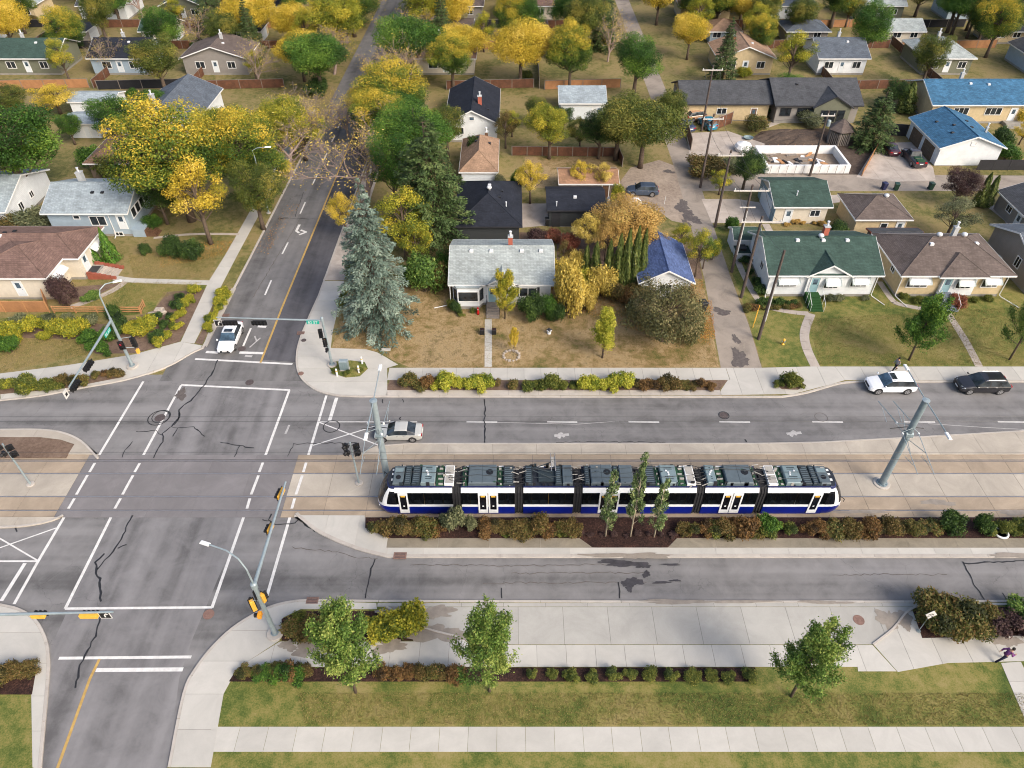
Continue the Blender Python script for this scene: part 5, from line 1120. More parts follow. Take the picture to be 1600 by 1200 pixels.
h = House('brown_hip_house', 'house with brown hipped roof half hidden behind the pale blue house', -61.2, -51.0, 98.4, 106.5, 3.1, 'wall_brown', 'roof_brownhip', rise=2.2, over=.5, kind='hip'); h.gutter_pipe(-2.2, -h.hy - .1, 0, -1, .5); h.window('S', -3, 1.3, 1.5, 1.0); h.window('S', 1.5, 1.3, 1.5, 1.0); h.chimney(-1, 1.2, .6, 1.1, 'chimney_grey'); h.vent(1, -1)
h = House('white_gable_house', 'white gabled house with grey roof behind the golden trees', -59.0, -49.5, 109.8, 124.0, 4.0, 'wall_white', 'roof_slate', ridge='y', rise=2.4, over=.45); h.window('S', 0, 4.3, .7, .5, 1); h.chimney(-2.2, -3.0, .7, 1.5, 'chimney_grey'); h.window('S', -2.2, 1.6, 1.4, 1.1); h.window('W', 0, 1.5, 1.4, 1.0)
h = House('far_left_house', 'grey-roofed white house cut by the left edge below the big green tree', -78.0, -66.2, 84.6, 96.0, 3.0, 'wall_white', 'roof_palegrey', ridge='x', rise=2.2, over=.45); h.window('E', -2.2, 1.2, .9, 1.0, 2); h.window('E', .8, 1.5, .8, .8, 2); h.window('S', 3, 1.3, 1.4, 1.0)
for i, (x0, y0, lab) in enumerate(((-75.0, 122.5, 'larger white flat shed beyond the big green tree, top left'), (-71.5, 113.5, 'small white shed with pale roof in the top left yard'))):
    h = House('white_shed', lab, x0, x0 + (7.5 - 2.5 * i), y0, y0 + 4.5, 2.5, 'wall_white', 'roof_palegrey', rise=.7, over=.25, fnd=.05, cat='shed', group='white sheds in the far left yards'); h.door('S', .5, .05, .8, 1.9, 'door_white', False)
# gazebo
gz = thing('gazebo', 'brown roofed gazebo with slatted walls behind the foundation works', 'gazebo', P(1308, 222, .1)); m = MB(); k = 6; rr = 2.1
pts = [(rr * math.cos(i * 1.047 + .2), rr * math.sin(i * 1.047 + .2)) for i in range(k)]; m.add([(x, y, 2.3) for x, y in pts] + [(0, 0, 3.9)] + [(x, y, 2.2) for x, y in pts], [(i, (i + 1) % k, k) for i in range(k)] + [(i, k + 1 + i, k + 1 + (i + 1) % k, (i + 1) % k) for i in range(k)]); m.build('roof', 'roof_brown', gz)
for i in range(k):
    a, b = Vector(pts[i]) * .85, Vector(pts[(i + 1) % k]) * .85; MB().tube([(a.x, a.y, 0), (a.x, a.y, 2.3)], .06, 5).build('post', 'weathered_wood', gz)
    for q in range(6):
        p = a.lerp(b, (q + .5) / 6); MB().box(p.x - .07, p.y - .07, .05, p.x + .07, p.y + .07, 1.9).build('slat', 'weathered_wood', gz)
# white insulated foundation under construction
fx0, fx1, fy0, fy1 = P(1192, 275).x + .4, P(1328, 275).x, P(1260, 272).y, P(1260, 240).y
fd = thing('foundation_works', 'white insulated basement walls under construction beside the lane', 'foundation', ((fx0 + fx1) / 2, (fy0 + fy1) / 2, .1)); a, b = (fx1 - fx0) / 2, (fy1 - fy0) / 2
for nm, bx in (('form_wall', (-a, -b, a, -b + .35)), ('form_wall', (-a, b - .35, a, b)), ('form_wall', (-a, -b + .36, -a + .35, b - .36)), ('form_wall', (a - .35, -b + .36, a, b - .36))): MB().box(bx[0], bx[1], -.1, bx[2], bx[3], 1.25).build(nm, 'trim_white', fd)
MB().box(-a + .36, -b + .36, -.1, a - .36, b - .36, .06).build('basement_floor', 'dirt', fd)
rd = random.Random(5)
for i in range(34):
    x, y = rd.uniform(-a + .8, a - .8), rd.uniform(-b + .8, b - .8); m = MB(); m.box(-rd.uniform(.3, 1.3), -rd.uniform(.08, .4), .07, rd.uniform(.3, 1.3), rd.uniform(.08, .4), rd.uniform(.12, .3)); m.build('offcut', rd.choice(('trim_white', 'trim_white', 'weathered_wood', 'cedar', 'dark_boards')), fd, loc=(x, y, i * .002), rot=rd.uniform(0, 3.1))
for i in range(9): MB().tube([(-a + 1 + i * (2 * a - 2) / 8, b + .05, 1.3), (-a + .6 + i * (2 * a - 2) / 8, b + 1.6, .0)], .05, 5).build('brace', 'cedar', fd)
for i in range(10): MB().tube([(-a + .8 + i * (2 * a - 1.6) / 9, -b - .03, 1.3), (-a + .5 + i * (2 * a - 1.6) / 9, -b - .55, .0)], .035, 5).build('brace', 'weathered_wood', fd)
# --- rows further up, past the far lots
rd = random.Random(21)
walls = ['wall_white', 'wall_stucco', 'wall_cream_stucco', 'wall_grey', 'wall_blue', 'wall_green']; roofs = ['roof_charcoal', 'roof_brown', 'roof_slate', 'roof_green', 'roof_redbrown', 'roof_grey', 'roof_navy', 'roof_tan']
rn = {'roof_charcoal': 'charcoal', 'roof_brown': 'brown', 'roof_slate': 'slate', 'roof_green': 'green', 'roof_redbrown': 'red-brown', 'roof_grey': 'pale grey', 'roof_navy': 'black', 'roof_tan': 'tan'}
wn = {'wall_white': 'white', 'wall_stucco': 'tan', 'wall_cream_stucco': 'cream', 'wall_grey': 'grey', 'wall_blue': 'pale blue', 'wall_green': 'sage'}
cnt = 0
for row, (yy, kind) in enumerate(((142, 'h'), (160, 'g'), (176, 'h'), (205, 'h'))):
    for col, x in enumerate((-112, -92, -74, -56, -12, 4, 44, 62, 82, 104)):
        if yy < 150 and x == 4: continue
        wl, rf = walls[(cnt * 5 + row) % 6], roofs[(cnt * 3 + row * 2) % 8]; wd = rd.uniform(9.5, 12.5) if kind == 'h' else rd.uniform(6, 7.5); dp = rd.uniform(8, 10) if kind == 'h' else 6.5
        h = House('far_house' if kind == 'h' else 'far_garage', '%s %s, %s roof, %s from left in %s' % (wn[wl], 'house' if kind == 'h' else 'garage', rn[rf], ORD[col], ('nearest far row', 'far garage row', 'middle far row', 'farthest row')[row]),
                  x - wd / 2 + rd.uniform(-1.5, 1.5), x + wd / 2, yy, yy + dp, 3.2 if kind == 'h' else 2.6, wl, rf, 'house' if kind == 'h' else 'garage', rd.choice('xy'), rd.choice(('gable', 'hip')), 2.1 if kind == 'h' else 1.5, group='houses beyond the photographed lots')
        h.window('S', -wd * .25, 1.3, 1.6, 1.1); h.window('S', wd * .27, 1.3, 1.4, 1.1)
        if kind == 'h': h.door('S', 0, .5); h.chimney(rd.uniform(-2, 2), .8, .5, .9, rd.choice(('chimney_brick', 'chimney_grey'))); h.vent(1.4, -1.2)
        else: h.garage_door('E', 0, 3.6, 2.2, 'door_white')
        cnt += 1

# earth heap on the dug plot
m = MB(); rd = random.Random(8); n_ = 18; c_ = P(1240, 214, .1); g_ = []
for i in range(n_):
    for j in range(n_):
        x, y = (i / (n_ - 1) - .5) * 13, (j / (n_ - 1) - .5) * 6.5; f_ = max(0, 1 - (x / 6.3) ** 2 - (y / 3.1) ** 2)
        m.v.append((x + rd.uniform(-.15, .15), y + rd.uniform(-.12, .12), -.08 + .7 * f_ ** .8 + (rd.uniform(-.14, .14) if f_ > 0 else 0)))
for i in range(n_ - 1):
    for j in range(n_ - 1): m.f.append((i * n_ + j, (i + 1) * n_ + j, (i + 1) * n_ + j + 1, i * n_ + j + 1)); m.mi.append(0)
tag(m.build('earth_heap', 'dark_dirt', loc=c_), 'brown heap of dug earth behind the white basement walls', 'earth heap')
# ------------------------------------------------------------------ tram
simple('tram_blue', S(8, 32, 138, .72), .3, .16, 1.1, coat=.3); simple('tram_white', S(234, 236, 238, .88), .3, .09, 1.1, coat=.3); simple('tram_navy', S(34, 44, 92, .8), .4, .1, 2); simple('tram_black', (.012, .012, .014, 1), .45, .2, 3)
simple('bellows', (.018, .018, .02, 1), .85, .3, 6); simple('equip_grey', S(98, 110, 116, .78), .5, .12, 2.5, .1); simple('equip_blue', S(130, 148, 152, .8), .5, .1, 2.5, .1); simple('equip_dark', S(52, 64, 70, .75), .6, .2, 3); simple('equip_green', S(44, 84, 58, .75), .7, .3, 7); simple('grille', S(176, 172, 164, .78), .7, .2, 14); simple('deck', S(40, 46, 56, .75), .7, .25, 4); simple('cable', (.02, .02, .022, 1), .6, .3, 8)
simple('tram_seat', S(120, 126, 140, .7), .8, .2, 6); simple('tram_inside', S(44, 46, 52, .7), .8, .3, 3)
TY = (yS0 + yS1) / 2; TX0, TX1 = -11.45, 28.0; HWD = 1.31
joints = [-4.58, .59, 5.48, 10.55, 15.59, 20.76]
tram = thing('tram', 'long low-floor tram in blue, white and black with open rooftop equipment', 'tram', ((TX0 + TX1) / 2, TY, .03)); TCX = (TX0 + TX1) / 2
def L(x): return x - TCX
def band(x0, x1, w0, z0, w1, z1, name, mat, parent):
    return MB().add([(x0, -w0, z0), (x1, -w0, z0), (x1, w0, z0), (x0, w0, z0), (x0, -w1, z1), (x1, -w1, z1), (x1, w1, z1), (x0, w1, z1)], [(0, 3, 2, 1), (4, 5, 6, 7), (0, 1, 5, 4), (1, 2, 6, 5), (2, 3, 7, 6), (3, 0, 4, 7)]).build(name, mat, parent)
NOSE = 1.75
edges = [TX0 + NOSE] + joints + [TX1 - NOSE]
rd = random.Random(9)
def roof_gear(x0, x1, kinds, roof):
    """equipment cases side by side along the roof deck"""
    x = x0
    for kd, wdt in kinds:
        a, b = L(x) + .04, L(x + wdt) - .04; z = 3.5
        if kd == 'box': o = MB().chamfer(a, -1.0, z, b, 1.0, z + .42, .06).build('equipment_case', rd.choice(('equip_grey', 'equip_blue')), roof); 
        elif kd == 'big':
            o = MB().chamfer(a, -1.02, z, b, 1.02, z + .46, .07).build('air_conditioner', 'equip_grey', roof); c = a + (b - a) * .76
            MB().lathe([(.3, 0), (.3, .03), (.24, .035)], (c, .15, z + .455), 14).build('fan', 'tram_black', o); MB().lathe([(.07, 0), (.07, .06)], (c, .15, z + .48), 8).build('fan_hub', 'equip_dark', o); MB().box((a + b) / 2 - .012, -1.0, z + .455, (a + b) / 2 + .012, 1.0, z + .468).build('seam', 'equip_dark', o)
        elif kd == 'blue':
            o = MB().chamfer(a, -.98, z, b, .98, z + .44, .06).build('equipment_case', 'equip_blue', roof)
            for q in (-.55, -.35, .45, .62): MB().box(a + .35, q, z + .44, b - .3, q + .06, z + .455).build('louvre', 'equip_dark', o)
            for q in (-.1, .12, .3): MB().lathe([(.09, 0), (.09, .05), (.03, .06)], (a + (b - a) * rd.uniform(.3, .7), q, z + .44), 8).build('valve', 'roof_vent_metal', o)
        elif kd == 'green':
            o = MB().box(a, -1.05, z, b, 1.05, z + .1).build('circuit_tray', 'equip_green', roof)
            for q in range(7): MB().box(a + .05 + rd.random() * .2, -.95 + q * .27, z + .1, b - .05 - rd.random() * .2, -.8 + q * .27, z + .16 + rd.random() * .1).build('busbar', 'equip_green' if q % 2 else 'grille', o)
        elif kd == 'grille':
            o = MB().box(a, -1.0, z, b, 1.0, z + .3).build('brake_resistor', 'trim_white', roof)
            for q in (-.92, .05): MB().box(a + .06, q, z + .3, b - .06, q + .86, z + .315).build('mesh_panel', 'grille', o)
        elif kd == 'slat':
            o = MB().chamfer(a, -1.0, z, b, 1.0, z + .36, .05).build('equipment_case', 'equip_dark', roof)
            for q in range(8): MB().box(a + .1, -.85 + q * .22, z + .36, b - .1, -.76 + q * .22, z + .372).build('louvre', 'equip_grey', o)
        elif kd == 'cab':
            o = MB().chamfer(a, -.95, z, b, .95, z + .34, .06).build('equipment_case', 'equip_grey', roof); MB().lathe([(.22, 0), (.22, .03), (.1, .035)], ((a + b) / 2, -.3, z + .335), 12).build('fan', 'tram_black', o); MB().box(a + .1, .2, z + .335, b - .1, .7, z + .35).build('hatch', 'equip_blue', o)
        x += wdt
for i in range(7):
    x0, x1 = edges[i] + (.36 if i else 0), edges[i + 1] - (.36 if i < 6 else 0); a, b = L(x0), L(x1)
    car = band(a, b, HWD - .05, .2, HWD, 1.2, 'carriage', 'tram_blue', tram)
    band(a, b, HWD + .003, 1.2, HWD + .003, 1.48, 'waist_band', 'tram_white', car)
    band(a, b, HWD - .5, 1.48, HWD - .5, 3.02, 'interior', 'tram_inside', car)
    for sy in (-1, 1):
        for q in range(int((b - a) / .85)):
            sx_ = a + .5 + q * .85; MB().chamfer(sx_ - .06, sy * (HWD - .33) - .16, 1.48, sx_ + .06, sy * (HWD - .33) + .16, 2.3 + .12 * (q % 2), .05).build('seat', 'tram_seat', car)
        for q in range(3): MB().tube([(a + (b - a) * (q + .5) / 3, sy * (HWD - .12), 1.48), (a + (b - a) * (q + .5) / 3, sy * (HWD - .12), 3.02)], .02, 5).build('grab_pole', 'signal_yellow', car)
    for q in (a, b - .08): MB().box(q, -HWD + .02, 1.48, q + .08, HWD - .02, 3.02).build('end_pillar', 'tram_black', car)
    band(a, b, HWD + .003, 3.02, HWD - .26, 3.46, 'roof_band', 'tram_white', car)
    rf = band(a, b, HWD - .25, 3.46, HWD - .25, 3.5, 'roof', 'deck', car)
    for sy in (-1, 1): MB().box(a, sy * (HWD - .25) - .04, 3.44, b, sy * (HWD - .25) + .04, 3.58).build('roof_edge', 'tram_navy', car)
    for sy in (1,):
        k = int((b - a) / .95)
        for q in range(k): MB().box(a + .25 + q * .95, 1.0, 3.58, a + .78 + q * .95, 1.09, 3.66).build('cover_clip', 'trim_white', rf)
    doors = {0: [(-9.06, 1)], 1: [(-1.99, 2)], 3: [(8.09, 2)], 5: [(18.33, 2)], 6: [(25.33, 1)]}.get(i, [])
    n = max(2, int((b - a) / 1.75))
    for sy in (-1, 1):
        for q in range(n):
            w0, w1 = a + (b - a) * q / n + .012, a + (b - a) * (q + 1) / n - .012
            if any(w0 - .1 < L(dx) + .75 * k and w1 + .1 > L(dx) - .75 * k for dx, k in doors): 
                for dx, k in doors: 
                    for p0, p1 in ((w0, min(w1, L(dx) - .43 * k)), (max(w0, L(dx) + .43 * k), w1)):
                        y = sy * (HWD - .02)
                        if p1 - p0 > .12: MB().box(p0, min(y, y + sy * .012), 1.5, p1, max(y, y + sy * .012), 3.0).build('window_pane', 'tram_window', car)
                continue
            y = sy * (HWD - .02); MB().box(w0, min(y, y + sy * .012), 1.5, w1, max(y, y + sy * .012), 3.0).build('window_pane', 'tram_window', car)
        for dx, k in doors:
            for d in range(k):
                c = L(dx) + (d - (k - 1) / 2) * .86; y = sy * (HWD + .004); y2 = sy * (HWD + .05); hw = .4
                fr = MB(); lo, hi = min(y, y2), max(y, y2)
                fr.box(c - hw, lo, .42, c - hw + .13, hi, 3.0); fr.box(c + hw - .13, lo, .42, c + hw, hi, 3.0); fr.box(c - hw + .13, lo, .42, c + hw - .13, hi, .85); fr.box(c - hw + .13, lo, 2.72, c + hw - .13, hi, 3.0)
                o = fr.build('door', 'tram_white', car); y3 = sy * (HWD + .03); MB().box(c - hw + .13, min(y3, y), .85, c + hw - .13, max(y3, y), 2.72).build('door_glass', 'tram_glass', o)
                MB().box(c - .07, min(y2, y2 + sy * .01), 1.28, c + .07, max(y2, y2 + sy * .01), 1.42).build('push_button', 'plate_white', o); MB().box(c - .18, min(y3, y3 + sy * .012), 2.5, c + .18, max(y3, y3 + sy * .012), 2.66).build('door_sign', 'signal_yellow', o)
    full = x1 - x0
    kinds = {0: [('cab', .95), ('slat', .62), ('slat', .75), ('blue', 1.25), ('green', .7), ('grille', .85)], 1: [('green', .5), ('big', 2.4), ('green', .5), ('slat', .9)], 2: [('slat', .7), ('none', 1.8), ('slat', .6), ('box', .9)], 3: [('slat', .5), ('big', 1.9), ('slat', .5), ('box', 1.2)], 4: [('slat', .9), ('green', .4), ('blue', 1.4), ('green', .7), ('grille', .8)], 5: [('blue', .85), ('green', .7), ('big', 2.3), ('green', .4)], 6: [('grille', .85), ('green', .6), ('blue', 1.4), ('slat', .8), ('slat', .55), ('cab', 1.0)]}[i]
    tot = sum(w for _, w in kinds); st = x0 + (full - tot) / 2; roof_gear(st, x1, kinds, rf)
    for q in range(20):     # small fittings between the cases
        xx, yy, w_, d_ = rd.uniform(a + .2, b - .4), rd.choice((-1.02, -.96, rd.uniform(-.7, .7), .94)), rd.uniform(.06, .3), rd.uniform(.05, .14); MB().box(xx, yy, 3.5, xx + w_, yy + d_, rd.uniform(3.6, 4.04)).build('roof_fitting', rd.choice(('equip_dark', 'equip_green', 'cable', 'grille', 'tram_black')), rf)
    for q in range(3): yy = rd.uniform(-.9, .9); MB().tube([(a + .1, yy, 4.0), (a + (b - a) * .3, yy + rd.uniform(-.2, .2), 4.03), (a + (b - a) * .65, yy, 3.99), (b - .1, yy + rd.uniform(-.2, .2), 4.0)], .022, 4).build('conduit', rd.choice(('cable', 'equip_dark')), rf)
    # cable looms near the joints
    for end in ((x0, 1), (x1, -1)):
        if (end[1] == 1 and i == 0) or (end[1] == -1 and i == 6): continue
        for q in range(7):
            y = -.9 + q * .3 + rd.uniform(-.1, .1); xx = L(end[0]); z = 3.52
            MB().tube([(xx + end[1] * rd.uniform(.35, .75), y + rd.uniform(-.3, .3), z + .05), (xx + end[1] * .2, y, z + rd.uniform(.15, .4)), (xx - end[1] * .34, y + rd.uniform(-.2, .2), z + rd.uniform(.1, .3))], .035, 5).build('cable', rd.choice(('cable', 'cable', 'grille')), rf)
for j in joints:
    o = None
    for q in range(6):
        a = L(j) - .36 + q * .12; w = HWD - (.1 if q % 2 else .04)
        m = MB(); pr = [(-w, .3), (w, .3), (w, 2.9), (w - .25, 3.42), (-w + .25, 3.42), (-w, 2.9)]; m.add([(a + .004, p, z) for p, z in pr] + [(a + .116, p, z) for p, z in pr], [tuple(range(6))[::-1], tuple(range(6, 12))] + [(k, (k + 1) % 6, 6 + (k + 1) % 6, 6 + k) for k in range(6)])
        o2 = m.build('bellows' if o is None else 'fold', 'bellows', tram if o is None else o); o = o or o2
    MB().box(L(j) - .22, -.5, 3.43, L(j) + .22, .8, 3.56).build('joint_cover', 'bellows', o)
# rounded cab ends
def nose(sgn, xb):
    zs = [.24, .5, .8, 1.05, 1.2, 1.48, 1.9, 2.4, 2.8, 3.05, 3.3, 3.5, 3.6]; Lz = [1.45, 1.62, 1.72, 1.75, 1.74, 1.7, 1.56, 1.34, 1.1, .92, .7, .42, .1]
    wz = [HWD - .08, HWD - .03, HWD, HWD, HWD, HWD, HWD - .02, HWD - .03, HWD - .05, HWD - .1, HWD - .2, HWD - .26, HWD - .4]
    na = 20; grid = []
    for z, l, w_ in zip(zs, Lz, wz):
        row = []
        for k in range(na + 1):
            t = -math.pi / 2 + math.pi * k / na; cc, ss = math.cos(t), math.sin(t)
            row.append((xb + sgn * l * abs(cc) ** .62, w_ * math.copysign(abs(ss) ** .72, ss), z))
        grid.append(row)
    parts = {}
    for i in range(len(zs) - 1):
        for k in range(na):
            kk = min(k, na - 1 - k); z = (zs[i] + zs[i + 1]) / 2
            if z < 1.2: p = 'front_skirt'
            elif z < 1.48: p = 'front_band'
            elif z > 3.3: p = 'front_roof'
            elif kk <= 1: p = 'cab_side_window' if z < 3.0 else 'front_pillar'
            elif kk <= 3: p = 'front_pillar'
            else: p = 'windscreen'
            parts.setdefault(p, MB()).add([grid[i][k], grid[i][k + 1], grid[i + 1][k + 1], grid[i + 1][k]], [(0, 1, 2, 3)])
    MT = dict(front_skirt='tram_blue', front_band='tram_white', front_roof='tram_navy', cab_side_window='tram_glass', front_pillar='tram_white', windscreen='tram_glass')
    cab = None
    for p in ('front_skirt', 'front_band', 'front_roof', 'cab_side_window', 'front_pillar', 'windscreen'):
        m = parts[p]
        o = m.build('cab' if cab is None else p, MT[p], tram if cab is None else cab, True); cab = cab or o
    MB().prism([(xb + sgn * 1.0 * c, s_) for c, s_ in ((-.02, -1.0), (.35, -.92), (.55, -.5), (.6, 0), (.55, .5), (.35, .92), (-.02, 1.0))], 3.42, 3.62).build('cab_roof', 'deck', cab)
    for q in (-.5, .1, .55): MB().box(xb + sgn * .2 - .1, q, 3.62, xb + sgn * .2 + .1, q + .22, 3.64).build('roof_panel', 'trim_white', cab)
    for s_ in (-1, 1):
        MB().box(xb + sgn * 1.45 - .12, s_ * .75 - .16, .86, xb + sgn * 1.45 + .12, s_ * .75 + .16, 1.04).build('headlight', 'lens_white', cab)
        MB().tube([(xb + sgn * 1.0, s_ * 1.2, 2.5), (xb + sgn * 1.3, s_ * 1.5, 2.45), (xb + sgn * 1.3, s_ * 1.5, 2.15)], .035, 5).build('mirror_arm', 'tram_black', cab)
nose(-1, L(TX0 + NOSE)); nose(1, L(TX1 - NOSE))
for x in (-8, -1.8, 3.0, 8.2, 13, 18.2, 24.5):
    bg = MB().box(L(x) - 1.1, -.9, .12, L(x) + 1.1, .9, .34).build('bogie', 'tram_black', tram)
    for dx in (-.75, .75):
        for sy in (-1, 1): MB().wheel((L(x) + dx, sy * .72, .3), .3, .12, 14).build('wheel', 'rail_steel', bg)
# pantograph
pn = MB().box(L(2.2), -.6, 3.55, L(3.6), .6, 3.66).build('pantograph', 'equip_dark', tram); kx, hx_ = L(1.7), L(3.35)
for s_ in (-.35, .35): MB().tube([(L(3.4), s_, 3.66), (kx, s_ * .4, 4.55)], .045, 6).build('lower_arm', 'equip_dark', pn)
MB().tube([(kx, 0, 4.55), (hx_, 0, 5.45)], .04, 6).build('upper_arm', 'equip_dark', pn)
for dx in (-.17, .17): MB().tube([(hx_ + dx, -.95, 5.38), (hx_ + dx, -.7, 5.52), (hx_ + dx, .7, 5.52), (hx_ + dx, .95, 5.38)], .028, 6).build('collector_bow', 'rail_steel', pn)
MB().box(hx_ - .2, -.5, 5.43, hx_ + .2, .5, 5.46).build('collector_frame', 'grille', pn)

# ------------------------------------------------------------------ cars
def carpaint(name, c, metal=.0): simple(name, c, .28, .03, 2, metal, coat=.6, spec=.5)
carpaint('paint_silver', S(196, 196, 190, .86), .1); carpaint('paint_car_white', S(240, 242, 244, .88)); carpaint('paint_black', (.016, .016, .02, 1)); carpaint('paint_bluegrey', S(78, 92, 112, .8), .2); carpaint('paint_maroon', S(84, 44, 56, .7), .2); carpaint('paint_pickup', S(78, 70, 74, .75), .3); carpaint('paint_tan', S(190, 150, 120, .78)); carpaint('paint_teal', S(30, 130, 160, .78)); carpaint('paint_navy', S(50, 62, 96, .75))
def car(name, label, loc, rz, paint, kind='sedan', length=4.6, width=1.78, height=1.45, sunroof=False, rails=False, glassm='car_glass', cladding=False):
    """lofted body: nose at +x, sections along the length, panels split into parts"""
    t = thing(name, label, 'car' if kind != 'pickup' else 'pickup', loc, rz); Ln, H_ = length, height
    prof = {  # fraction of length from the nose: top height fraction, belt height fraction
     'sedan': dict(cowl=.27, wtop=.44, bp=.545, cp=.67, rend=.70, rbot=.86, hood=(.50, .63), deck=(.72, .68), belt=.66),
     'suv': dict(cowl=.26, wtop=.42, bp=.54, cp=.71, rend=.86, rbot=.965, hood=(.52, .64), deck=(.66, .64), belt=.63),
     'pickup': dict(cowl=.27, wtop=.38, bp=.47, cp=.55, rend=.57, rbot=.61, hood=(.52, .60), deck=(.58, .58), belt=.6)}[kind]
    g = lambda f: Ln * (.5 - f)
    st = [(0, .40, .70), (.012, .46, .84), (.05, prof['hood'][0], .93), (.14, prof['hood'][0] + .06, .985), (prof['cowl'], prof['hood'][1], 1.0), (prof['wtop'], .97, 1.0), (prof['bp'] - .012, 1.0, 1.0), (prof['bp'] + .012, 1.0, 1.0), (prof['cp'], .99, 1.0), (prof['rend'], .965, 1.0), (prof['rbot'], prof['deck'][0], .99)]
    st += [(.94, prof['deck'][1], .95), (.985, prof['deck'][1] - .04, .88), (1.0, .5, .8)] if kind == 'sedan' else ([(.985, .62, .9), (1.0, .5, .84)] if kind == 'suv' else [(.63, .57, 1.0), (.97, .57, .98), (1.0, .52, .94)])
    rows = []
    for f, top, wf in st:
        w = width / 2 * wf; zt = H_ * top; zb = H_ * prof['belt'] * (1.0 if f > .2 else .92); green = zt > zb + .08
        if not green: zb = min(zb, zt - .07)
        wr = w * (.76 if green else .93); bot = .2 if .06 < f < .95 else .3
        ring = [(w * .86, bot), (w * .98, bot + .14), (w, (bot + zb) * .52), (w * .985, zb - .06), (w * .95, zb), (wr, zt - .055), (wr * .9, zt - .012), (wr * .45, zt + .012), (0, zt + .018)]
        rows.append((g(f), ring))
    P_ = {}
    nS = len(rows)
    def put(key, i, j, s_):
        x0, r0 = rows[i]; x1, r1 = rows[i + 1]; P_.setdefault(key, MB()).add([(x0, s_ * r0[j][0], r0[j][1]), (x1, s_ * r1[j][0], r1[j][1]), (x1, s_ * r1[j + 1][0], r1[j + 1][1]), (x0, s_ * r0[j + 1][0], r0[j + 1][1])], [(0, 1, 2, 3) if s_ < 0 else (3, 2, 1, 0)])
    for i in range(nS - 1):
        for j in range(8):
            for s_ in (-1, 1):
                sd = 'l' if s_ > 0 else 'r'
                if j == 4 and 4 <= i <= 9 and i != 6 and not (kind == 'pickup' and i >= 9): key = 'side_window_%s%d' % (sd, i <= 5)
                elif j >= 5 and i == 4: key = 'windscreen'
                elif j >= 5 and i == 9: key = 'rear_window'
                elif j in (1, 2, 3) and i in (4, 5): key = 'door_%s0' % sd
                elif j in (1, 2, 3) and i in (7,) : key = 'door_%s1' % sd
                elif j == 4 and i == 6: key = 'pillar_%s' % sd
                elif j >= 4 and i <= 3: key = 'bonnet'
                elif j >= 5 and 5 <= i <= 8: key = 'car_roof'
                elif j == 0 and cladding: key = 'sill'
                else: key = 'body'
                put(key, i, j, s_)
    b = P_['body']
    for i in (0, nS - 1): x, r = rows[i]; b.add([(x, -y, z) for y, z in r] + [(x, y, z) for y, z in r[::-1]], [tuple(range(len(r) * 2))])
    for i in range(nS - 1): (x0, r0), (x1, r1) = rows[i], rows[i + 1]; b.add([(x0, -r0[0][0], r0[0][1]), (x1, -r1[0][0], r1[0][1]), (x1, r1[0][0], r1[0][1]), (x0, r0[0][0], r0[0][1])], [(0, 1, 2, 3)])
    body = b.build('body', paint, t, True)
    for k, m in P_.items():
        if k == 'body': continue
        base = k.rsplit('_', 1)[0] if k.split('_')[-1][0] in 'lr' and k not in ('car_roof',) else k
        gm = (glassm if 'windscreen' in k else 'car_glass') if 'window' in k or 'windscreen' in k else ('black_trim' if base in ('pillar', 'sill') else paint)
        o = m.build(base, gm, t, True)
        if base == 'door':
            s_ = 1 if k.split('_')[1][0] == 'l' else -1; xs = [v[0] for v in m.v]; MB().box(min(xs) + .1, s_ * width / 2 * 1.0 - .012, H_ * .56, min(xs) + .28, s_ * width / 2 + .015, H_ * .585).build('handle', 'chrome', o)
    wr_ = .33 if kind == 'sedan' else .375
    for fx in (.19, .80):
        for s_ in (-1, 1):
            y = s_ * (width / 2 - .1); MB().wheel((g(fx), s_ * (width / 2 - .1), wr_ + .03), wr_ * 1.16, .212, 22).build('wheel_arch', 'black_trim', t)
            wh = MB().wheel((g(fx), y, wr_), wr_, .235, 22).build('wheel', 'rubber', t); rim = MB().wheel((g(fx), y, wr_), wr_ * .68, .25, 20, prof=[(wr_ * .5, -.125), (wr_ * .7, -.124), (wr_ * .7, .124), (wr_ * .5, .125)]).build('rim', 'rim_alloy', wh)
            for q in range(5):
                a = q * 1.2566 + .3; MB().box(-.03, -.129, wr_ * .3, .03, .129, wr_ * .56).build('spoke_gap', 'black_trim', wh, loc=(g(fx), y, wr_), rot=(0, a, 0))
    zf = H_ * prof['hood'][0]
    for s_ in (-1, 1):
        w = width / 2
        MB().add([(g(.004), s_ * w * .45, zf - .16), (g(.018), s_ * w * .8, zf - .13), (g(.075), s_ * w * .965, zf - .02), (g(.03), s_ * w * .55, zf - .0), (g(.02), s_ * w * .5, zf - .24), (g(.03), s_ * w * .82, zf - .22), (g(.08), s_ * w * .95, zf - .12), (g(.05), s_ * w * .55, zf - .24)], [(0, 1, 2, 3), (0, 4, 5, 1), (1, 5, 6, 2), (4, 7, 6, 5), (0, 3, 7, 4), (3, 2, 6, 7)]).build('headlight', 'lens_white', t)
        MB().box(g(1.0) - .02, min(s_ * w * .5, s_ * w * .86), H_ * .5, g(.955), max(s_ * w * .5, s_ * w * .86), H_ * .6).build('tail_light', 'lens_red', t)
        MB().chamfer(g(prof['cowl'] + .035), min(s_ * (w + .02), s_ * (w + .2)), H_ * .64, g(prof['cowl'] + .005), max(s_ * (w + .02), s_ * (w + .2)), H_ * .64 + .16, .03).build('mirror', paint, t)
    MB().box(g(.02), -width * .24, zf - .3, g(-.003), width * .24, zf - .12).build('grille', 'black_trim', t); MB().box(g(.012), -width * .3, .32, g(-.002), width * .3, .44).build('air_intake', 'black_trim', t)
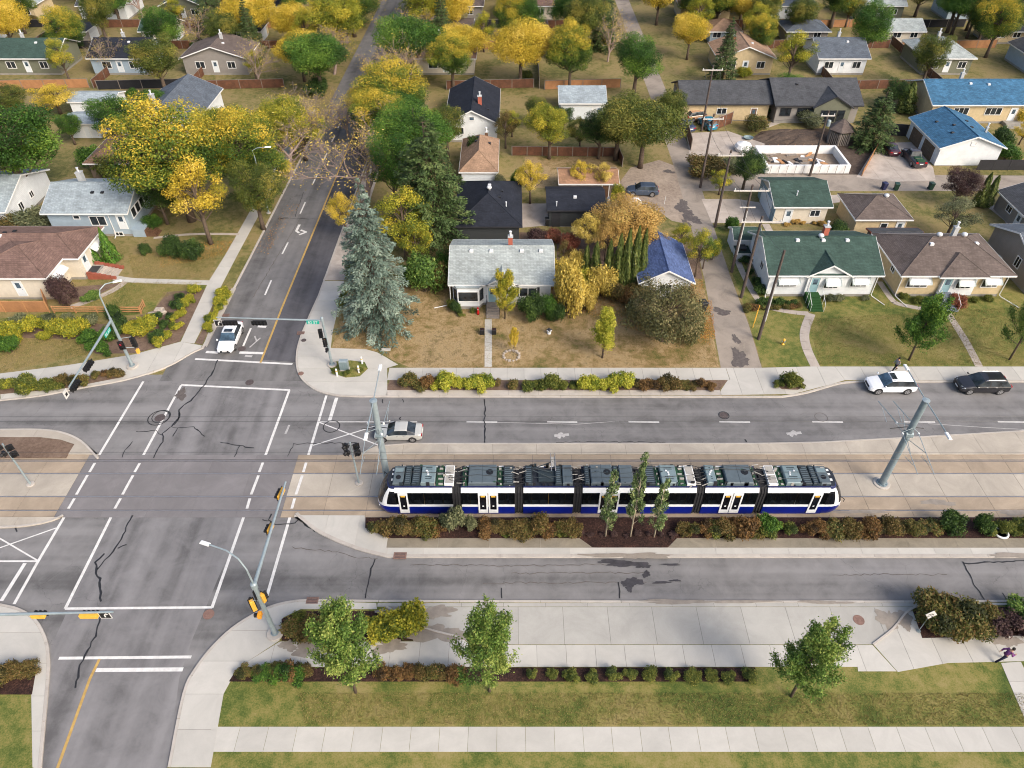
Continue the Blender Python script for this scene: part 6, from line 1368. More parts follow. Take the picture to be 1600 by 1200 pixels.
    MB().box(g(1.003) , -.26, H_ * .42, g(.98), .26, H_ * .42 + .14).build('number_plate', 'plate_white', t); MB().box(g(.001), -.26, .44, g(-.006), .26, .56).build('number_plate', 'plate_white', t)
    if sunroof: MB().box(g(prof['wtop'] + .12), -width * .24, H_ + .012, g(prof['wtop'] + .015), width * .24, H_ + .026).build('sunroof', 'car_glass', t)
    if rails:
        for s_ in (-1, 1): MB().tube([(g(prof['wtop'] + .03), s_ * width * .35, H_ - .02), (g(prof['wtop'] + .06), s_ * width * .35, H_ + .05), (g(prof['rend'] - .06), s_ * width * .35, H_ + .05), (g(prof['rend'] - .03), s_ * width * .35, H_ - .03)], .02, 5).build('roof_rail', 'chrome', t)
    if kind == 'pickup':
        o = MB().box(g(.975), -width * .42, H_ * .5, g(.635), width * .42, H_ * .585).build('load_bed', 'equip_dark', t); rr = random.Random(3)
        for q in range(7): x = g(.66 + q * .045); MB().box(x - .12, -width * .36 + rr.random() * .3, H_ * .585, x + .12, width * .3 - rr.random() * .3, H_ * .6 + rr.random() * .16).build('cargo', rr.choice(('equip_grey', 'weathered_wood', 'black_trim', 'equip_green')), t)
    return t
PI = math.pi
def on_road(u, v, z=.012): p = P(u, v, z); return p
car('silver_sedan', 'silver sedan waiting at the crossing behind the overhead-line mast', on_road(624, 681), PI, 'paint_silver', 'sedan', 4.5, 1.76, 1.43)
car('white_sedan', 'white sedan with a sunroof waiting at the stop line on the avenue', on_road(362, 533), -PI / 2 + .015, 'paint_car_white', 'sedan', 4.75, 1.84, 1.46, True, glassm='car_glass_blue')
car('white_suv', 'white sport utility vehicle with glass sunroof parked at the kerb', on_road(1388, 607), PI, 'paint_car_white', 'suv', 4.75, 1.9, 1.68, True, True, glassm='car_glass_blue', cladding=True)
car('black_suv', 'black sport utility vehicle parked at the kerb behind the white one', on_road(1530, 607), PI, 'paint_black', 'suv', 5.0, 1.94, 1.7, False, True, cladding=True)
car('grey_crossover', 'dark blue-grey crossover parked on the gravel pad beside the alley', on_road(1003, 303, .11), PI - .06, 'paint_bluegrey', 'suv', 4.5, 1.84, 1.58)
car('maroon_car', 'maroon car parked on the driveway next to the brown pickup', on_road(1388, 236, .12), PI / 2, 'paint_maroon', 'sedan', 4.6, 1.8, 1.4)
car('brown_pickup', 'brown pickup with a loaded bed in front of the wooden garage doors', on_road(1425, 252, .12), PI / 2, 'paint_pickup', 'pickup', 5.6, 1.95, 1.8)
car('tan_van', 'old tan wagon parked among junk beside the grey garage', on_road(1090, 187, .12), .3, 'paint_tan', 'suv', 4.6, 1.8, 1.75)
car('teal_wagon', 'teal wagon parked behind the wooden fence panels', on_road(1104, 198, .12), PI / 2 + .3, 'paint_teal', 'suv', 4.2, 1.75, 1.7)
car('navy_car', 'dark navy car under the tree by the far driveway fence', on_road(1071, 200, .12), PI / 2 + .25, 'paint_navy', 'sedan', 4.4, 1.75, 1.45)
# ------------------------------------------------------------------ signals and lamps
def head(parent, M, n=3, body='signal_black', lens=None, back=True, size=.3, name='signal_head'):
    """traffic signal: housing, backboard, hooded lenses; faces -y, stacked along z"""
    hh = size * n / 2; b = MB(); b.chamfer(-size * .5, -.05, -hh, size * .5, .2, hh, .02)
    b.v = [tuple(M @ Vector(v)) for v in b.v]; o = b.build(name, body, parent)
    if back: m = MB(); m.box(-size * .72, -.06, -hh - .12, size * .72, -.045, hh + .12); m.v = [tuple(M @ Vector(v)) for v in m.v]; m.build('backboard', 'signal_black', o)
    for k in range(n):
        z = hh - size * (k + .5); v = MB(); v.tube([(0, -.07, z), (0, -.3, z - .03)], size * .4, 10, cap=False); l_ = MB(); l_.tube([(0, -.06, z), (0, -.1, z)], size * .36, 10)
        for q in (v, l_): q.v = [tuple(M @ Vector(p)) for p in q.v]
        v.build('visor', 'signal_black', o); l_.build('lens', lens if (lens and k == 0) else 'lens_dark', o)
    return o
simple('lens_dark', (.03, .025, .02, 1), .2, .2, 5)
ml, n_, l_, b_ = newmat('lens_lit_red'); b_.inputs['Base Color'].default_value = (.5, .02, .03, 1); b_.inputs['Emission Color'].default_value = (1, .05, .08, 1); b_.inputs['Emission Strength'].default_value = .8
T3, RZ, RY, RX = Matrix.Translation, (lambda a: Matrix.Rotation(a, 4, 'Z')), (lambda a: Matrix.Rotation(a, 4, 'Y')), (lambda a: Matrix.Rotation(a, 4, 'X'))
def base_plate(t, r=.45):
    MB().lathe([(r, -.05), (r, .1), (r * .94, .13), (.1, .13)], (0, 0, 0), 20).build('footing', 'concrete_kerb', t)
    o = MB().lathe([(.3, .13), (.3, .16), (.2, .17)], (0, 0, 0), 12).build('base_plate', 'galvanised_dark', t)
    for k in range(4): MB().lathe([(.03, .16), (.03, .24)], (.24 * math.cos(k * 1.57 + .8), .24 * math.sin(k * 1.57 + .8), 0), 6).build('anchor_bolt', 'galvanised_dark', o)
def luminaire(t, pts, r=.05, head_len=.75, name='lamp_arm'):
    a = MB().tube(pts, [r * 1.3] + [r] * (len(pts) - 1), 7).build(name, 'galvanised', t); p, q = Vector(pts[-1]), Vector(pts[-2]); d = (p - q); d.z = 0; d.normalize(); ang = math.atan2(d.y, d.x)
    m = MB(); m.chamfer(-.05, -.14, -.06, head_len, .14, .06, .05); m.build('lamp_head', 'white_metal', a, loc=p, rot=ang); MB().box(.1, -.1, -.08, head_len - .05, .1, -.06).build('lamp_lens', 'lens_white', a, loc=p, rot=ang)
def arm_sign(t, txt, M, w=1.25, h=.42, two=True):
    m = MB(); m.box(-w / 2, -.02, -h / 2, w / 2, .02, h / 2); m.v = [tuple(M @ Vector(v)) for v in m.v]; o = m.build('street_sign', 'sign_teal', t)
    tx = text_part('lettering', txt, 'paint_white', o, (0, 0, 0), (0, 0, 0), .42); tx.matrix_local = M @ T3((0, -.026, -.02)) @ RX(R(90))
    if two: tx = text_part('lettering', txt, 'paint_white', o, (0, 0, 0), (0, 0, 0), .42); tx.matrix_local = M @ RZ(PI) @ T3((0, -.026, -.02)) @ RX(R(90))
def turn_sign(t, M, flip=1):
    m = MB(); m.box(-.34, -.015, -.34, .34, .015, .34); b = MB(); b.box(-.4, -.01, -.4, .4, .01, .4)
    a = MB(); a.strip([(-.02, -.25), (0, .02), (.06 * flip, .12), (.14 * flip, .14)], .1, -.02); a.add([(.12 * flip, .02, -.02), (.12 * flip, .27, -.02), (.3 * flip, .14, -.02)], [(0, 1, 2)]); a.v = [(x, z, y) for x, y, z in a.v]
    for q in (m, b, a): q.v = [tuple(M @ Vector(v)) for v in q.v]
    o = b.build('turn_sign', 'paint_white', t); m.build('sign_face', 'signal_black', o); a.build('arrow', 'paint_white', o)
# north-east mast
p = P(519, 570, .12); t = thing('traffic_signal_mast', 'grey signal mast on the corner apron, arm reaching over the avenue with black signals', 'traffic signal', p, 0, 'signal masts round the crossing')
base_plate(t, .5); MB().tube([(0, 0, .1), (0, 0, 6.15)], [.15, .11], 12).build('pole', 'galvanised', t); MB().tube([(0, 0, 5.85), (-10.6, .25, 6.05)], [.1, .06], 10).build('mast_arm', 'galvanised', t); MB().lathe([(.14, 5.7), (.16, 5.72), (.16, 6.2), (.08, 6.28)], (0, 0, 0), 10).build('collar', 'galvanised', t)
arm_sign(t, '82 ST', T3((-.95, -.13, 5.72)))
for x in (-6.3, -9.2): head(t, T3((x, -.12, 5.65)) @ RY(PI / 2), 4 if x < -9 else 4, 'signal_black', size=.33)
turn_sign(t, T3((-10.4, -.1, 5.6)))
head(t, T3((-.45, -.1, 4.3)) @ RZ(.5), 3, 'signal_black'); head(t, T3((-.12, -.3, 3.3)) @ RZ(-.2), 3, 'signal_black', 'signal_orange'); head(t, T3((-.1, -.3, 2.3)), 1, 'signal_black', back=False, name='pedestrian_signal'); MB().tube([(0, 0, 4.4), (-.45, .1, 4.4)], .03, 5).build('bracket', 'galvanised', t)
# north-west mast
p = P(207, 572, .12); t = thing('traffic_signal_mast', 'grey signal and lamp mast on the left pavement before the flower beds', 'traffic signal', p, 0, 'signal masts round the crossing')
base_plate(t, .6); MB().tube([(0, 0, .1), (0, 0, 6.3)], [.17, .13], 12).build('pole', 'galvanised', t); MB().tube([(0, 0, 6.0), (.35, -9.9, 6.15)], [.13, .07], 10).build('mast_arm', 'galvanised', t); MB().tube([(0, 0, 6.3), (0, .05, 9.0)], [.09, .06], 8).build('lamp_post', 'galvanised', t); luminaire(t, [(0, .05, 9.0), (.1, .3, 9.5), (.5, .8, 9.8), (1.2, 1.1, 9.85)])
arm_sign(t, '95 AV', T3((.22, -1.6, 5.75)) @ RZ(PI / 2)); 
for y in (-6.6, -9.3): head(t, T3((.5, y, 5.8)) @ RZ(PI / 2) @ RY(PI / 2), 4, 'signal_black', size=.33)
m = MB(); m.box(-.02, -10.5, 5.2, .02, -9.9, 6.0); o = m.build('lane_sign', 'paint_white', t); MB().box(.021, -10.35, 5.4, .03, -10.05, 5.7).build('sign_symbol', 'signal_black', o)
head(t, T3((.1, -.32, 3.1)) @ RZ(.15), 2, 'signal_black', 'lens_lit_red', name='pedestrian_signal', size=.42); head(t, T3((1.1, .3, 3.0)) @ RZ(-PI / 2), 4, 'signal_black'); MB().tube([(0, 0, 3.7), (1.05, .3, 3.7)], .03, 5).build('bracket', 'galvanised', t); MB().tube([(0, 0, 2.5), (1.05, .3, 2.3)], .03, 5).build('bracket', 'galvanised', t); MB().chamfer(1.0, .1, 1.6, 1.25, .4, 2.1, .03).build('control_box', 'signal_yellow', t)
# south-east mast
p = P(430, 990, .12); t = thing('traffic_signal_mast', 'near grey mast at the front pavement corner with yellow signals and curved lamp arm', 'traffic signal', p, 0, 'signal masts round the crossing')
base_plate(t, .62); MB().tube([(0, 0, .1), (0, 0, 6.75)], [.19, .14], 14).build('pole', 'galvanised', t); MB().lathe([(.19, 6.2), (.23, 6.23), (.23, 6.72), (.12, 6.8)], (0, 0, 0), 12).build('collar', 'galvanised', t); MB().tube([(0, 0, 6.5), (.1, 9.0, 6.62)], [.14, .07], 10).build('mast_arm', 'galvanised', t)
luminaire(t, [(0, 0, 6.75), (-.1, .1, 8.3), (-.5, .35, 9.15), (-1.3, .75, 9.5), (-2.6, 1.2, 9.55)], .055, .65)
for y, zz in ((8.2, 6.2), (4.9, 6.25)): head(t, T3((-.22, y, zz)) @ RZ(-PI / 2) @ RY(R(75)), 4 if y > 8 else 3, 'signal_yellow', size=.31)
head(t, T3((-.75, .1, 3.9)) @ RZ(PI + .6), 4, 'signal_yellow', size=.3); head(t, T3((.25, .1, 4.9)) @ RZ(PI - .5), 3, 'signal_yellow', size=.3); head(t, T3((-.5, -.15, 2.9)) @ RZ(-PI / 2), 1, 'signal_orange', size=.42, back=False, name='pedestrian_signal'); MB().tube([(0, 0, 4.5), (-.7, .1, 4.5)], .03, 5).build('bracket', 'galvanised', t); MB().box(-.35, .0, 4.4, -.31, .5, 5.6).build('blade_sign', 'signal_black', t)
# south-west mast: stands just outside the picture, its arm reaches in
p = P(-70, 1050, .12); t = thing('traffic_signal_mast', 'grey arm with two yellow signals reaching in over the avenue from the left edge', 'traffic signal', p, 0, 'signal masts round the crossing')
q = P(178, 957, 6.3) - p; base_plate(t, .6); MB().tube([(0, 0, .1), (0, q.y, 6.3)] if False else [(0, 0, .1), (0, 0, 6.3)], [.19, .14], 12).build('pole', 'galvanised', t); MB().tube([(0, 0, 6.15), (q.x * .25, q.y * .8, 6.2), (q.x, q.y, 6.25)], [.13, .12, .07], 10).build('mast_arm', 'galvanised', t)
for u in (61, 140): x = P(u, 960, 6.0) - p; head(t, T3((x.x, x.y - .05, 5.9)) @ RZ(PI) @ RY(PI / 2), 3 if u < 100 else 4, 'signal_yellow', size=.3)
x = P(164, 961, 5.9) - p; turn_sign(t, T3((x.x, x.y - .02, 5.8)))
# tram crossing flashers
for (u, v, lab) in ((561, 755, 'slim crossing post with four black flashers beside the tram nose'), (48, 757, 'slim crossing post with four black flashers at the left edge')):
    t = thing('crossing_signal', lab, 'crossing signal', P(u, v, .02), 0, 'tram crossing flashers'); MB().lathe([(.34, -.02), (.34, .08), (.28, .1)], (0, 0, 0), 16).build('footing', 'concrete_kerb', t); MB().tube([(0, 0, .05), (0, 0, 5.3)], [.09, .07], 10).build('pole', 'galvanised', t)
    for k, (dx, z) in enumerate(((-.45, 4.9), (.45, 4.9), (-.45, 4.1), (.45, 4.1))):
        MB().tube([(0, 0, z), (dx, 0, z)], .03, 5).build('crossbar', 'signal_black', t); head(t, T3((dx, -.05, z)) @ RZ(.6 * (1 if k % 2 else -1)), 1, 'signal_black', size=.4, name='flasher')
# ------------------------------------------------------------------ overhead-line masts
for k, (x, y, lab) in enumerate(((32.87, 41.45, 'tall grey overhead-line mast with twin lamps, standing right of the tram'), (-11.0, 41.4, 'tall grey overhead-line mast with twin lamps behind the tram nose'))):
    t = thing('overhead_line_mast', lab, 'mast', (x, y, .02), 0, 'tram overhead-line masts'); MB().lathe([(.72, -.02), (.72, .06), (.66, .09), (.1, .09)], (0, 0, 0), 22).build('footing', 'concrete_kerb', t); MB().tube([(0, 0, .05), (0, 0, 10.2)], [.3, .25], 16).build('pole', 'galvanised_dark' if k == 0 else 'galvanised', t); MB().lathe([(.25, 10.2), (.31, 10.21), (.31, 10.28), (.05, 10.34)], (0, 0, 0), 16).build('pole_cap', 'galvanised', t)
    bp_ = MB().lathe([(.48, .09), (.48, .13), (.33, .14)], (0, 0, 0), 16).build('base_plate', 'galvanised_dark', t)
    for q in range(8): MB().lathe([(.035, .1), (.035, .24)], (.41 * math.cos(q * .785), .41 * math.sin(q * .785), 0), 6).build('anchor_bolt', 'galvanised_dark', bp_)
    for sy in (1, -1): luminaire(t, [(0, 0, 10.2), (0, sy * .6, 10.22), (0, sy * 3.6, 10.3)], .045, .7)
    for sy, yt in ((1, (yN0 + yN1) / 2 - y), (-1, (yS0 + yS1) / 2 - y)):
        for dx in (-.95, .35):
            o = MB().tube([(0, sy * .2, 7.3), (dx, sy * .5, 7.1), (dx, yt + sy * 2.1, 6.3)], .03, 6).build('cantilever', 'galvanised', t); MB().tube([(0, sy * .2, 6.0), (dx, yt + sy * .3, 6.72)], .024, 6).build('stay_tube', 'galvanised', o); MB().tube([(dx, yt + sy * 1.2, 6.35), (dx, yt - sy * .1, 5.95)], .02, 5).build('registration_arm', 'galvanised', o); MB().lathe([(.07, 0), (.1, .05), (.07, .1), (.1, .15), (.07, .2)], (dx, sy * .62, 6.95), 8).build('insulator', 'insulator', o)
    MB().tube([(-1.5, .3, 6.7), (-.3, .3, 6.9), (.3, .3, 6.9), (1.3, .3, 6.7)], .035, 5).build('cable_bracket', 'signal_black', t); MB().tube([(-.3, 0, 6.4), (.3, 0, 6.4)], .34, 12).build('clamp', 'galvanised_dark', t)
for y, z, lab in (((yN0 + yN1) / 2, 5.95, 'contact wire over the far tram track'), ((yN0 + yN1) / 2, 6.5, 'carrier wire over the far tram track'), ((yS0 + yS1) / 2, 5.72, 'contact wire over the near tram track'), ((yS0 + yS1) / 2, 6.6, 'carrier wire over the near tram track')):
    tag(MB().tube([(-110 + i * 20, y, z) for i in range(12)], .018, 4).build('overhead_wire', 'wire'), lab, 'wire', 'tram overhead wires')
# ------------------------------------------------------------------ wooden utility poles
pp = []
for i, (u, v, hgt, arm, lab) in enumerate(((1185, 530, 11.3, 0, 'nearest wooden utility pole, with a white sleeve, at the alley mouth'), (1158, 465, 10.7, 2.2, 'leaning-looking wooden utility pole with one long crossarm beside the green roof house'), (1143, 425, 11.6, 2.0, 'wooden utility pole with sleeve and two crossarms by the small white shed'), (1117, 355, 10.8, 1.6, 'wooden utility pole at the edge of the concrete pad'), (1094, 293, 10.8, 1.4, 'wooden utility pole at the far side of the alley junction'), (1265, 275, 9.8, 1.0, 'wooden utility pole with a grey transformer beside the white basement walls'), (1096, 205, 10.5, 1.6, 'distant wooden utility pole up the alley'))):
    b = P(u, v, .1); t = thing('utility_pole', lab, 'utility pole', b, 0, 'utility poles along the lanes'); MB().tube([(0, 0, -.2), (0, 0, hgt)], [.19, .12], 10).build('pole', 'pole_wood', t)
    if i in (0, 2): MB().tube([(.1, -.14, 2.6), (.07, -.1, hgt - 3.2 if i == 2 else 7.4)], .075, 8).build('cable_sleeve', 'pole_sleeve', t)
    if arm:
        o = MB().box(-arm, -.16, hgt - .75, arm, -.04, hgt - .6).build('crossarm', 'crossarm', t)
        for q in (-arm + .12, 0 if i != 2 else arm * .5, arm - .12): MB().lathe([(.05, 0), (.07, .06), (.05, .12), (.07, .18), (.03, .24)], (q, -.1, hgt - .6), 8).build('insulator', 'insulator', o)
    if i == 2: MB().box(-.9, -.16, hgt - 2.8, .9, -.05, hgt - 2.68).build('crossarm', 'crossarm', t)
    if i == 5: MB().lathe([(.05, 0), (.25, .05), (.27, .1), (.27, .8), (.22, .9), (.05, .92)], (.42, -.1, hgt - 2.2), 14).build('transformer', 'galvanised', t); MB().box(.1, -.14, hgt - 1.6, .3, -.06, hgt - 1.5).build('bracket', 'galvanised_dark', t)
    pp.append((b, hgt, arm))
def sag(a, b, drop=.5, n=10): return [Vector(a).lerp(Vector(b), k / n) - Vector((0, 0, 4 * drop * (k / n) * (1 - k / n))) for k in range(n + 1)]
names = ['nearest', 'second', 'third', 'fourth']
chain = [1, 2, 3, 4, 6]
for a, b in zip(chain, chain[1:]):
    for k, q in enumerate((-.8, .8)):
        A, B = pp[a], pp[b]; tag(MB().tube(sag(A[0] + Vector((q * A[2] * .9, -.1, A[1] - .35)), B[0] + Vector((q * B[2] * .9, -.1, B[1] - .35))), .02, 3).build('power_line', 'wire'), '%s power line between %s and %s utility poles up the alley' % (('left', 'right')[k], ORD[chain.index(a)], ORD[chain.index(b)]), 'power line', 'power lines along the alley')
tag(MB().tube(sag(pp[4][0] + Vector((.3, 0, 10.2)), pp[5][0] + Vector((-.4, 0, 9.2)), .6), .02, 3).build('power_line', 'wire'), 'power line crossing the lane to the transformer pole', 'power line', 'power lines along the alley')
tag(MB().tube(sag(pp[2][0] + Vector((.2, 0, 9.0)), (29.9, 73.8, 5.3), .3), .02, 3).build('service_drop', 'wire'), 'service cable from the two-armed pole to the green roof house', 'cable')
tag(MB().tube(sag(pp[3][0] + Vector((.2, 0, 9.2)), (35.2, 90.2, 4.2), .3), .02, 3).build('service_drop', 'wire'), 'service cable from the pad pole to the green roof garage', 'cable')
tag(MB().tube(sag(pp[1][0] + Vector((0, 0, 10.0)), pp[0][0] + Vector((0, 0, 10.9)), .3), .02, 3).build('service_drop', 'wire'), 'service cable between the two poles nearest the street', 'cable')
# street lamp half hidden in the avenue trees
b = P(420, 333, .1); t = thing('street_lamp', 'street lamp half hidden by the golden trees over the avenue', 'street lamp', b); MB().lathe([(.3, -.05), (.3, .1)], (0, 0, 0), 12).build('footing', 'concrete_kerb', t); MB().tube([(0, 0, 0), (0, 0, 8.4)], [.11, .07], 8).build('pole', 'galvanised', t); luminaire(t, [(0, 0, 8.3), (-.1, .0, 9.0), (-.6, -.1, 9.3), (.4, .0, 9.35)][:2] + [(.5, .1, 9.3), (1.6, .2, 9.4)])
# diamond walk sign at the right
b = P(1435, 986, .12); t = thing('diamond_sign', 'white diamond sign on a thin post beside the rusty shrubs, lower right', 'sign', b); MB().lathe([(.16, -.02), (.16, .05)], (0, 0, 0), 10).build('footing', 'galvanised', t); MB().tube([(0, 0, 0), (0, 0, 2.7)], .03, 6).build('post', 'galvanised', t)
m = MB(); m.add([(0, -.05, 1.85), (.42, -.05, 2.4), (0, -.05, 2.95), (-.42, -.05, 2.4), (0, -.03, 1.85), (.42, -.03, 2.4), (0, -.03, 2.95), (-.42, -.03, 2.4)], [(0, 1, 2, 3), (7, 6, 5, 4), (0, 4, 5, 1), (1, 5, 6, 2), (2, 6, 7, 3), (3, 7, 4, 0)]); sg = m.build('sign_panel', 'paint_white', t)
for q in (-.18, .06): a = MB(); a.add([(-.2, -.06, 2.36 + q), (0, -.06, 2.52 + q), (.2, -.06, 2.36 + q), (.2, -.06, 2.27 + q), (0, -.06, 2.43 + q), (-.2, -.06, 2.27 + q)], [(0, 1, 4, 5), (1, 2, 3, 4)]); a.build('arrow', 'signal_black', sg)
# ------------------------------------------------------------------ small street furniture
b = P(539, 577, .13); t = thing('utility_cabinet', 'pale green utility cabinet in the little grass island', 'cabinet', b); MB().box(-.5, -.3, -.02, .5, .3, .08).build('plinth', 'concrete_kerb', t); o = MB().chamfer(-.45, -.26, .08, .45, .26, 1.25, .05).build('cabinet_body', 'galvanised', t); MB().box(-.4, -.275, .16, -.01, -.262, 1.12).build('door', 'equip_blue', o); MB().box(.01, -.275, .16, .4, -.262, 1.12).build('door', 'equip_blue', o)
for k, (u, v) in enumerate(((527, 587), (561, 582), (566, 568))):
    b = P(u, v, .13); t = thing('bollard', '%s pale bollard round the utility cabinet' % ('front left', 'front right', 'rear right')[k], 'bollard', b, 0, 'bollards on the grass island'); MB().lathe([(.1, -.05), (.1, .85), (.07, .92), (.02, .94)], (0, 0, 0), 12).build('post', 'trim_white', t); MB().lathe([(.104, .6), (.104, .72)], (0, 0, 0), 12).build('reflective_band', 'signal_yellow', t)
def fire_hydrant(u, v, label):
    t = thing('fire_hydrant', label, 'fire hydrant', P(u, v, .12)); MB().lathe([(.17, 0), (.17, .06), (.11, .08), (.11, .55), (.15, .56), (.15, .6), (.12, .7), (.04, .78)], (0, 0, 0), 14).build('barrel', 'signal_yellow', t, True)
    for a in (0, PI, -PI / 2): MB().tube([(.1 * math.cos(a), .1 * math.sin(a), .42), (.22 * math.cos(a), .22 * math.sin(a), .42)], .06, 8).build('outlet_cap', 'equip_blue', t)
fire_hydrant(1223, 538, 'small hydrant with yellow barrel on the lawn beside the alley')
def bin_(u, v, mat, label, rz=0, group=None, s=1.0):
    t = thing('wheelie_bin', label, 'bin', P(u, v, .12), rz, group); m = MB(); m.add([(-.24, -.28, .08), (.24, -.28, .08), (.24, .26, .08), (-.24, .26, .08), (-.3, -.36, .98), (.3, -.36, .98), (.3, .34, .98), (-.3, .34, .98)], [(0, 3, 2, 1), (4, 5, 6, 7), (0, 1, 5, 4), (1, 2, 6, 5), (2, 3, 7, 6), (3, 0, 4, 7)]); m.build('bin_body', mat, t)
    MB().chamfer(-.33, -.4, .98, .33, .4, 1.08, .04).build('lid', mat, t); MB().tube([(-.28, .42, 1.0), (.28, .42, 1.0)], .03, 6).build('handle', mat, t)
    for sx in (-1, 1): MB().wheel((sx * .24, .28, .12), .12, .06, 12, axis='x').build('wheel', 'rubber', t)
    t.scale = (s, s, s)
bin_(1097, 485, 'bin_black', 'black wheelie bin at the alley edge by the grey-green tree', .3, 'wheelie bins', 1.2); bin_(1157, 400, 'bin_black', 'black wheelie bin between utility pole and green roof house', 0, 'wheelie bins', 1.3); bin_(1380, 296, 'bin_blue', 'dark blue wheelie bin on the lane edge', .2, 'wheelie bins'); bin_(1399, 297, 'bin_green', 'green wheelie bin on the lane edge next to the blue one', -.2, 'wheelie bins'); bin_(1453, 296, 'bin_green', 'green wheelie bin on the lane edge by the purple tree', .1, 'wheelie bins'); bin_(855, 352, 'bin_black', 'black wheelie bin against the black garage', 0, 'wheelie bins')
# lawn ornaments of the bungalow
for k, u in enumerate((753.5, 772)):
    t = thing('planter_box', '%s dark planter box beside the bungalow path' % ('left', 'right')[k], 'planter', P(u, 521, .11), 0, 'planters flanking the path'); MB().chamfer(-.25, -.25, 0, .25, .25, .62, .03).build('box', 'black_trim', t); MB().box(-.2, -.2, .6, .2, .2, .635).build('soil_fill', 'mulch', t)
t = thing('lawn_lantern', 'small black and white lantern ornament on the dry lawn', 'ornament', P(858, 521, .11)); MB().lathe([(.22, 0), (.22, .1), (.15, .14), (.15, .4), (.3, .44), (.3, .5), (.06, .62)], (0, 0, 0), 12).build('lantern_body', 'trim_white', t); MB().lathe([(.34, .46), (.3, .58), (.05, .74)], (0, 0, 0), 4).build('lantern_roof', 'trim_dark', t)
t = thing('stone_ring', 'ring of pale stones round the little yellow tree', 'stone ring', P(799, 556, .11))
for k in range(14): a = k * .449; s_ = random.uniform(.1, .16); MB().chamfer(-s_, -s_, -.03, s_, s_, s_ * 1.1, .05).build('stone', 'stone', t, loc=(.85 * math.cos(a), .85 * math.sin(a), 0), rot=random.uniform(0, 3))
t = thing('garden_gnome_lamp', 'small red ornament beside the bungalow steps', 'ornament', P(747, 491, .11)); MB().lathe([(.16, 0), (.18, .3), (.12, .5), (.1, .7), (.13, .78), (.1, .9), (.02, 1.05)], (0, 0, 0), 10).build('figure', 'lens_red', t, True); MB().lathe([(.1, .62), (.11, .72), (.1, .8)], (0, 0, 0), 10).build('band', 'plate_white', t)
tag(MB().chamfer(-.5, -.18, 0, .5, .18, .16, .04).build('stone_slab', 'concrete', loc=P(603, 547, .1)), 'pale flat concrete block lying on the dry corner lawn', 'block')
for k, (u, v) in enumerate(((250, 487), (253, 490), (236, 493))): tag(MB().chamfer(-.5 + k * .1, -.35, -.05, .45, .35, .5 - k * .1, .14).build('boulder', 'stone', loc=P(u, v, .1), rot=k * .9), '%s pale boulder in the shrub bed beside the pavement' % ('largest', 'second', 'smallest')[k], 'boulder', 'boulders in the shrub bed')
tag(MB().lathe([(.55, .02), (.62, .12), (.6, .2), (.5, .22), (.44, .12), (.46, .02)], (0, 0, 0), 20).build('white_hoop', 'trim_white', loc=P(1563, 834, .13)), 'white hoop lying in the median bed at the far right', 'hoop')
tag(MB().tube([(0, 0, 0), (.02, 0, 1.15)], .035, 6).build('marker_stake', 'trim_white', loc=P(1038, 319, .1)), 'thin white marker stake by the gravel pad', 'stake')
for k, (dx, c) in enumerate(((0, 'trim_white'), (2.2, 'plate_white'))):
    p = P(958 + k * 32, 322, .1); tag(MB().chamfer(-.9, -.6, 0, .9, .6, 1.3 - .2 * k, .25).build('tarp_pile', c, loc=p, rot=.3 * k), '%s white covered pile behind the orange tree' % ('left', 'right')[k], 'covered pile', 'white covered piles')
for k in range(2): tag(MB().tube([(0, 0, 0), (.02, 0, 2.4)], .04, 6).build('guard_stake', 'signal_yellow', loc=P(1176 + k * 3, 512 - k * 8, .1)), '%s yellow guy-wire guard stake by the nearest pole' % ('left', 'right')[k], 'stake', 'yellow guard stakes')
tag(MB().lathe([(.1, 0), (1.2, .1), (1.4, .6), (1.1, 1.1), (.3, 1.4)], (0, 0, 0), 12).build('white_tarp', 'trim_white', loc=P(1160, 235, .1)), 'rounded white tarp heap behind the dark bush', 'tarp')
t = thing('toy_tub', 'turquoise tub lying on the dug-over plot', 'tub', P(1169, 217, .1)); MB().lathe([(.5, 0), (.75, .25), (.8, .3), (.7, .28), (.45, .08)], (0, 0, 0), 16).build('tub_body', 'equip_blue', t)
# ------------------------------------------------------------------ fences
def board_fence(name, label, a, b, h, mat, post='cedar', panel=2.4, z=.1, rail=True):
    a, b = Vector(a[:2]), Vector(b[:2]); d = (b - a); Ln = d.length; n = max(1, round(Ln / panel)); ang = math.atan2(d.y, d.x)
    t = thing(name, label, 'fence', (a.x, a.y, z), ang)
    for k in range(n):
        x0, x1 = Ln * k / n, Ln * (k + 1) / n
        MB().box(x0 + .07, -.02, .05, x1 - .07, .02, h).build('panel', mat, t); MB().box(x0 - .05, -.05, -.1, x0 + .05, .05, h + .08).build('post', post, t)
        MB().box(x0 + .06, -.045, h, x1 - .06, .045, h + .05).build('cap_rail', post, t)
    MB().box(Ln - .05, -.05, -.1, Ln + .05, .05, h + .08).build('post', post, t)
board_fence('board_fence', 'cedar board fence in front of the cream house, left edge', P(-160, 489), P(78, 489), 1.5, 'cedar_boards'); board_fence('board_fence', 'short cedar return fence joining the cream house', P(78.5, 488.5), P(86, 474) + Vector((-1.2, .5, 0)), 1.5, 'cedar_boards')
def rail_fence(label, a, b, n):
    a, b = Vector(a[:2]), Vector(b[:2]); d = b - a; ang = math.atan2(d.y, d.x); Ln = d.length; t = thing('rail_fence', label, 'fence', (a.x, a.y, .1), ang)
    for k in range(n + 1): MB().box(Ln * k / n - .06, -.06, -.1, Ln * k / n + .06, .06, 1.0).build('post', 'cedar', t)
    for z in (.28, .58, .88): MB().box(0, -.11, z, Ln, -.062, z + .13).build('rail', 'cedar', t)
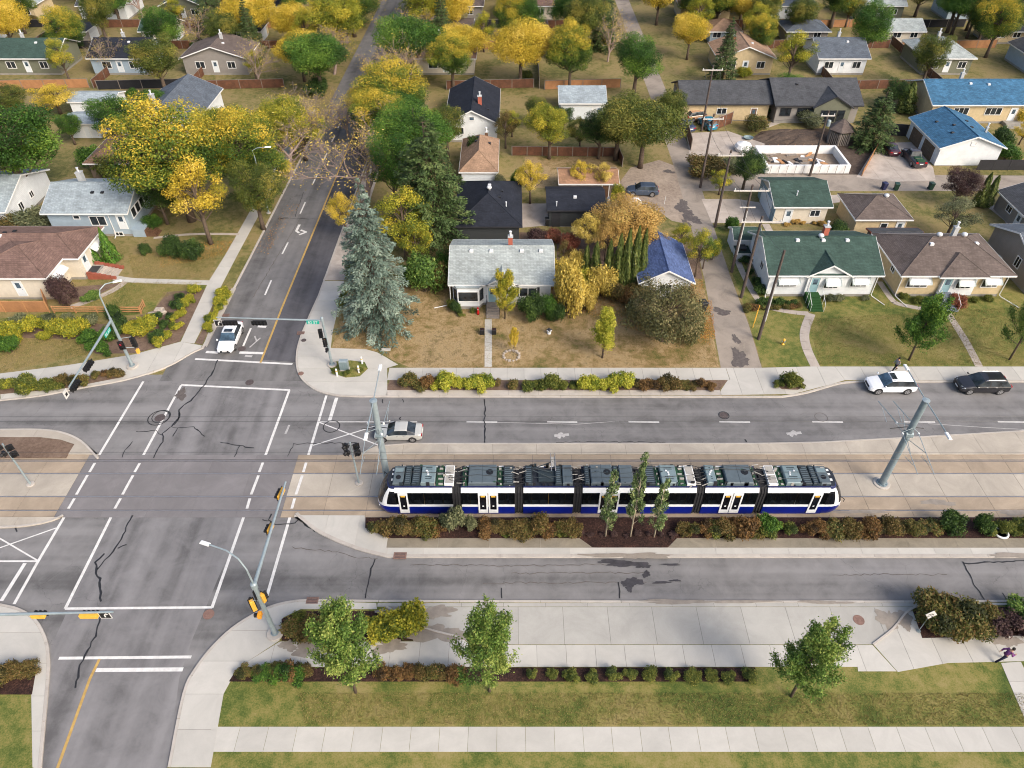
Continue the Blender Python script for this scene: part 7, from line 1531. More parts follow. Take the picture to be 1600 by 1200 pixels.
rail_fence('low cedar rail fence of three rails across the left lawn', P(86, 490), P(221, 491), 4); rail_fence('short end return of the cedar rail fence', P(221.6, 491), P(227, 480), 1)
board_fence('dark_fence', 'long black board fence right of the bright blue garage', P(1525, 267), P(1720, 267), 1.6, 'dark_boards', 'trim_dark'); board_fence('dark_fence', 'black board fence behind the maroon car', P(1381, 212), P(1414, 214), 1.9, 'dark_boards', 'trim_dark'); board_fence('brown_fence', 'weathered brown fence panels before the teal wagon', P(1110, 207), P(1142, 194), 2.0, 'brown_boards', 'weathered_wood', 1.8); board_fence('brown_fence', 'brown fence beside the far bend of the alley', P(1071, 205), P(1079, 236), 1.9, 'brown_boards', 'weathered_wood'); board_fence('cedar_retaining', 'pale timber board wall left of the parked maroon car', P(1346, 276), P(1374, 226), 1.0, 'cedar_boards'); board_fence('brown_fence', 'dark weathered fence along the back of the vine-covered yard', P(800, 244), P(965, 246), 1.5, 'brown_boards', 'weathered_wood'); board_fence('brown_fence', 'weathered fence beside the gravel pad tree', P(966, 248), P(972, 262), 1.6, 'brown_boards', 'weathered_wood'); board_fence('lattice_fence', 'dark fence strip between the dark house and patio', P(815, 318), P(812, 296), 1.5, 'dark_boards', 'trim_dark')
fk_ = 0
for yy in (134.5, 156.5, 170.5, 198.5):
    for xa, xb in ((-122, -100), (-98, -78), (-76, -60), (-58, -42), (-12, 4), (6, 20), (42, 58), (60, 78), (80, 100)):
        mt, cl = (('brown_boards', 'brown'), ('cedar_boards', 'cedar'), ('dark_boards', 'black'), ('brown_boards', 'weathered brown'))[fk_ % 4]
        board_fence('far_fence', '%s back-yard fence, %s in the line of far fences number %d' % (cl, ORD[fk_ % 9], fk_ // 9 + 1), (xa, yy), (xb, yy + 1), 1.6, mt, 'weathered_wood', 4); fk_ += 1
for k_, xx in enumerate((-99, -77, -59, 5, 59, 79)): board_fence('far_fence', 'side-yard fence running away between far lots, %s from the left' % ORD[k_], (xx, 135), (xx + .4, 169), 1.6, 'brown_boards', 'weathered_wood', 5)
# ------------------------------------------------------------------ people
simple('skin', S(198, 150, 122, .8), .6, .08, 8); simple('hair_dark', (.02, .015, .012, 1), .8, .3, 12); simple('cloth_black', (.015, .015, .018, 1), .9, .3, 10); simple('cloth_grey', S(150, 152, 158, .7), .9, .12, 10); simple('cloth_purple', S(120, 64, 122, .75), .9, .15, 10); simple('cloth_navy', S(40, 40, 66, .7), .9, .15, 10); simple('cloth_tan', S(176, 150, 120, .75), .9, .15, 10)
def limb(b, pts, rad, n=10): b.tube(pts, rad, n)
def person(label, loc, rz, J, top, legs, shoe='cloth_black', hair='hair_dark', lean=0):
    """continuous skinned body posed by its joints, with clothes and hair as parts"""
    t = thing('person', label, 'person', loc, rz)
    V, E_, Rr = [], [], []
    def v(p, r): V.append(p); Rr.append(r); return len(V) - 1
    hip = v(J['hip'], .135); wa = v(J['waist'], .125); ch = v(J['chest'], .15); nk = v(J['neck'], .06); hd0 = v(J['head'], .095); hd1 = v(tuple(np.array(J['head']) + np.array([.02, 0, .13])), .09); E_ += [(hip, wa), (wa, ch), (ch, nk), (nk, hd0), (hd0, hd1)]
    for s_ in 'lr':
        a = [v(J['sho_' + s_], .068), v(J['elb_' + s_], .048), v(J['wri_' + s_], .034), v(tuple(np.array(J['wri_' + s_]) + (np.array(J['wri_' + s_]) - np.array(J['elb_' + s_])) * .35), .03)]; E_ += [(ch, a[0])] + list(zip(a, a[1:]))
        a = [v(J['thi_' + s_], .095), v(J['kne_' + s_], .065), v(J['ank_' + s_], .042), v(J['toe_' + s_], .038)]; E_ += [(hip, a[0])] + list(zip(a, a[1:]))
    me = bpy.data.meshes.new('body'); me.from_pydata(V, E_, []); o = link('body', me, t); me.materials.append(MATS['skin'])
    sk = o.modifiers.new('skin', 'SKIN'); 
    for i, r in enumerate(Rr): me.skin_vertices[0].data[i].radius = (r, r)
    me.skin_vertices[0].data[0].use_root = True; ss = o.modifiers.new('sub', 'SUBSURF'); ss.levels = 1; ss.render_levels = 2
    for s_ in 'lr':
        b = MB(); limb(b, [J['hip'], J['thi_' + s_], J['kne_' + s_], tuple(np.array(J['ank_' + s_]))], [.13, .118, .085, .07]); b.build('trouser_leg', legs, t, True); b = MB(); an, to = np.array(J['ank_' + s_]), np.array(J['toe_' + s_]); b.tube([tuple(an - (to - an) * .35), tuple(an * .5 + to * .5), tuple(to + (to - an) * .2)], [.055, .062, .04], 8); b.build('shoe', shoe, t, True)
        b = MB(); limb(b, [J['chest'], J['sho_' + s_], J['elb_' + s_], tuple(np.array(J['wri_' + s_]))], [.1, .09, .068, .052]); b.build('sleeve', top, t, True)
        w, e = np.array(J['wri_' + s_]), np.array(J['elb_' + s_]); d = (w - e) / np.linalg.norm(w - e); sd = np.cross(d, [0, 0, 1.0]); sd /= np.linalg.norm(sd) + 1e-6
        for k in range(5):
            off = sd * (k - 2) * .017; ln_ = (.045, .075, .082, .076, .06)[k]; st_ = w + d * (.07 if k else .03) + off * (1 if k else 1.6); b = MB(); b.tube([tuple(st_), tuple(st_ + d * ln_ * .55 + (off * .6 if k == 0 else 0)), tuple(st_ + d * ln_ + np.array([0, 0, -.015]))], [.011, .0095, .007], 5); b.build('finger', 'skin', t, True)
    b = MB(); b.tube([tuple(np.array(J['hip']) - np.array([0, 0, .04])), J['waist'], J['chest'], tuple(np.array(J['chest']) * .35 + np.array(J['neck']) * .65)], [.165, .15, .19, .09], 12); b.build('jacket', top, t, True)
    h = np.array(J['head']); b = MB(); b.lathe([(.06, -.02), (.105, .04), (.112, .11), (.09, .18), (.03, .215)], tuple(h + np.array([-.02, 0, .0])), 12); b.build('hair', hair, t, True)
    for s_ in (-1, 1): MB().lathe([(.012, -.012), (.016, 0), (.012, .012)], tuple(h + np.array([.1, s_ * .035, .06])), 6).build('eye', 'hair_dark', t); MB().lathe([(.012, -.025), (.02, 0), (.012, .025)], tuple(h + np.array([.0, s_ * .1, .045])), 6).build('ear', 'skin', t)
    MB().tube([tuple(h + np.array([.1, 0, .055])), tuple(h + np.array([.125, 0, .02]))], [.012, .018], 6).build('nose', 'skin', t); MB().box(h[0] + .09, -.025, h[2] - .02, h[0] + .104, .025, h[2] - .01).build('mouth', 'lens_red', t)
    return t
J1 = dict(hip=(0, 0, .94), waist=(.01, 0, 1.1), chest=(.02, 0, 1.34), neck=(.04, 0, 1.5), head=(.06, 0, 1.6), sho_l=(.02, .18, 1.4), elb_l=(-.1, .23, 1.14), wri_l=(.02, .22, .92), sho_r=(.02, -.18, 1.4), elb_r=(.1, -.22, 1.14), wri_r=(.26, -.2, 1.0), thi_l=(.01, .1, .88), kne_l=(.2, .1, .5), ank_l=(.3, .1, .09), toe_l=(.44, .11, .05), thi_r=(-.01, -.1, .88), kne_r=(-.06, -.1, .5), ank_r=(-.32, -.1, .15), toe_r=(-.22, -.1, .05))
person('person in grey top and black trousers walking on the pavement behind the white parked car', P(1397, 579, .12), PI + .2, J1, 'cloth_grey', 'cloth_black')
J2 = dict(hip=(0, 0, .92), waist=(.04, 0, 1.07), chest=(.14, 0, 1.3), neck=(.22, 0, 1.44), head=(.27, 0, 1.53), sho_l=(.14, .18, 1.36), elb_l=(-.08, .3, 1.16), wri_l=(-.26, .26, 1.06), sho_r=(.14, -.18, 1.36), elb_r=(.2, -.28, 1.1), wri_r=(.42, -.22, 1.16), thi_l=(.04, .1, .87), kne_l=(.36, .1, .62), ank_l=(.28, .1, .2), toe_l=(.42, .11, .14), thi_r=(-.02, -.1, .86), kne_r=(-.2, -.1, .48), ank_r=(-.5, -.1, .14), toe_r=(-.42, -.1, .05))
person('person in purple top and dark trousers striding along the near pavement, lower right', P(1563, 1032, .12), .15, J2, 'cloth_purple', 'cloth_navy')
# ------------------------------------------------------------------ trees
T = tree_px
T('leafy_tree', 'broad_a', 'big round green tree at the left edge behind the grey-roofed house', 52, 322, 160, 78, 'leaf_green', 10, 4.4, 'large street and garden trees')
T('leafy_tree', 'broad_b', 'dark green tree between the white sheds and white gabled house', 188, 226, 148, 38, 'leaf_green', 10, 4.2, 'large street and garden trees')
T('golden_tree', 'broad_grad', 'largest tree, green below and golden on top, left of the avenue', 300, 345, 158, 88, 'leaf_greengold', 10, 4.6, 'large street and garden trees')
T('golden_tree', 'broad_grad', 'golden-topped tree leaning over the avenue sidewalk', 392, 318, 165, 66, 'leaf_greengold', 10, 4.6, 'large street and garden trees', rz=2.1)
T('yellow_tree', 'broad_loose', 'thin yellow tree with a bare trunk on the lawn before the pale blue house', 330, 381, 236, 50, 'leaf_yellow', 8, 3.0, 'large street and garden trees')
T('yellow_tree', 'broad_loose', 'smaller yellow tree hanging beside the thin-trunked one', 283, 330, 232, 42, 'leaf_yellow', 8, 3.0, 'large street and garden trees', rz=1)
T('leafy_tree', 'broad_b', 'yellowing green tree at the avenue kerb beside the sidewalk', 412, 358, 252, 46, 'leaf_olive', 10, 4.2, 'large street and garden trees')
T('bare_tree', 'bare_a', 'nearly bare grey tree arching over the avenue on its left side', 455, 275, 165, 66, 'leaf_gold', 11, 4.0, 'large street and garden trees', trunkname='limbs')
T('bare_tree', 'bare_b', 'nearly bare tree with gold leaves arching over the avenue on its right side', 572, 318, 172, 74, 'leaf_gold', 10, 4.0, 'large street and garden trees', trunkname='limbs', rz=.5)
T('bare_tree', 'bare_a', 'bare purple-grey tree behind, right of the avenue', 598, 268, 148, 62, 'leaf_orange', 11, 4.0, 'large street and garden trees', trunkname='limbs', rz=2.4)
T('bare_tree', 'bare_b', 'thin bare tree with a few yellow leaves far up the avenue', 505, 236, 140, 50, 'leaf_yellow', 10, 4.0, 'large street and garden trees', trunkname='limbs', rz=4)
T('leafy_tree', 'broad_loose', 'pale green tree behind the bare branches left of the avenue', 478, 250, 172, 42, 'leaf_yellowgreen', 8, 3.0, 'large street and garden trees')
T('leafy_tree', 'broad_c', 'dense green tree behind the tall dark pine', 655, 280, 150, 60, 'leaf_green', 10, 4.6, 'large street and garden trees')
T('leafy_tree', 'broad_b', 'green tree low against the dark pine, beside the avenue', 620, 330, 205, 40, 'leaf_green', 10, 4.2, 'large street and garden trees')
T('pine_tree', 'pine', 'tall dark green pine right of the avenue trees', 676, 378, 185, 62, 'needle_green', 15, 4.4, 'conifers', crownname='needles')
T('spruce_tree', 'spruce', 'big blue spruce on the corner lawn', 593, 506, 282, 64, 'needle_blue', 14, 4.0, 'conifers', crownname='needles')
T('leafy_tree', 'broad_loose', 'yellow-green tree between blue spruce and dark pine', 636, 405, 286, 54, 'leaf_yellowgreen', 8, 3.0, 'large street and garden trees')
T('leafy_tree', 'broad_loose', 'gold and green tree left of the blue spruce top', 543, 372, 296, 28, 'leaf_yellow', 8, 3.0, 'large street and garden trees')
T('garden_bush', 'bush_a', 'green bush between the blue spruce and bungalow', 665, 455, 388, 34, 'leaf_fresh', 2.6, 1.6, 'garden bushes', 'bush', trunkname='stems', crownname='foliage')
T('garden_bush', 'bush_b', 'rusty bush against the bungalow west wall', 693, 452, 402, 16, 'leaf_rust', 2.4, 1.7, 'garden bushes', 'bush', trunkname='stems', crownname='foliage')
T('yellow_tree', 'broad_b', 'bright yellow tree by the back-yard fence', 858, 248, 158, 38, 'leaf_yellowgreen', 10, 4.2, 'large street and garden trees')
T('yellow_tree', 'broad_loose', 'yellow bushy tree between dark house and black garage', 828, 318, 246, 26, 'leaf_yellow', 8, 3.0, 'large street and garden trees')
T('leafy_tree', 'broad_a', 'dark green tree hiding the white garage', 935, 248, 172, 34, 'leaf_deep', 10, 4.4, 'large street and garden trees')
T('leafy_tree', 'broad_c', 'large olive tree hanging over the alley bend', 1000, 262, 142, 64, 'leaf_olive', 10, 4.6, 'large street and garden trees')
T('leafy_tree', 'broad_b', 'olive green tree right behind the hidden garage', 962, 250, 144, 50, 'leaf_olive', 10, 4.2, 'large street and garden trees')
T('orange_tree', 'broad_a', 'broad orange tree behind the cedar row', 975, 392, 316, 62, 'leaf_orange', 10, 4.4, 'large street and garden trees')
T('orange_tree', 'broad_loose', 'golden orange tree left of the cedar row', 918, 396, 330, 30, 'leaf_gold', 8, 3.0, 'large street and garden trees')
for k, (u, v, vt, hw) in enumerate(((962, 450, 366, 10), (974, 452, 358, 10), (987, 452, 354, 10), (998, 451, 358, 9), (948, 446, 374, 9), (928, 440, 378, 10), (914, 436, 384, 9))):
    T('cedar', 'column_a' if k % 2 else 'column_b', '%s columnar cedar from the right in the row beside the royal blue garage' % ORD[(3, 2, 1, 0, 4, 5, 6)[k]], u, v, vt, hw, 'needle_cedar', 5, .7, 'columnar cedars', 'cedar', crownname='foliage')
T('yellow_shrub', 'bush_a', 'tall golden shrub at the bungalow east corner', 888, 490, 404, 26, 'leaf_gold', 2.4, 1.6, 'golden shrubs', 'shrub')
T('yellow_shrub', 'bush_b', 'golden shrub next to the cedar row', 938, 462, 410, 26, 'leaf_gold', 2.4, 1.7, 'golden shrubs', 'shrub', rz=1)
T('yellow_shrub', 'bush_a', 'slim golden shrub touching the bungalow roof edge', 874, 452, 396, 15, 'leaf_gold', 2.4, 1.6, 'golden shrubs', 'shrub', rz=2)
T('apple_tree', 'apple', 'wide grey-green apple tree before the royal blue garage', 1034, 532, 442, 78, 'leaf_apple', 5.2, 4.0, 'small lawn trees')
T('leafy_tree', 'broad_loose', 'yellow-green tree beside the alley and royal blue garage', 1086, 432, 352, 26, 'leaf_yellowgreen', 8, 3.0, 'large street and garden trees')
T('leafy_tree', 'broad_loose', 'gold and green tree above the royal blue roof', 1060, 398, 346, 22, 'leaf_yellowgreen', 8, 3.0, 'large street and garden trees', rz=3)
T('young_tree', 'young_spire', 'slim young yellow tree on the dry lawn', 941, 559, 478, 20, 'leaf_lime', 4.6, .95, 'small lawn trees')
T('young_tree', 'young_b', 'tiny bright yellow tree near the bungalow path', 803, 552, 513, 11, 'leaf_yellow', 5, 1.9, 'small lawn trees')
T('leafy_tree', 'young', 'yellow-green tree in front of the bungalow door', 789, 498, 426, 26, 'leaf_yellowgreen', 5, 1.75, 'small lawn trees')
for k, (u, v, vt, hw, lm) in enumerate(((830, 497, 452, 20, 'leaf_deep'), (856, 496, 460, 16, 'leaf_green'))): T('garden_bush', 'bush_a' if k else 'bush_b', '%s dark green bush under the bungalow window' % ('left', 'right')[k], u, v, vt, hw, lm, 2.4, 1.6, 'garden bushes', 'bush', trunkname='stems', crownname='foliage')
T('leafy_tree', 'broad_b', 'dense dark green tree beside the white basement walls', 1160, 298, 232, 30, 'leaf_deep', 10, 4.2, 'large street and garden trees')
T('yellow_tree', 'broad_loose', 'small yellow-green tree between alley and dense dark tree', 1123, 304, 262, 22, 'leaf_yellowgreen', 8, 3.0, 'large street and garden trees')
T('spruce_tree', 'spruce_b', 'green spruce beside the brown gazebo', 1358, 228, 138, 38, 'needle_green', 12, 3.2, 'conifers', crownname='needles')
T('plum_tree', 'broad_b', 'purple-leaved plum tree at the lane edge', 1487, 322, 262, 32, 'leaf_maroon', 10, 4.2, 'small lawn trees')
for k, (u, v, vt) in enumerate(((1526, 322, 270), (1538, 324, 274))): T('cedar', 'column_a', '%s of two cedars beside the purple-leaved plum' % ('left', 'right')[k], u, v, vt, 9, 'needle_cedar', 5, .7, 'columnar cedars', 'cedar', crownname='foliage')
T('leafy_tree', 'broad_loose', 'grey-green bushy tree on the lawn behind the tan house', 1478, 372, 306, 38, 'leaf_greygreen', 8, 3.0, 'small lawn trees')
T('young_tree', 'young', 'young green maple leaning on the lawn before the tan house', 1420, 563, 468, 40, 'leaf_green', 5, 1.75, 'small lawn trees')
T('young_tree', 'young_b', 'young green maple cut by the right edge', 1577, 562, 454, 40, 'leaf_fresh', 5, 1.9, 'small lawn trees')
for k, (u, v, vt, pr) in enumerate(((946, 838, 733, 'poplar_a'), (985, 838, 718, 'poplar_b'), (1022, 839, 740, 'poplar_c'))): T('young_poplar', pr, '%s slender poplar in the median bed before the tram' % ('left', 'middle', 'right')[k], u, v, vt, 13, 'leaf_poplar', 6.4, .85, 'median poplars')
for k, (u, v, vt, hw, pr, lab) in enumerate(((556, 1082, 958, 54, 'young', 'young maple at the bottom edge beside the near signal mast'), (765, 1080, 964, 54, 'young_b', 'young maple at the bottom edge in the middle of the near pavement'), (1236, 1088, 986, 54, 'young', 'young maple at the bottom edge below the brown manhole cover'))): T('young_tree', pr, lab, u, v, vt, hw, 'leaf_fresh', 5, 1.7, 'near pavement maples', rz=k * 1.3)
for k, (u, v, vt, hw) in enumerate(((151, 413, 380, 12), (177, 409, 356, 15))): T('cedar', 'cone', '%s bright green cone cedar against the cream house' % ('smaller', 'taller')[k], u, v, vt, hw, 'needle_bright', 3.4, .85, 'cone cedars', 'cedar', crownname='foliage')
T('garden_bush', 'bush_a', 'round dark green hedge bush on the left lawn, left half', 272, 398, 368, 20, 'leaf_deep', 2.4, 1.6, 'garden bushes', 'bush', trunkname='stems', crownname='foliage'); T('garden_bush', 'bush_b', 'round dark green hedge bush on the left lawn, right half', 305, 406, 372, 18, 'leaf_deep', 2.2, 1.7, 'garden bushes', 'bush', trunkname='stems', crownname='foliage')
for k, (u, v, vt, hw, lm, lab) in enumerate(((104, 474, 430, 20, 'leaf_maroon', 'dark purple bush in the bed before the cream house'), (242, 357, 332, 14, 'leaf_green', 'green bush beside the pale blue house porch'), (228, 397, 380, 10, 'leaf_deep', 'small dark bush at the path end on the left lawn'), (60, 360, 322, 32, 'leaf_greygreen', 'grey-green hedge bush between red-brown and pale blue houses'), (22, 372, 338, 26, 'leaf_rust', 'rusty hedge bush above the red-brown roof'), (262, 318, 282, 18, 'leaf_deep', 'dark bush below the yellow tree beside the pale blue roof'), (180, 280, 236, 30, 'leaf_olive', 'olive bush in front of the brown hipped house'), (1304, 374, 342, 16, 'leaf_deep', 'round dark bush between the green garage and brown garage'), (1142, 362, 336, 12, 'leaf_green', 'green bush behind the small white shed'), (890, 394, 358, 14, 'leaf_red', 'red-leaved bush behind the bungalow'), (838, 380, 358, 18, 'leaf_maroon', 'dark red bush along the patio'), (862, 378, 356, 14, 'leaf_red', 'red and brown bush right of the patio'), (1000, 470, 444, 26, 'leaf_rust', 'low rusty bush between cedars and apple tree'), (1078, 500, 468, 14, 'leaf_greygreen', 'pale bush at the alley bin'), (930, 290, 258, 26, 'leaf_gold', 'golden vines over the low orange shed'), (900, 296, 266, 18, 'leaf_yellow', 'yellow vines at the left end of the orange shed'), (962, 322, 285, 12, 'leaf_yellowgreen', 'yellow-green bush beside the crossover'), (1100, 270, 240, 30, 'leaf_rust', 'dry brown brush pile bush beyond the alley bend'), (1140, 268, 246, 20, 'leaf_greygreen', 'dry greyish brush behind the alley bend'), (1200, 325, 302, 5, 'leaf_green', 'slim plant at the teal garage wall'), (1570, 250, 222, 20, 'leaf_green', 'green bush right of the blue garage'), (1210, 178, 160, 16, 'leaf_green', 'green bush before the far garage wall'), (712, 488, 470, 10, 'leaf_deep', 'low green plants below the bay window'), (1590, 190, 158, 16, 'leaf_yellow', 'yellow bush at the tan house corner, top right'), (540, 482, 456, 12, 'leaf_olive', 'olive bush at the avenue side of the blue spruce'))):
    T('garden_bush', ('bush_a', 'bush_b')[k % 2], lab, u, v, vt, hw, lm, 2.4, 1.6, 'garden bushes', 'bush', trunkname='stems', crownname='foliage')
for k, (u, v, vt, hw, pr, lm, nh, nr, lab) in enumerate(((905, 302, 246, 18, 'broad_loose', 'leaf_yellow', 8, 3, 'yellow sapling over the left end of the orange shed roof'), (940, 304, 248, 18, 'broad_loose', 'leaf_gold', 8, 3, 'golden sapling over the middle of the orange shed roof'), (652, 420, 340, 30, 'broad_loose', 'leaf_yellowgreen', 8, 3, 'yellow-green tree low behind the blue spruce'), (690, 432, 392, 16, 'bush_b', 'leaf_green', 2.4, 1.6, 'green bush touching the bungalow roof corner'), (640, 448, 410, 20, 'bush_a', 'leaf_green', 2.4, 1.6, 'low green bush right of the blue spruce'), (556, 440, 400, 14, 'bush_b', 'leaf_olive', 2.4, 1.6, 'olive bush left of the blue spruce by the sidewalk'), (880, 470, 430, 14, 'bush_a', 'leaf_yellow', 2.4, 1.6, 'yellow bush in front of the bungalow east wall'), (908, 462, 412, 18, 'bush_b', 'leaf_yellowgreen', 2.4, 1.6, 'yellow-green bush left of the cedar row'), (1098, 420, 366, 16, 'broad_loose', 'leaf_fresh', 8, 3, 'light green sapling at the alley edge'), (880, 420, 372, 14, 'broad_loose', 'leaf_rust', 8, 3, 'rust-coloured sapling behind the bungalow'), (1066, 474, 446, 18, 'bush_a', 'leaf_rust_red', 2.4, 1.6, 'rusty bush under the royal blue gable'), (912, 482, 440, 18, 'bush_b', 'leaf_gold', 2.4, 1.6, 'golden bush between the two tall golden shrubs'), (962, 470, 440, 18, 'bush_a', 'leaf_rust', 2.4, 1.6, 'brown bush at the cedar feet'), (984, 474, 450, 20, 'bush_b', 'leaf_rust_red', 2.4, 1.6, 'low red-brown bush right of the cedar feet'), (900, 430, 384, 16, 'bush_b', 'leaf_gold', 2.4, 1.6, 'golden bush behind the bungalow east corner'), (1010, 412, 350, 30, 'broad_loose', 'leaf_orange', 8, 3, 'tan tree right behind the cedars'), (945, 408, 346, 26, 'broad_loose', 'leaf_orange', 8, 3, 'tan-gold tree left behind the cedars'), (1112, 406, 372, 12, 'bush_a', 'leaf_yellowgreen', 2.4, 1.6, 'yellow-green bush hanging over the alley edge'), (870, 500, 470, 14, 'bush_b', 'leaf_deep', 2.4, 1.6, 'dark bush before the golden corner shrub'))):
    T('garden_bush' if pr.startswith('bush') else 'leafy_tree', pr, lab, u, v, vt, hw, lm, nh, nr, 'garden saplings and bushes', 'bush' if pr.startswith('bush') else 'tree')
# ------------------------------------------------------------------ shrub rows
SH = ('shrub_a', 'shrub_b', 'shrub_c', 'shrub_d')
def row(spots, lm, what, where, size=1.0, tall=1.0, group=None, z=.12):
    """a row of separate shrubs, numbered from the left for their labels"""
    for k, (u, v) in enumerate(spots):
        s = size * random.uniform(.7, 1.25) * 1.24; lk = random.choice(('leaf_rust', 'leaf_rust', 'leaf_rust_green', 'leaf_rust_red')) if lm == 'leaf_rust' else lm
        plant('shrub', random.choice(SH), '%s of the %s %s' % (ORD[k], what, where) if len(spots) > 1 else '%s %s' % (what, where), 'shrub', P(u + random.uniform(-3, 3), v + random.uniform(-2, 2), z), lk, s * 1.15, s * tall * random.uniform(.8, 1.25), group=group or what, trunkname='stems', crownname='foliage')
def spread(u0, u1, v, n): return [(u0 + (u1 - u0) * k / max(1, n - 1), v) for k in range(n)]
N_ = 'in the far kerbside bed'
row(spread(642, 668, 605, 3), 'leaf_rust', 'rusty shrubs', 'at the left end of the far kerbside bed', .8); row(spread(686, 758, 606, 6), 'leaf_lime', 'lime yellow shrubs', 'left of the bungalow path in the kerbside bed', 1.0, 1.15); row(spread(776, 800, 605, 2), 'leaf_rust', 'rusty shrubs', 'between the yellow hedge and olive hedge', .75); row(spread(828, 893, 606, 5), 'leaf_olive', 'olive shrubs', 'in the middle of the far kerbside bed', .9); row(spread(912, 974, 606, 5), 'leaf_lime', 'lime shrubs', 'right of the bungalow path in the kerbside bed', 1.0, 1.15); row(spread(990, 1112, 605, 9), 'leaf_rust', 'brown shrubs', 'at the alley end of the far kerbside bed', .8)
row(spread(1216, 1248, 601, 3), 'leaf_olive', 'olive shrubs', 'in the diamond bed at the alley mouth', .85, z=.13)
row(spread(586, 684, 829, 7), 'leaf_rust', 'rusty shrubs', 'at the tram-nose end of the median bed', .95); row(spread(697, 736, 826, 3), 'leaf_greygreen', 'upright grey shrubs', 'before the tram nose in the median bed', .7, 2.4); row(spread(762, 890, 830, 9), 'leaf_rust', 'mixed shrubs', 'left of the poplars in the median bed', .92); row(spread(790, 880, 834, 4), 'leaf_olive', 'small green shrubs', 'at the front of the bed left of the poplars', .5); row(spread(1070, 1176, 831, 8), 'leaf_rust', 'mixed shrubs', 'right of the poplars in the median bed', .9); row([(1196, 829)], 'leaf_green', 'bright green shrub', 'alone in the median bed right of the poplars', .95, 1.1); row(spread(1120, 1232, 832, 4), 'leaf_olive', 'olive shrubs', 'tucked among rusty ones behind the tram tail', .7); row(spread(1264, 1452, 831, 13), 'leaf_rust', 'rust-brown shrubs', 'in the long run below the tram tail', .98); row(spread(1482, 1527, 826, 2), 'leaf_deep', 'tall dark shrubs', 'at the right end of the median bed', .95, 1.9); row(spread(1545, 1640, 829, 6), 'leaf_olive', 'olive shrubs', 'at the far right of the median bed', .9); row(spread(905, 1052, 836, 9), 'leaf_maroon', 'low dark shrubs', 'at the feet of the poplars', .34, .7)
row(spread(458, 512, 990, 4), 'leaf_rust', 'brown shrubs', 'right of the near signal mast', .95, z=.13); row(spread(470, 530, 975, 4), 'leaf_olive', 'olive shrubs', 'at the back of the bed by the near mast', .8, z=.13); row([(585, 985), (600, 994), (628, 990), (641, 985), (612, 978)], 'leaf_yellowgreen', 'lime shrubs', 'at the right end of the near mast bed', 1.1, 1.25, z=.13)
row([(1445, 964), (1462, 984), (1475, 960), (1492, 980), (1508, 963), (1525, 982), (1540, 966), (1478, 992), (1452, 978), (1512, 992)], 'leaf_rust_green', 'big rusty green shrubs', 'in the bed behind the diamond sign', 1.25, 1.1, z=.13); row([(1562, 966), (1578, 980), (1556, 984)], 'leaf_maroon', 'dark shrubs', 'between the rusty mass and green shrub at right', 1.0, z=.13); row([(1594, 968), (1602, 985)], 'leaf_fresh', 'fresh green shrubs', 'at the lower right edge', 1.15, 1.2, z=.13)
row(spread(384, 482, 1053, 7), 'leaf_rust', 'rusty shrubs', 'left in the bottom edge bed', .75, z=.13); row(spread(600, 712, 1055, 7), 'leaf_rust', 'rusty shrubs', 'between the two left bottom maples', .7, z=.13); row(spread(830, 1170, 1058, 12), 'leaf_olive', 'low olive shrubs', 'in the bottom edge bed', .55, z=.13); row(spread(415, 470, 1058, 3), 'leaf_green', 'green shrubs', 'below the near mast at the bottom edge', .9, z=.13); row([(8, 1056), (28, 1052), (45, 1046)], 'leaf_rust', 'rusty shrubs', 'in the bottom left corner bed', .8, z=.13)
row(spread(6, 88, 607, 7), 'leaf_olive', 'olive shrubs', 'in the left kerbside strip', .85, z=.13); row(spread(18, 72, 605, 3), 'leaf_lime', 'lime shrubs', 'among olive ones in the left kerbside strip', .7, z=.13); row(spread(96, 130, 600, 3), 'leaf_rust', 'rusty shrubs', 'at the arm tip of the left signal mast', .7, z=.13); row(spread(150, 188, 588, 4), 'leaf_rust', 'brown shrubs', 'at the foot of the left signal mast', .7, z=.13)
row([(8, 522), (28, 526), (52, 520), (72, 528), (92, 522), (112, 528), (126, 520)], 'leaf_yellowgreen', 'yellow shrubs', 'in the big bed below the cedar fences', 1.1, 1.2); row([(0, 545), (20, 552)], 'leaf_green', 'green shrubs', 'on the left lawn edge', 1.2, 1.3); row([(38, 508), (78, 506), (108, 504), (142, 508)], 'leaf_greygreen', 'grey-green shrubs', 'behind the yellow shrubs by the cedar fences', .95); row([(140, 534), (152, 545), (165, 552), (172, 530)], 'leaf_green', 'green shrubs', 'left of the left signal mast', 1.15, 1.3); row([(182, 500), (190, 515), (184, 528)], 'leaf_deep', 'dark shrubs', 'behind the left signal mast pole', 1.0, 1.5); row([(206, 524), (222, 520), (234, 514), (214, 512)], 'leaf_yellowgreen', 'yellow-green shrubs', 'right of the left signal mast', 1.0, 1.2)
row([(244, 500), (258, 512), (266, 498), (278, 482), (284, 468), (248, 528)], 'leaf_deep', 'small dark shrubs', 'in the bed beside the avenue sidewalk', .75); row([(274, 515), (276, 502), (282, 494), (290, 480), (296, 470), (262, 528), (248, 538), (302, 458)], 'leaf_yellowgreen', 'small yellow shrubs', 'in the bed beside the avenue sidewalk', .7); row([(324, 514), (330, 504), (334, 494), (340, 484), (345, 474), (349, 464), (354, 456)], 'leaf_yellowgreen', 'yellow shrubs', 'in the strip between avenue sidewalk and kerb', .68)
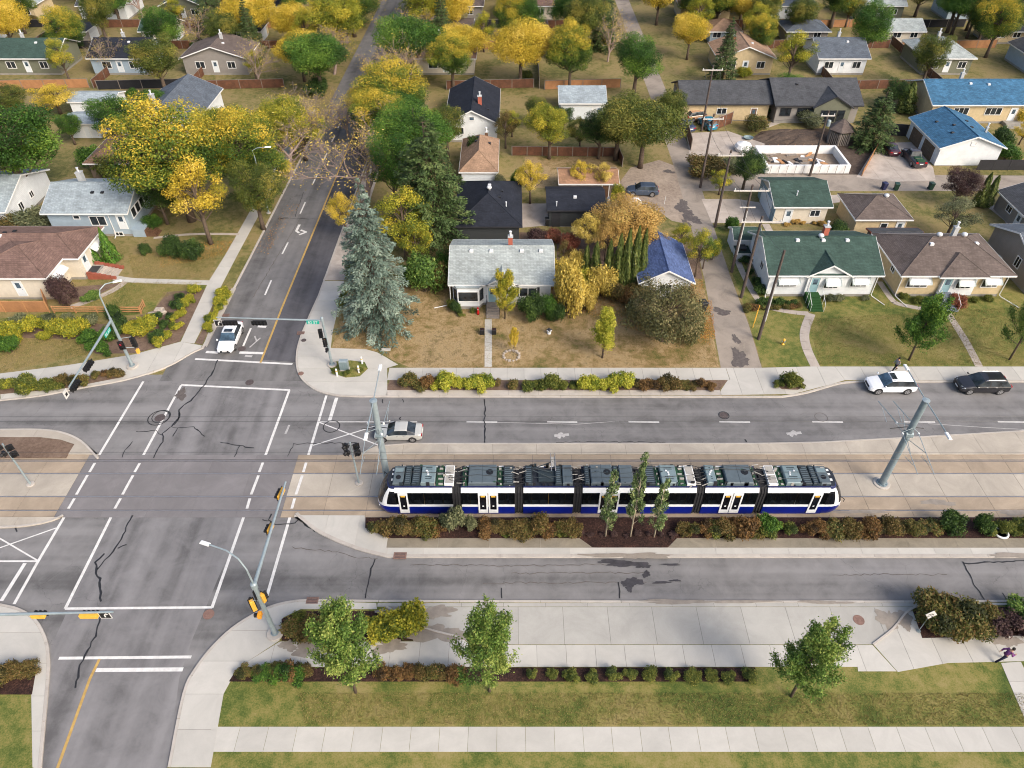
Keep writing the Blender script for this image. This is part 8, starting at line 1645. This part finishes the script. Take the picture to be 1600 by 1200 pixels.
row(spread(1168, 1248, 482, 8), 'leaf_rust', 'low garden plants', 'left of the green carpeted steps', .6, .8); row(spread(1192, 1240, 478, 5), 'leaf_deep', 'leafy garden plants', 'against the green-roof house wall', .75); row([(1297, 472), (1312, 471), (1350, 470)], 'leaf_greygreen', 'grey plants', 'right of the green carpeted steps', .7, .9); row([(1410, 468), (1432, 470), (1446, 474), (1500, 472), (1520, 470), (1540, 468)], 'leaf_olive', 'garden plants', 'below the tan house windows', .7, .9); row([(1494, 474)], 'leaf_red', 'reddish plant', 'beside the grey front steps', .8); row([(1230, 352), (1244, 351), (1256, 351), (1270, 352), (1284, 352)], 'leaf_orange', 'orange flowering plants', 'along the green-roof garage', .55, .8); row([(722, 492), (738, 488), (708, 482)], 'leaf_olive', 'weedy plants', 'under the bay window', .6); row([(138, 470), (146, 466)], 'leaf_fresh', 'bright green plants', 'in the bed before the cream house', .6); row([(1165, 412), (1172, 428), (1180, 445), (1186, 458)], 'leaf_deep', 'green plants', 'along the west wall of the green-roof house', .7); row([(525, 584), (545, 586), (566, 580)], 'leaf_olive', 'tufted plants', 'on the utility cabinet island', .35, z=.13)
# ------------------------------------------------------------------ trees beyond the photographed lots
rd = random.Random(33)
spots = [(x + rd.uniform(-4, 4), y + rd.uniform(-4, 4)) for y in (135, 152, 160, 170, 188, 200, 216, 234) for x in (-128, -104, -84, -66, -48, -39, -11, -2, 12, 22, 38, 52, 72, 94, 116)]
KN = (('broad_a', 'leaf_green', 'green'), ('broad_c', 'leaf_yellow', 'yellow'), ('broad_b', 'leaf_olive', 'olive'), ('spruce_b', 'needle_green', 'dark spruce'), ('broad_grad', 'leaf_greengold', 'gold-topped'), ('bare_a', 'leaf_gold', 'nearly bare'), ('broad_loose', 'leaf_yellowgreen', 'yellow-green'))
for k, (x, y) in enumerate(spots):
    if 22 < x < 34: x += 10
    pr, lm, w_ = KN[(k * 3 + k // 7) % 7]; s = rd.uniform(.85, 1.3)
    if -32 < x < -16: x = -38 if x < -24 else -11
    plant('far_tree', pr, '%s tree, %s from the left in far tree row %s' % (w_, ORD[k % 15], ('one', 'two', 'three', 'four', 'five', 'six', 'seven', 'eight')[k // 15]), 'tree', (x, y, .1), lm, s * rd.uniform(.85, 1.15), s, group='trees beyond the photographed lots')
for k, (u, v, vt, hw, pr, lm, nh, nr, lab) in enumerate(((95, 178, 128, 40, 'broad_loose', 'leaf_yellow', 8, 3.0, 'yellow tree beyond the top left sheds'), (22, 190, 132, 36, 'broad_b', 'leaf_olive', 10, 4.2, 'olive tree at the top left edge'), (250, 200, 140, 30, 'broad_a', 'leaf_green', 10, 4.4, 'green tree behind the white gabled house'), (545, 215, 128, 40, 'bare_a', 'leaf_gold', 11, 4, 'faint bare tree high up the avenue'), (585, 205, 122, 46, 'broad_loose', 'leaf_yellow', 8, 3, 'yellow tree high up right of the avenue'), (628, 222, 130, 46, 'broad_c', 'leaf_green', 10, 4.6, 'dense green tree high up beside the slate-roofed house'), (700, 246, 162, 32, 'broad_b', 'leaf_olive', 10, 4.2, 'olive tree against the slate-roofed white house'), (790, 232, 168, 22, 'broad_loose', 'leaf_rust', 8, 3, 'brownish tree right of the slate-roofed house'), (806, 300, 262, 10, 'bush_a', 'leaf_green', 2.4, 1.6, 'green bush right of the tan-roofed garage'), (780, 300, 268, 10, 'bush_b', 'leaf_greygreen', 2.4, 1.6, 'grey bush beside the tan-roofed garage'), (905, 238, 178, 24, 'broad_loose', 'leaf_olive', 8, 3, 'olive tree behind the bright yellow tree'), (1045, 214, 138, 30, 'broad_b', 'leaf_olive', 10, 4.2, 'olive tree behind the alley fence'), (1232, 160, 118, 34, 'broad_a', 'leaf_green', 10, 4.4, 'green tree between the two far grey houses'), (1412, 176, 128, 14, 'column_a', 'needle_cedar', 5, .7, 'slim cedar beside the tan house'), (1392, 170, 122, 24, 'broad_b', 'leaf_deep', 10, 4.2, 'dark tree behind the green spruce'), (1560, 232, 196, 18, 'bush_a', 'leaf_deep', 2.4, 1.6, 'dark bush on the lawn right of the blue roof garage'), (150, 262, 222, 20, 'bush_b', 'leaf_green', 2.4, 1.6, 'green bush at the corner of the brown hipped house'), (232, 262, 216, 26, 'broad_a', 'leaf_deep', 10, 4.4, 'dark green tree below the golden crown'), (262, 350, 268, 34, 'broad_b', 'leaf_deep', 10, 4.2, 'dark green tree shading the pale blue house'), (440, 300, 230, 28, 'broad_loose', 'leaf_yellowgreen', 8, 3, 'yellow-green tree at the avenue kerb'))):
    T('garden_bush' if pr.startswith('bush') else 'leafy_tree', pr, lab, u, v, vt, hw, lm, nh, nr, 'large street and garden trees', 'bush' if pr.startswith('bush') else 'tree')
rd = random.Random(55)
AV = (('bare_a', 'leaf_gold', 'nearly bare', 4.0), ('broad_b', 'leaf_yellowgreen', 'yellow-green', 4.2), ('broad_c', 'leaf_green', 'green', 4.6), ('broad_grad', 'leaf_greengold', 'gold-topped', 4.6), ('bare_b', 'leaf_yellow', 'thinning yellow', 4.0))
for side, x0, nm in ((0, -36.6, 'left'), (1, -18.6, 'right')):
    for k in range(11):
        y = 118 + k * 11.5 + rd.uniform(-2, 2); pr, lm, w_, nr = AV[(k * 2 + side * 3) % 5]
        if side == 0 and k == 0: continue
        plant('avenue_tree', pr, '%s boulevard tree, %s up the %s side of the far avenue' % (w_, ORD[k], nm), 'tree', (x0 + .013 * (y - 60) + (1.5 if side == 0 else -1.2), y, .1), lm, rd.uniform(1.35, 1.7), rd.uniform(1.05, 1.3), group='boulevard trees up the avenue')
for k in range(96):
    x, y = rd.uniform(-125, 112), rd.uniform(132, 246)
    if -42 < x < -10 or 22 < x < 34: continue
    pr, lm, w_ = KN[rd.randrange(7)]; s = rd.uniform(.7, 1.25)
    plant('far_tree', pr, '%s yard tree, %s in far yard group %s' % (w_, ORD[k % 24], ('one', 'two', 'three', 'four')[k // 24]), 'tree', (x, y, .1), lm, s * rd.uniform(.9, 1.25), s, group='trees in the far yards')
for k, (u, v, vt, hw, pr, lm, nh, nr, lab) in enumerate(((458, 240, 150, 50, 'broad_b', 'leaf_yellowgreen', 10, 4.2, 'yellow-green tree arching in from the left over the far avenue'), (600, 234, 140, 58, 'broad_grad', 'leaf_greengold', 10, 4.6, 'gold-topped tree arching in from the right over the far avenue'), (474, 208, 124, 50, 'bare_a', 'leaf_gold', 11, 4.0, 'bare grey tree behind the arching yellow-green one'), (1006, 500, 462, 30, 'bush_b', 'leaf_apple', 2.4, 1.6, 'brownish undergrowth left of the apple tree'), (1076, 528, 490, 26, 'bush_a', 'leaf_apple', 2.4, 1.6, 'brownish undergrowth right of the apple tree'), (62, 232, 172, 26, 'broad_a', 'leaf_olive', 10, 4.4, 'olive tree behind the big green tree at left'), (118, 226, 176, 22, 'broad_b', 'leaf_green', 10, 4.2, 'green tree left of the brown hipped house'), (245, 240, 176, 34, 'broad_c', 'leaf_yellowgreen', 10, 4.6, 'yellow-green tree behind the largest golden tree'), (350, 240, 160, 40, 'broad_c', 'leaf_yellowgreen', 10, 4.6, 'yellow-green tree filling behind the golden crowns'), (740, 262, 208, 12, 'bush_a', 'leaf_deep', 2.4, 1.6, 'dark bush beside the slate-roofed house'), (800, 214, 168, 18, 'broad_loose', 'leaf_yellowgreen', 8, 3, 'loose tree right of the slate-roofed house'), (840, 200, 152, 24, 'broad_a', 'leaf_olive', 10, 4.4, 'olive tree behind the bright yellow tree, left'), (880, 206, 164, 20, 'broad_b', 'leaf_deep', 10, 4.2, 'dark tree left of the hidden white garage'), (1180, 205, 176, 18, 'bush_b', 'leaf_rust_green', 2.4, 1.6, 'brush beside the dug plot'), (1262, 196, 172, 22, 'bush_a', 'leaf_greygreen', 2.4, 1.6, 'grey-green bush before the dark trimmed house'), (1592, 226, 190, 18, 'broad_loose', 'leaf_yellow', 8, 3, 'yellow tree at the right edge beyond the blue garage'), (1300, 170, 128, 26, 'broad_b', 'leaf_deep', 10, 4.2, 'dark tree behind the brown gazebo'))):
    T('garden_bush' if pr.startswith('bush') else 'leafy_tree', pr, lab, u, v, vt, hw, lm, nh, nr, 'filling trees and bushes', 'bush' if pr.startswith('bush') else 'tree')
rd = random.Random(44)
for k in range(70):
    x, y = rd.uniform(-120, 110), rd.choice((132, 139, 150, 156, 168, 173, 186, 198)) + rd.uniform(-2, 2)
    if -34 < x < -14 or 23 < x < 33: continue
    lm, w_ = rd.choice((('leaf_deep', 'dark green'), ('leaf_olive', 'olive'), ('leaf_yellowgreen', 'yellow-green'), ('leaf_rust', 'brown'), ('leaf_green', 'green'))); s = rd.uniform(.7, 1.5)
    plant('far_bush', rd.choice(('bush_a', 'bush_b')), '%s bush in the far back yards, %s in far bush line %s' % (w_, ORD[k % 24], ('one', 'two', 'three')[k // 24]), 'bush', (x, y, .1), lm, s, s, group='bushes in the far yards', trunkname='stems', crownname='foliage')
# ------------------------------------------------------------------ grass tufts and fallen leaves
def scatter(name, areas, n, size, lm, label, up=True, z=.105):
    r2 = np.random.default_rng(77); pts = []
    for poly, share in areas:
        q = np.array([tuple(p) for p in poly]); lo, hi = q.min(0), q.max(0); k = int(n * share); c = r2.uniform(lo, hi, (k * 2, 2))
        x, y = c[:, 0], c[:, 1]; ins = np.zeros(len(c), bool); j = len(q) - 1
        for i in range(len(q)):
            cond = ((q[i, 1] > y) != (q[j, 1] > y)) & (x < (q[j, 0] - q[i, 0]) * (y - q[i, 1]) / (q[j, 1] - q[i, 1] + 1e-9) + q[i, 0]); ins ^= cond; j = i
        pts.append(c[ins][:k])
    c = np.concatenate(pts); c = np.column_stack([c, np.full(len(c), z + (size * .5 if up else 0))])
    nn = r2.normal(size=(len(c), 3)); 
    if up: nn[:, 2] *= .2; ax = np.tile([0, 0, 1.0], (len(c), 1))
    else: nn = nn * .3 + np.array([0, 0, 1.0]); ax = None
    me = leaf_mesh(name, c, nn, size, .5 + r2.normal(size=len(c)) * .25, .3 if up else .6, ax); me.materials.append(MATS[lm]); o = stuff(link(name, me)); o['label'] = label; o['category'] = 'grass' if up else 'leaves'; return o
yA = G([(519, 543), (537, 468), (560, 455), (700, 452), (880, 452), (1010, 440), (1098, 440), (1120, 574), (660, 575), (640, 573), (612, 561), (594, 549)]); yB = G([(1280, 572), (1262, 500), (1600, 480), (1600, 572)]); yC = G([(0, 530), (120, 534), (150, 553), (0, 583)]); yD = G([(190, 442), (318, 442), (250, 470), (120, 490), (180, 452)]); yE = G([(200, 400), (345, 388), (328, 436), (210, 436)]); yF = [(-14, 20.4), (48, 20.4), (48, 22.6), (-15, 22.6)]
scatter('grass', [(yA, .34), (yB, .2), (yC, .06), (yD, .06), (yE, .1), (yF, .24)], 110000, .06, 'grass_blade', 'short dry lawn grass over the yards')
leaf('litter', [S(150, 92, 48, .8), S(196, 140, 70, .8), S(216, 176, 90, .8)], .2)
lit = [(G([(880, 480), (960, 440), (1010, 432), (1098, 440), (1110, 540), (1000, 520)]), .5), (G([(250, 385), (370, 375), (350, 400), (250, 420)]), .2), (G([(395, 395), (450, 320), (470, 320), (420, 400)]), .03), (G([(1080, 470), (1112, 470), (1118, 530), (1085, 530)]), .2)]
scatter('fallen_leaves', lit, 9000, .07, 'litter', 'fallen autumn leaves scattered under the trees', False, .112)
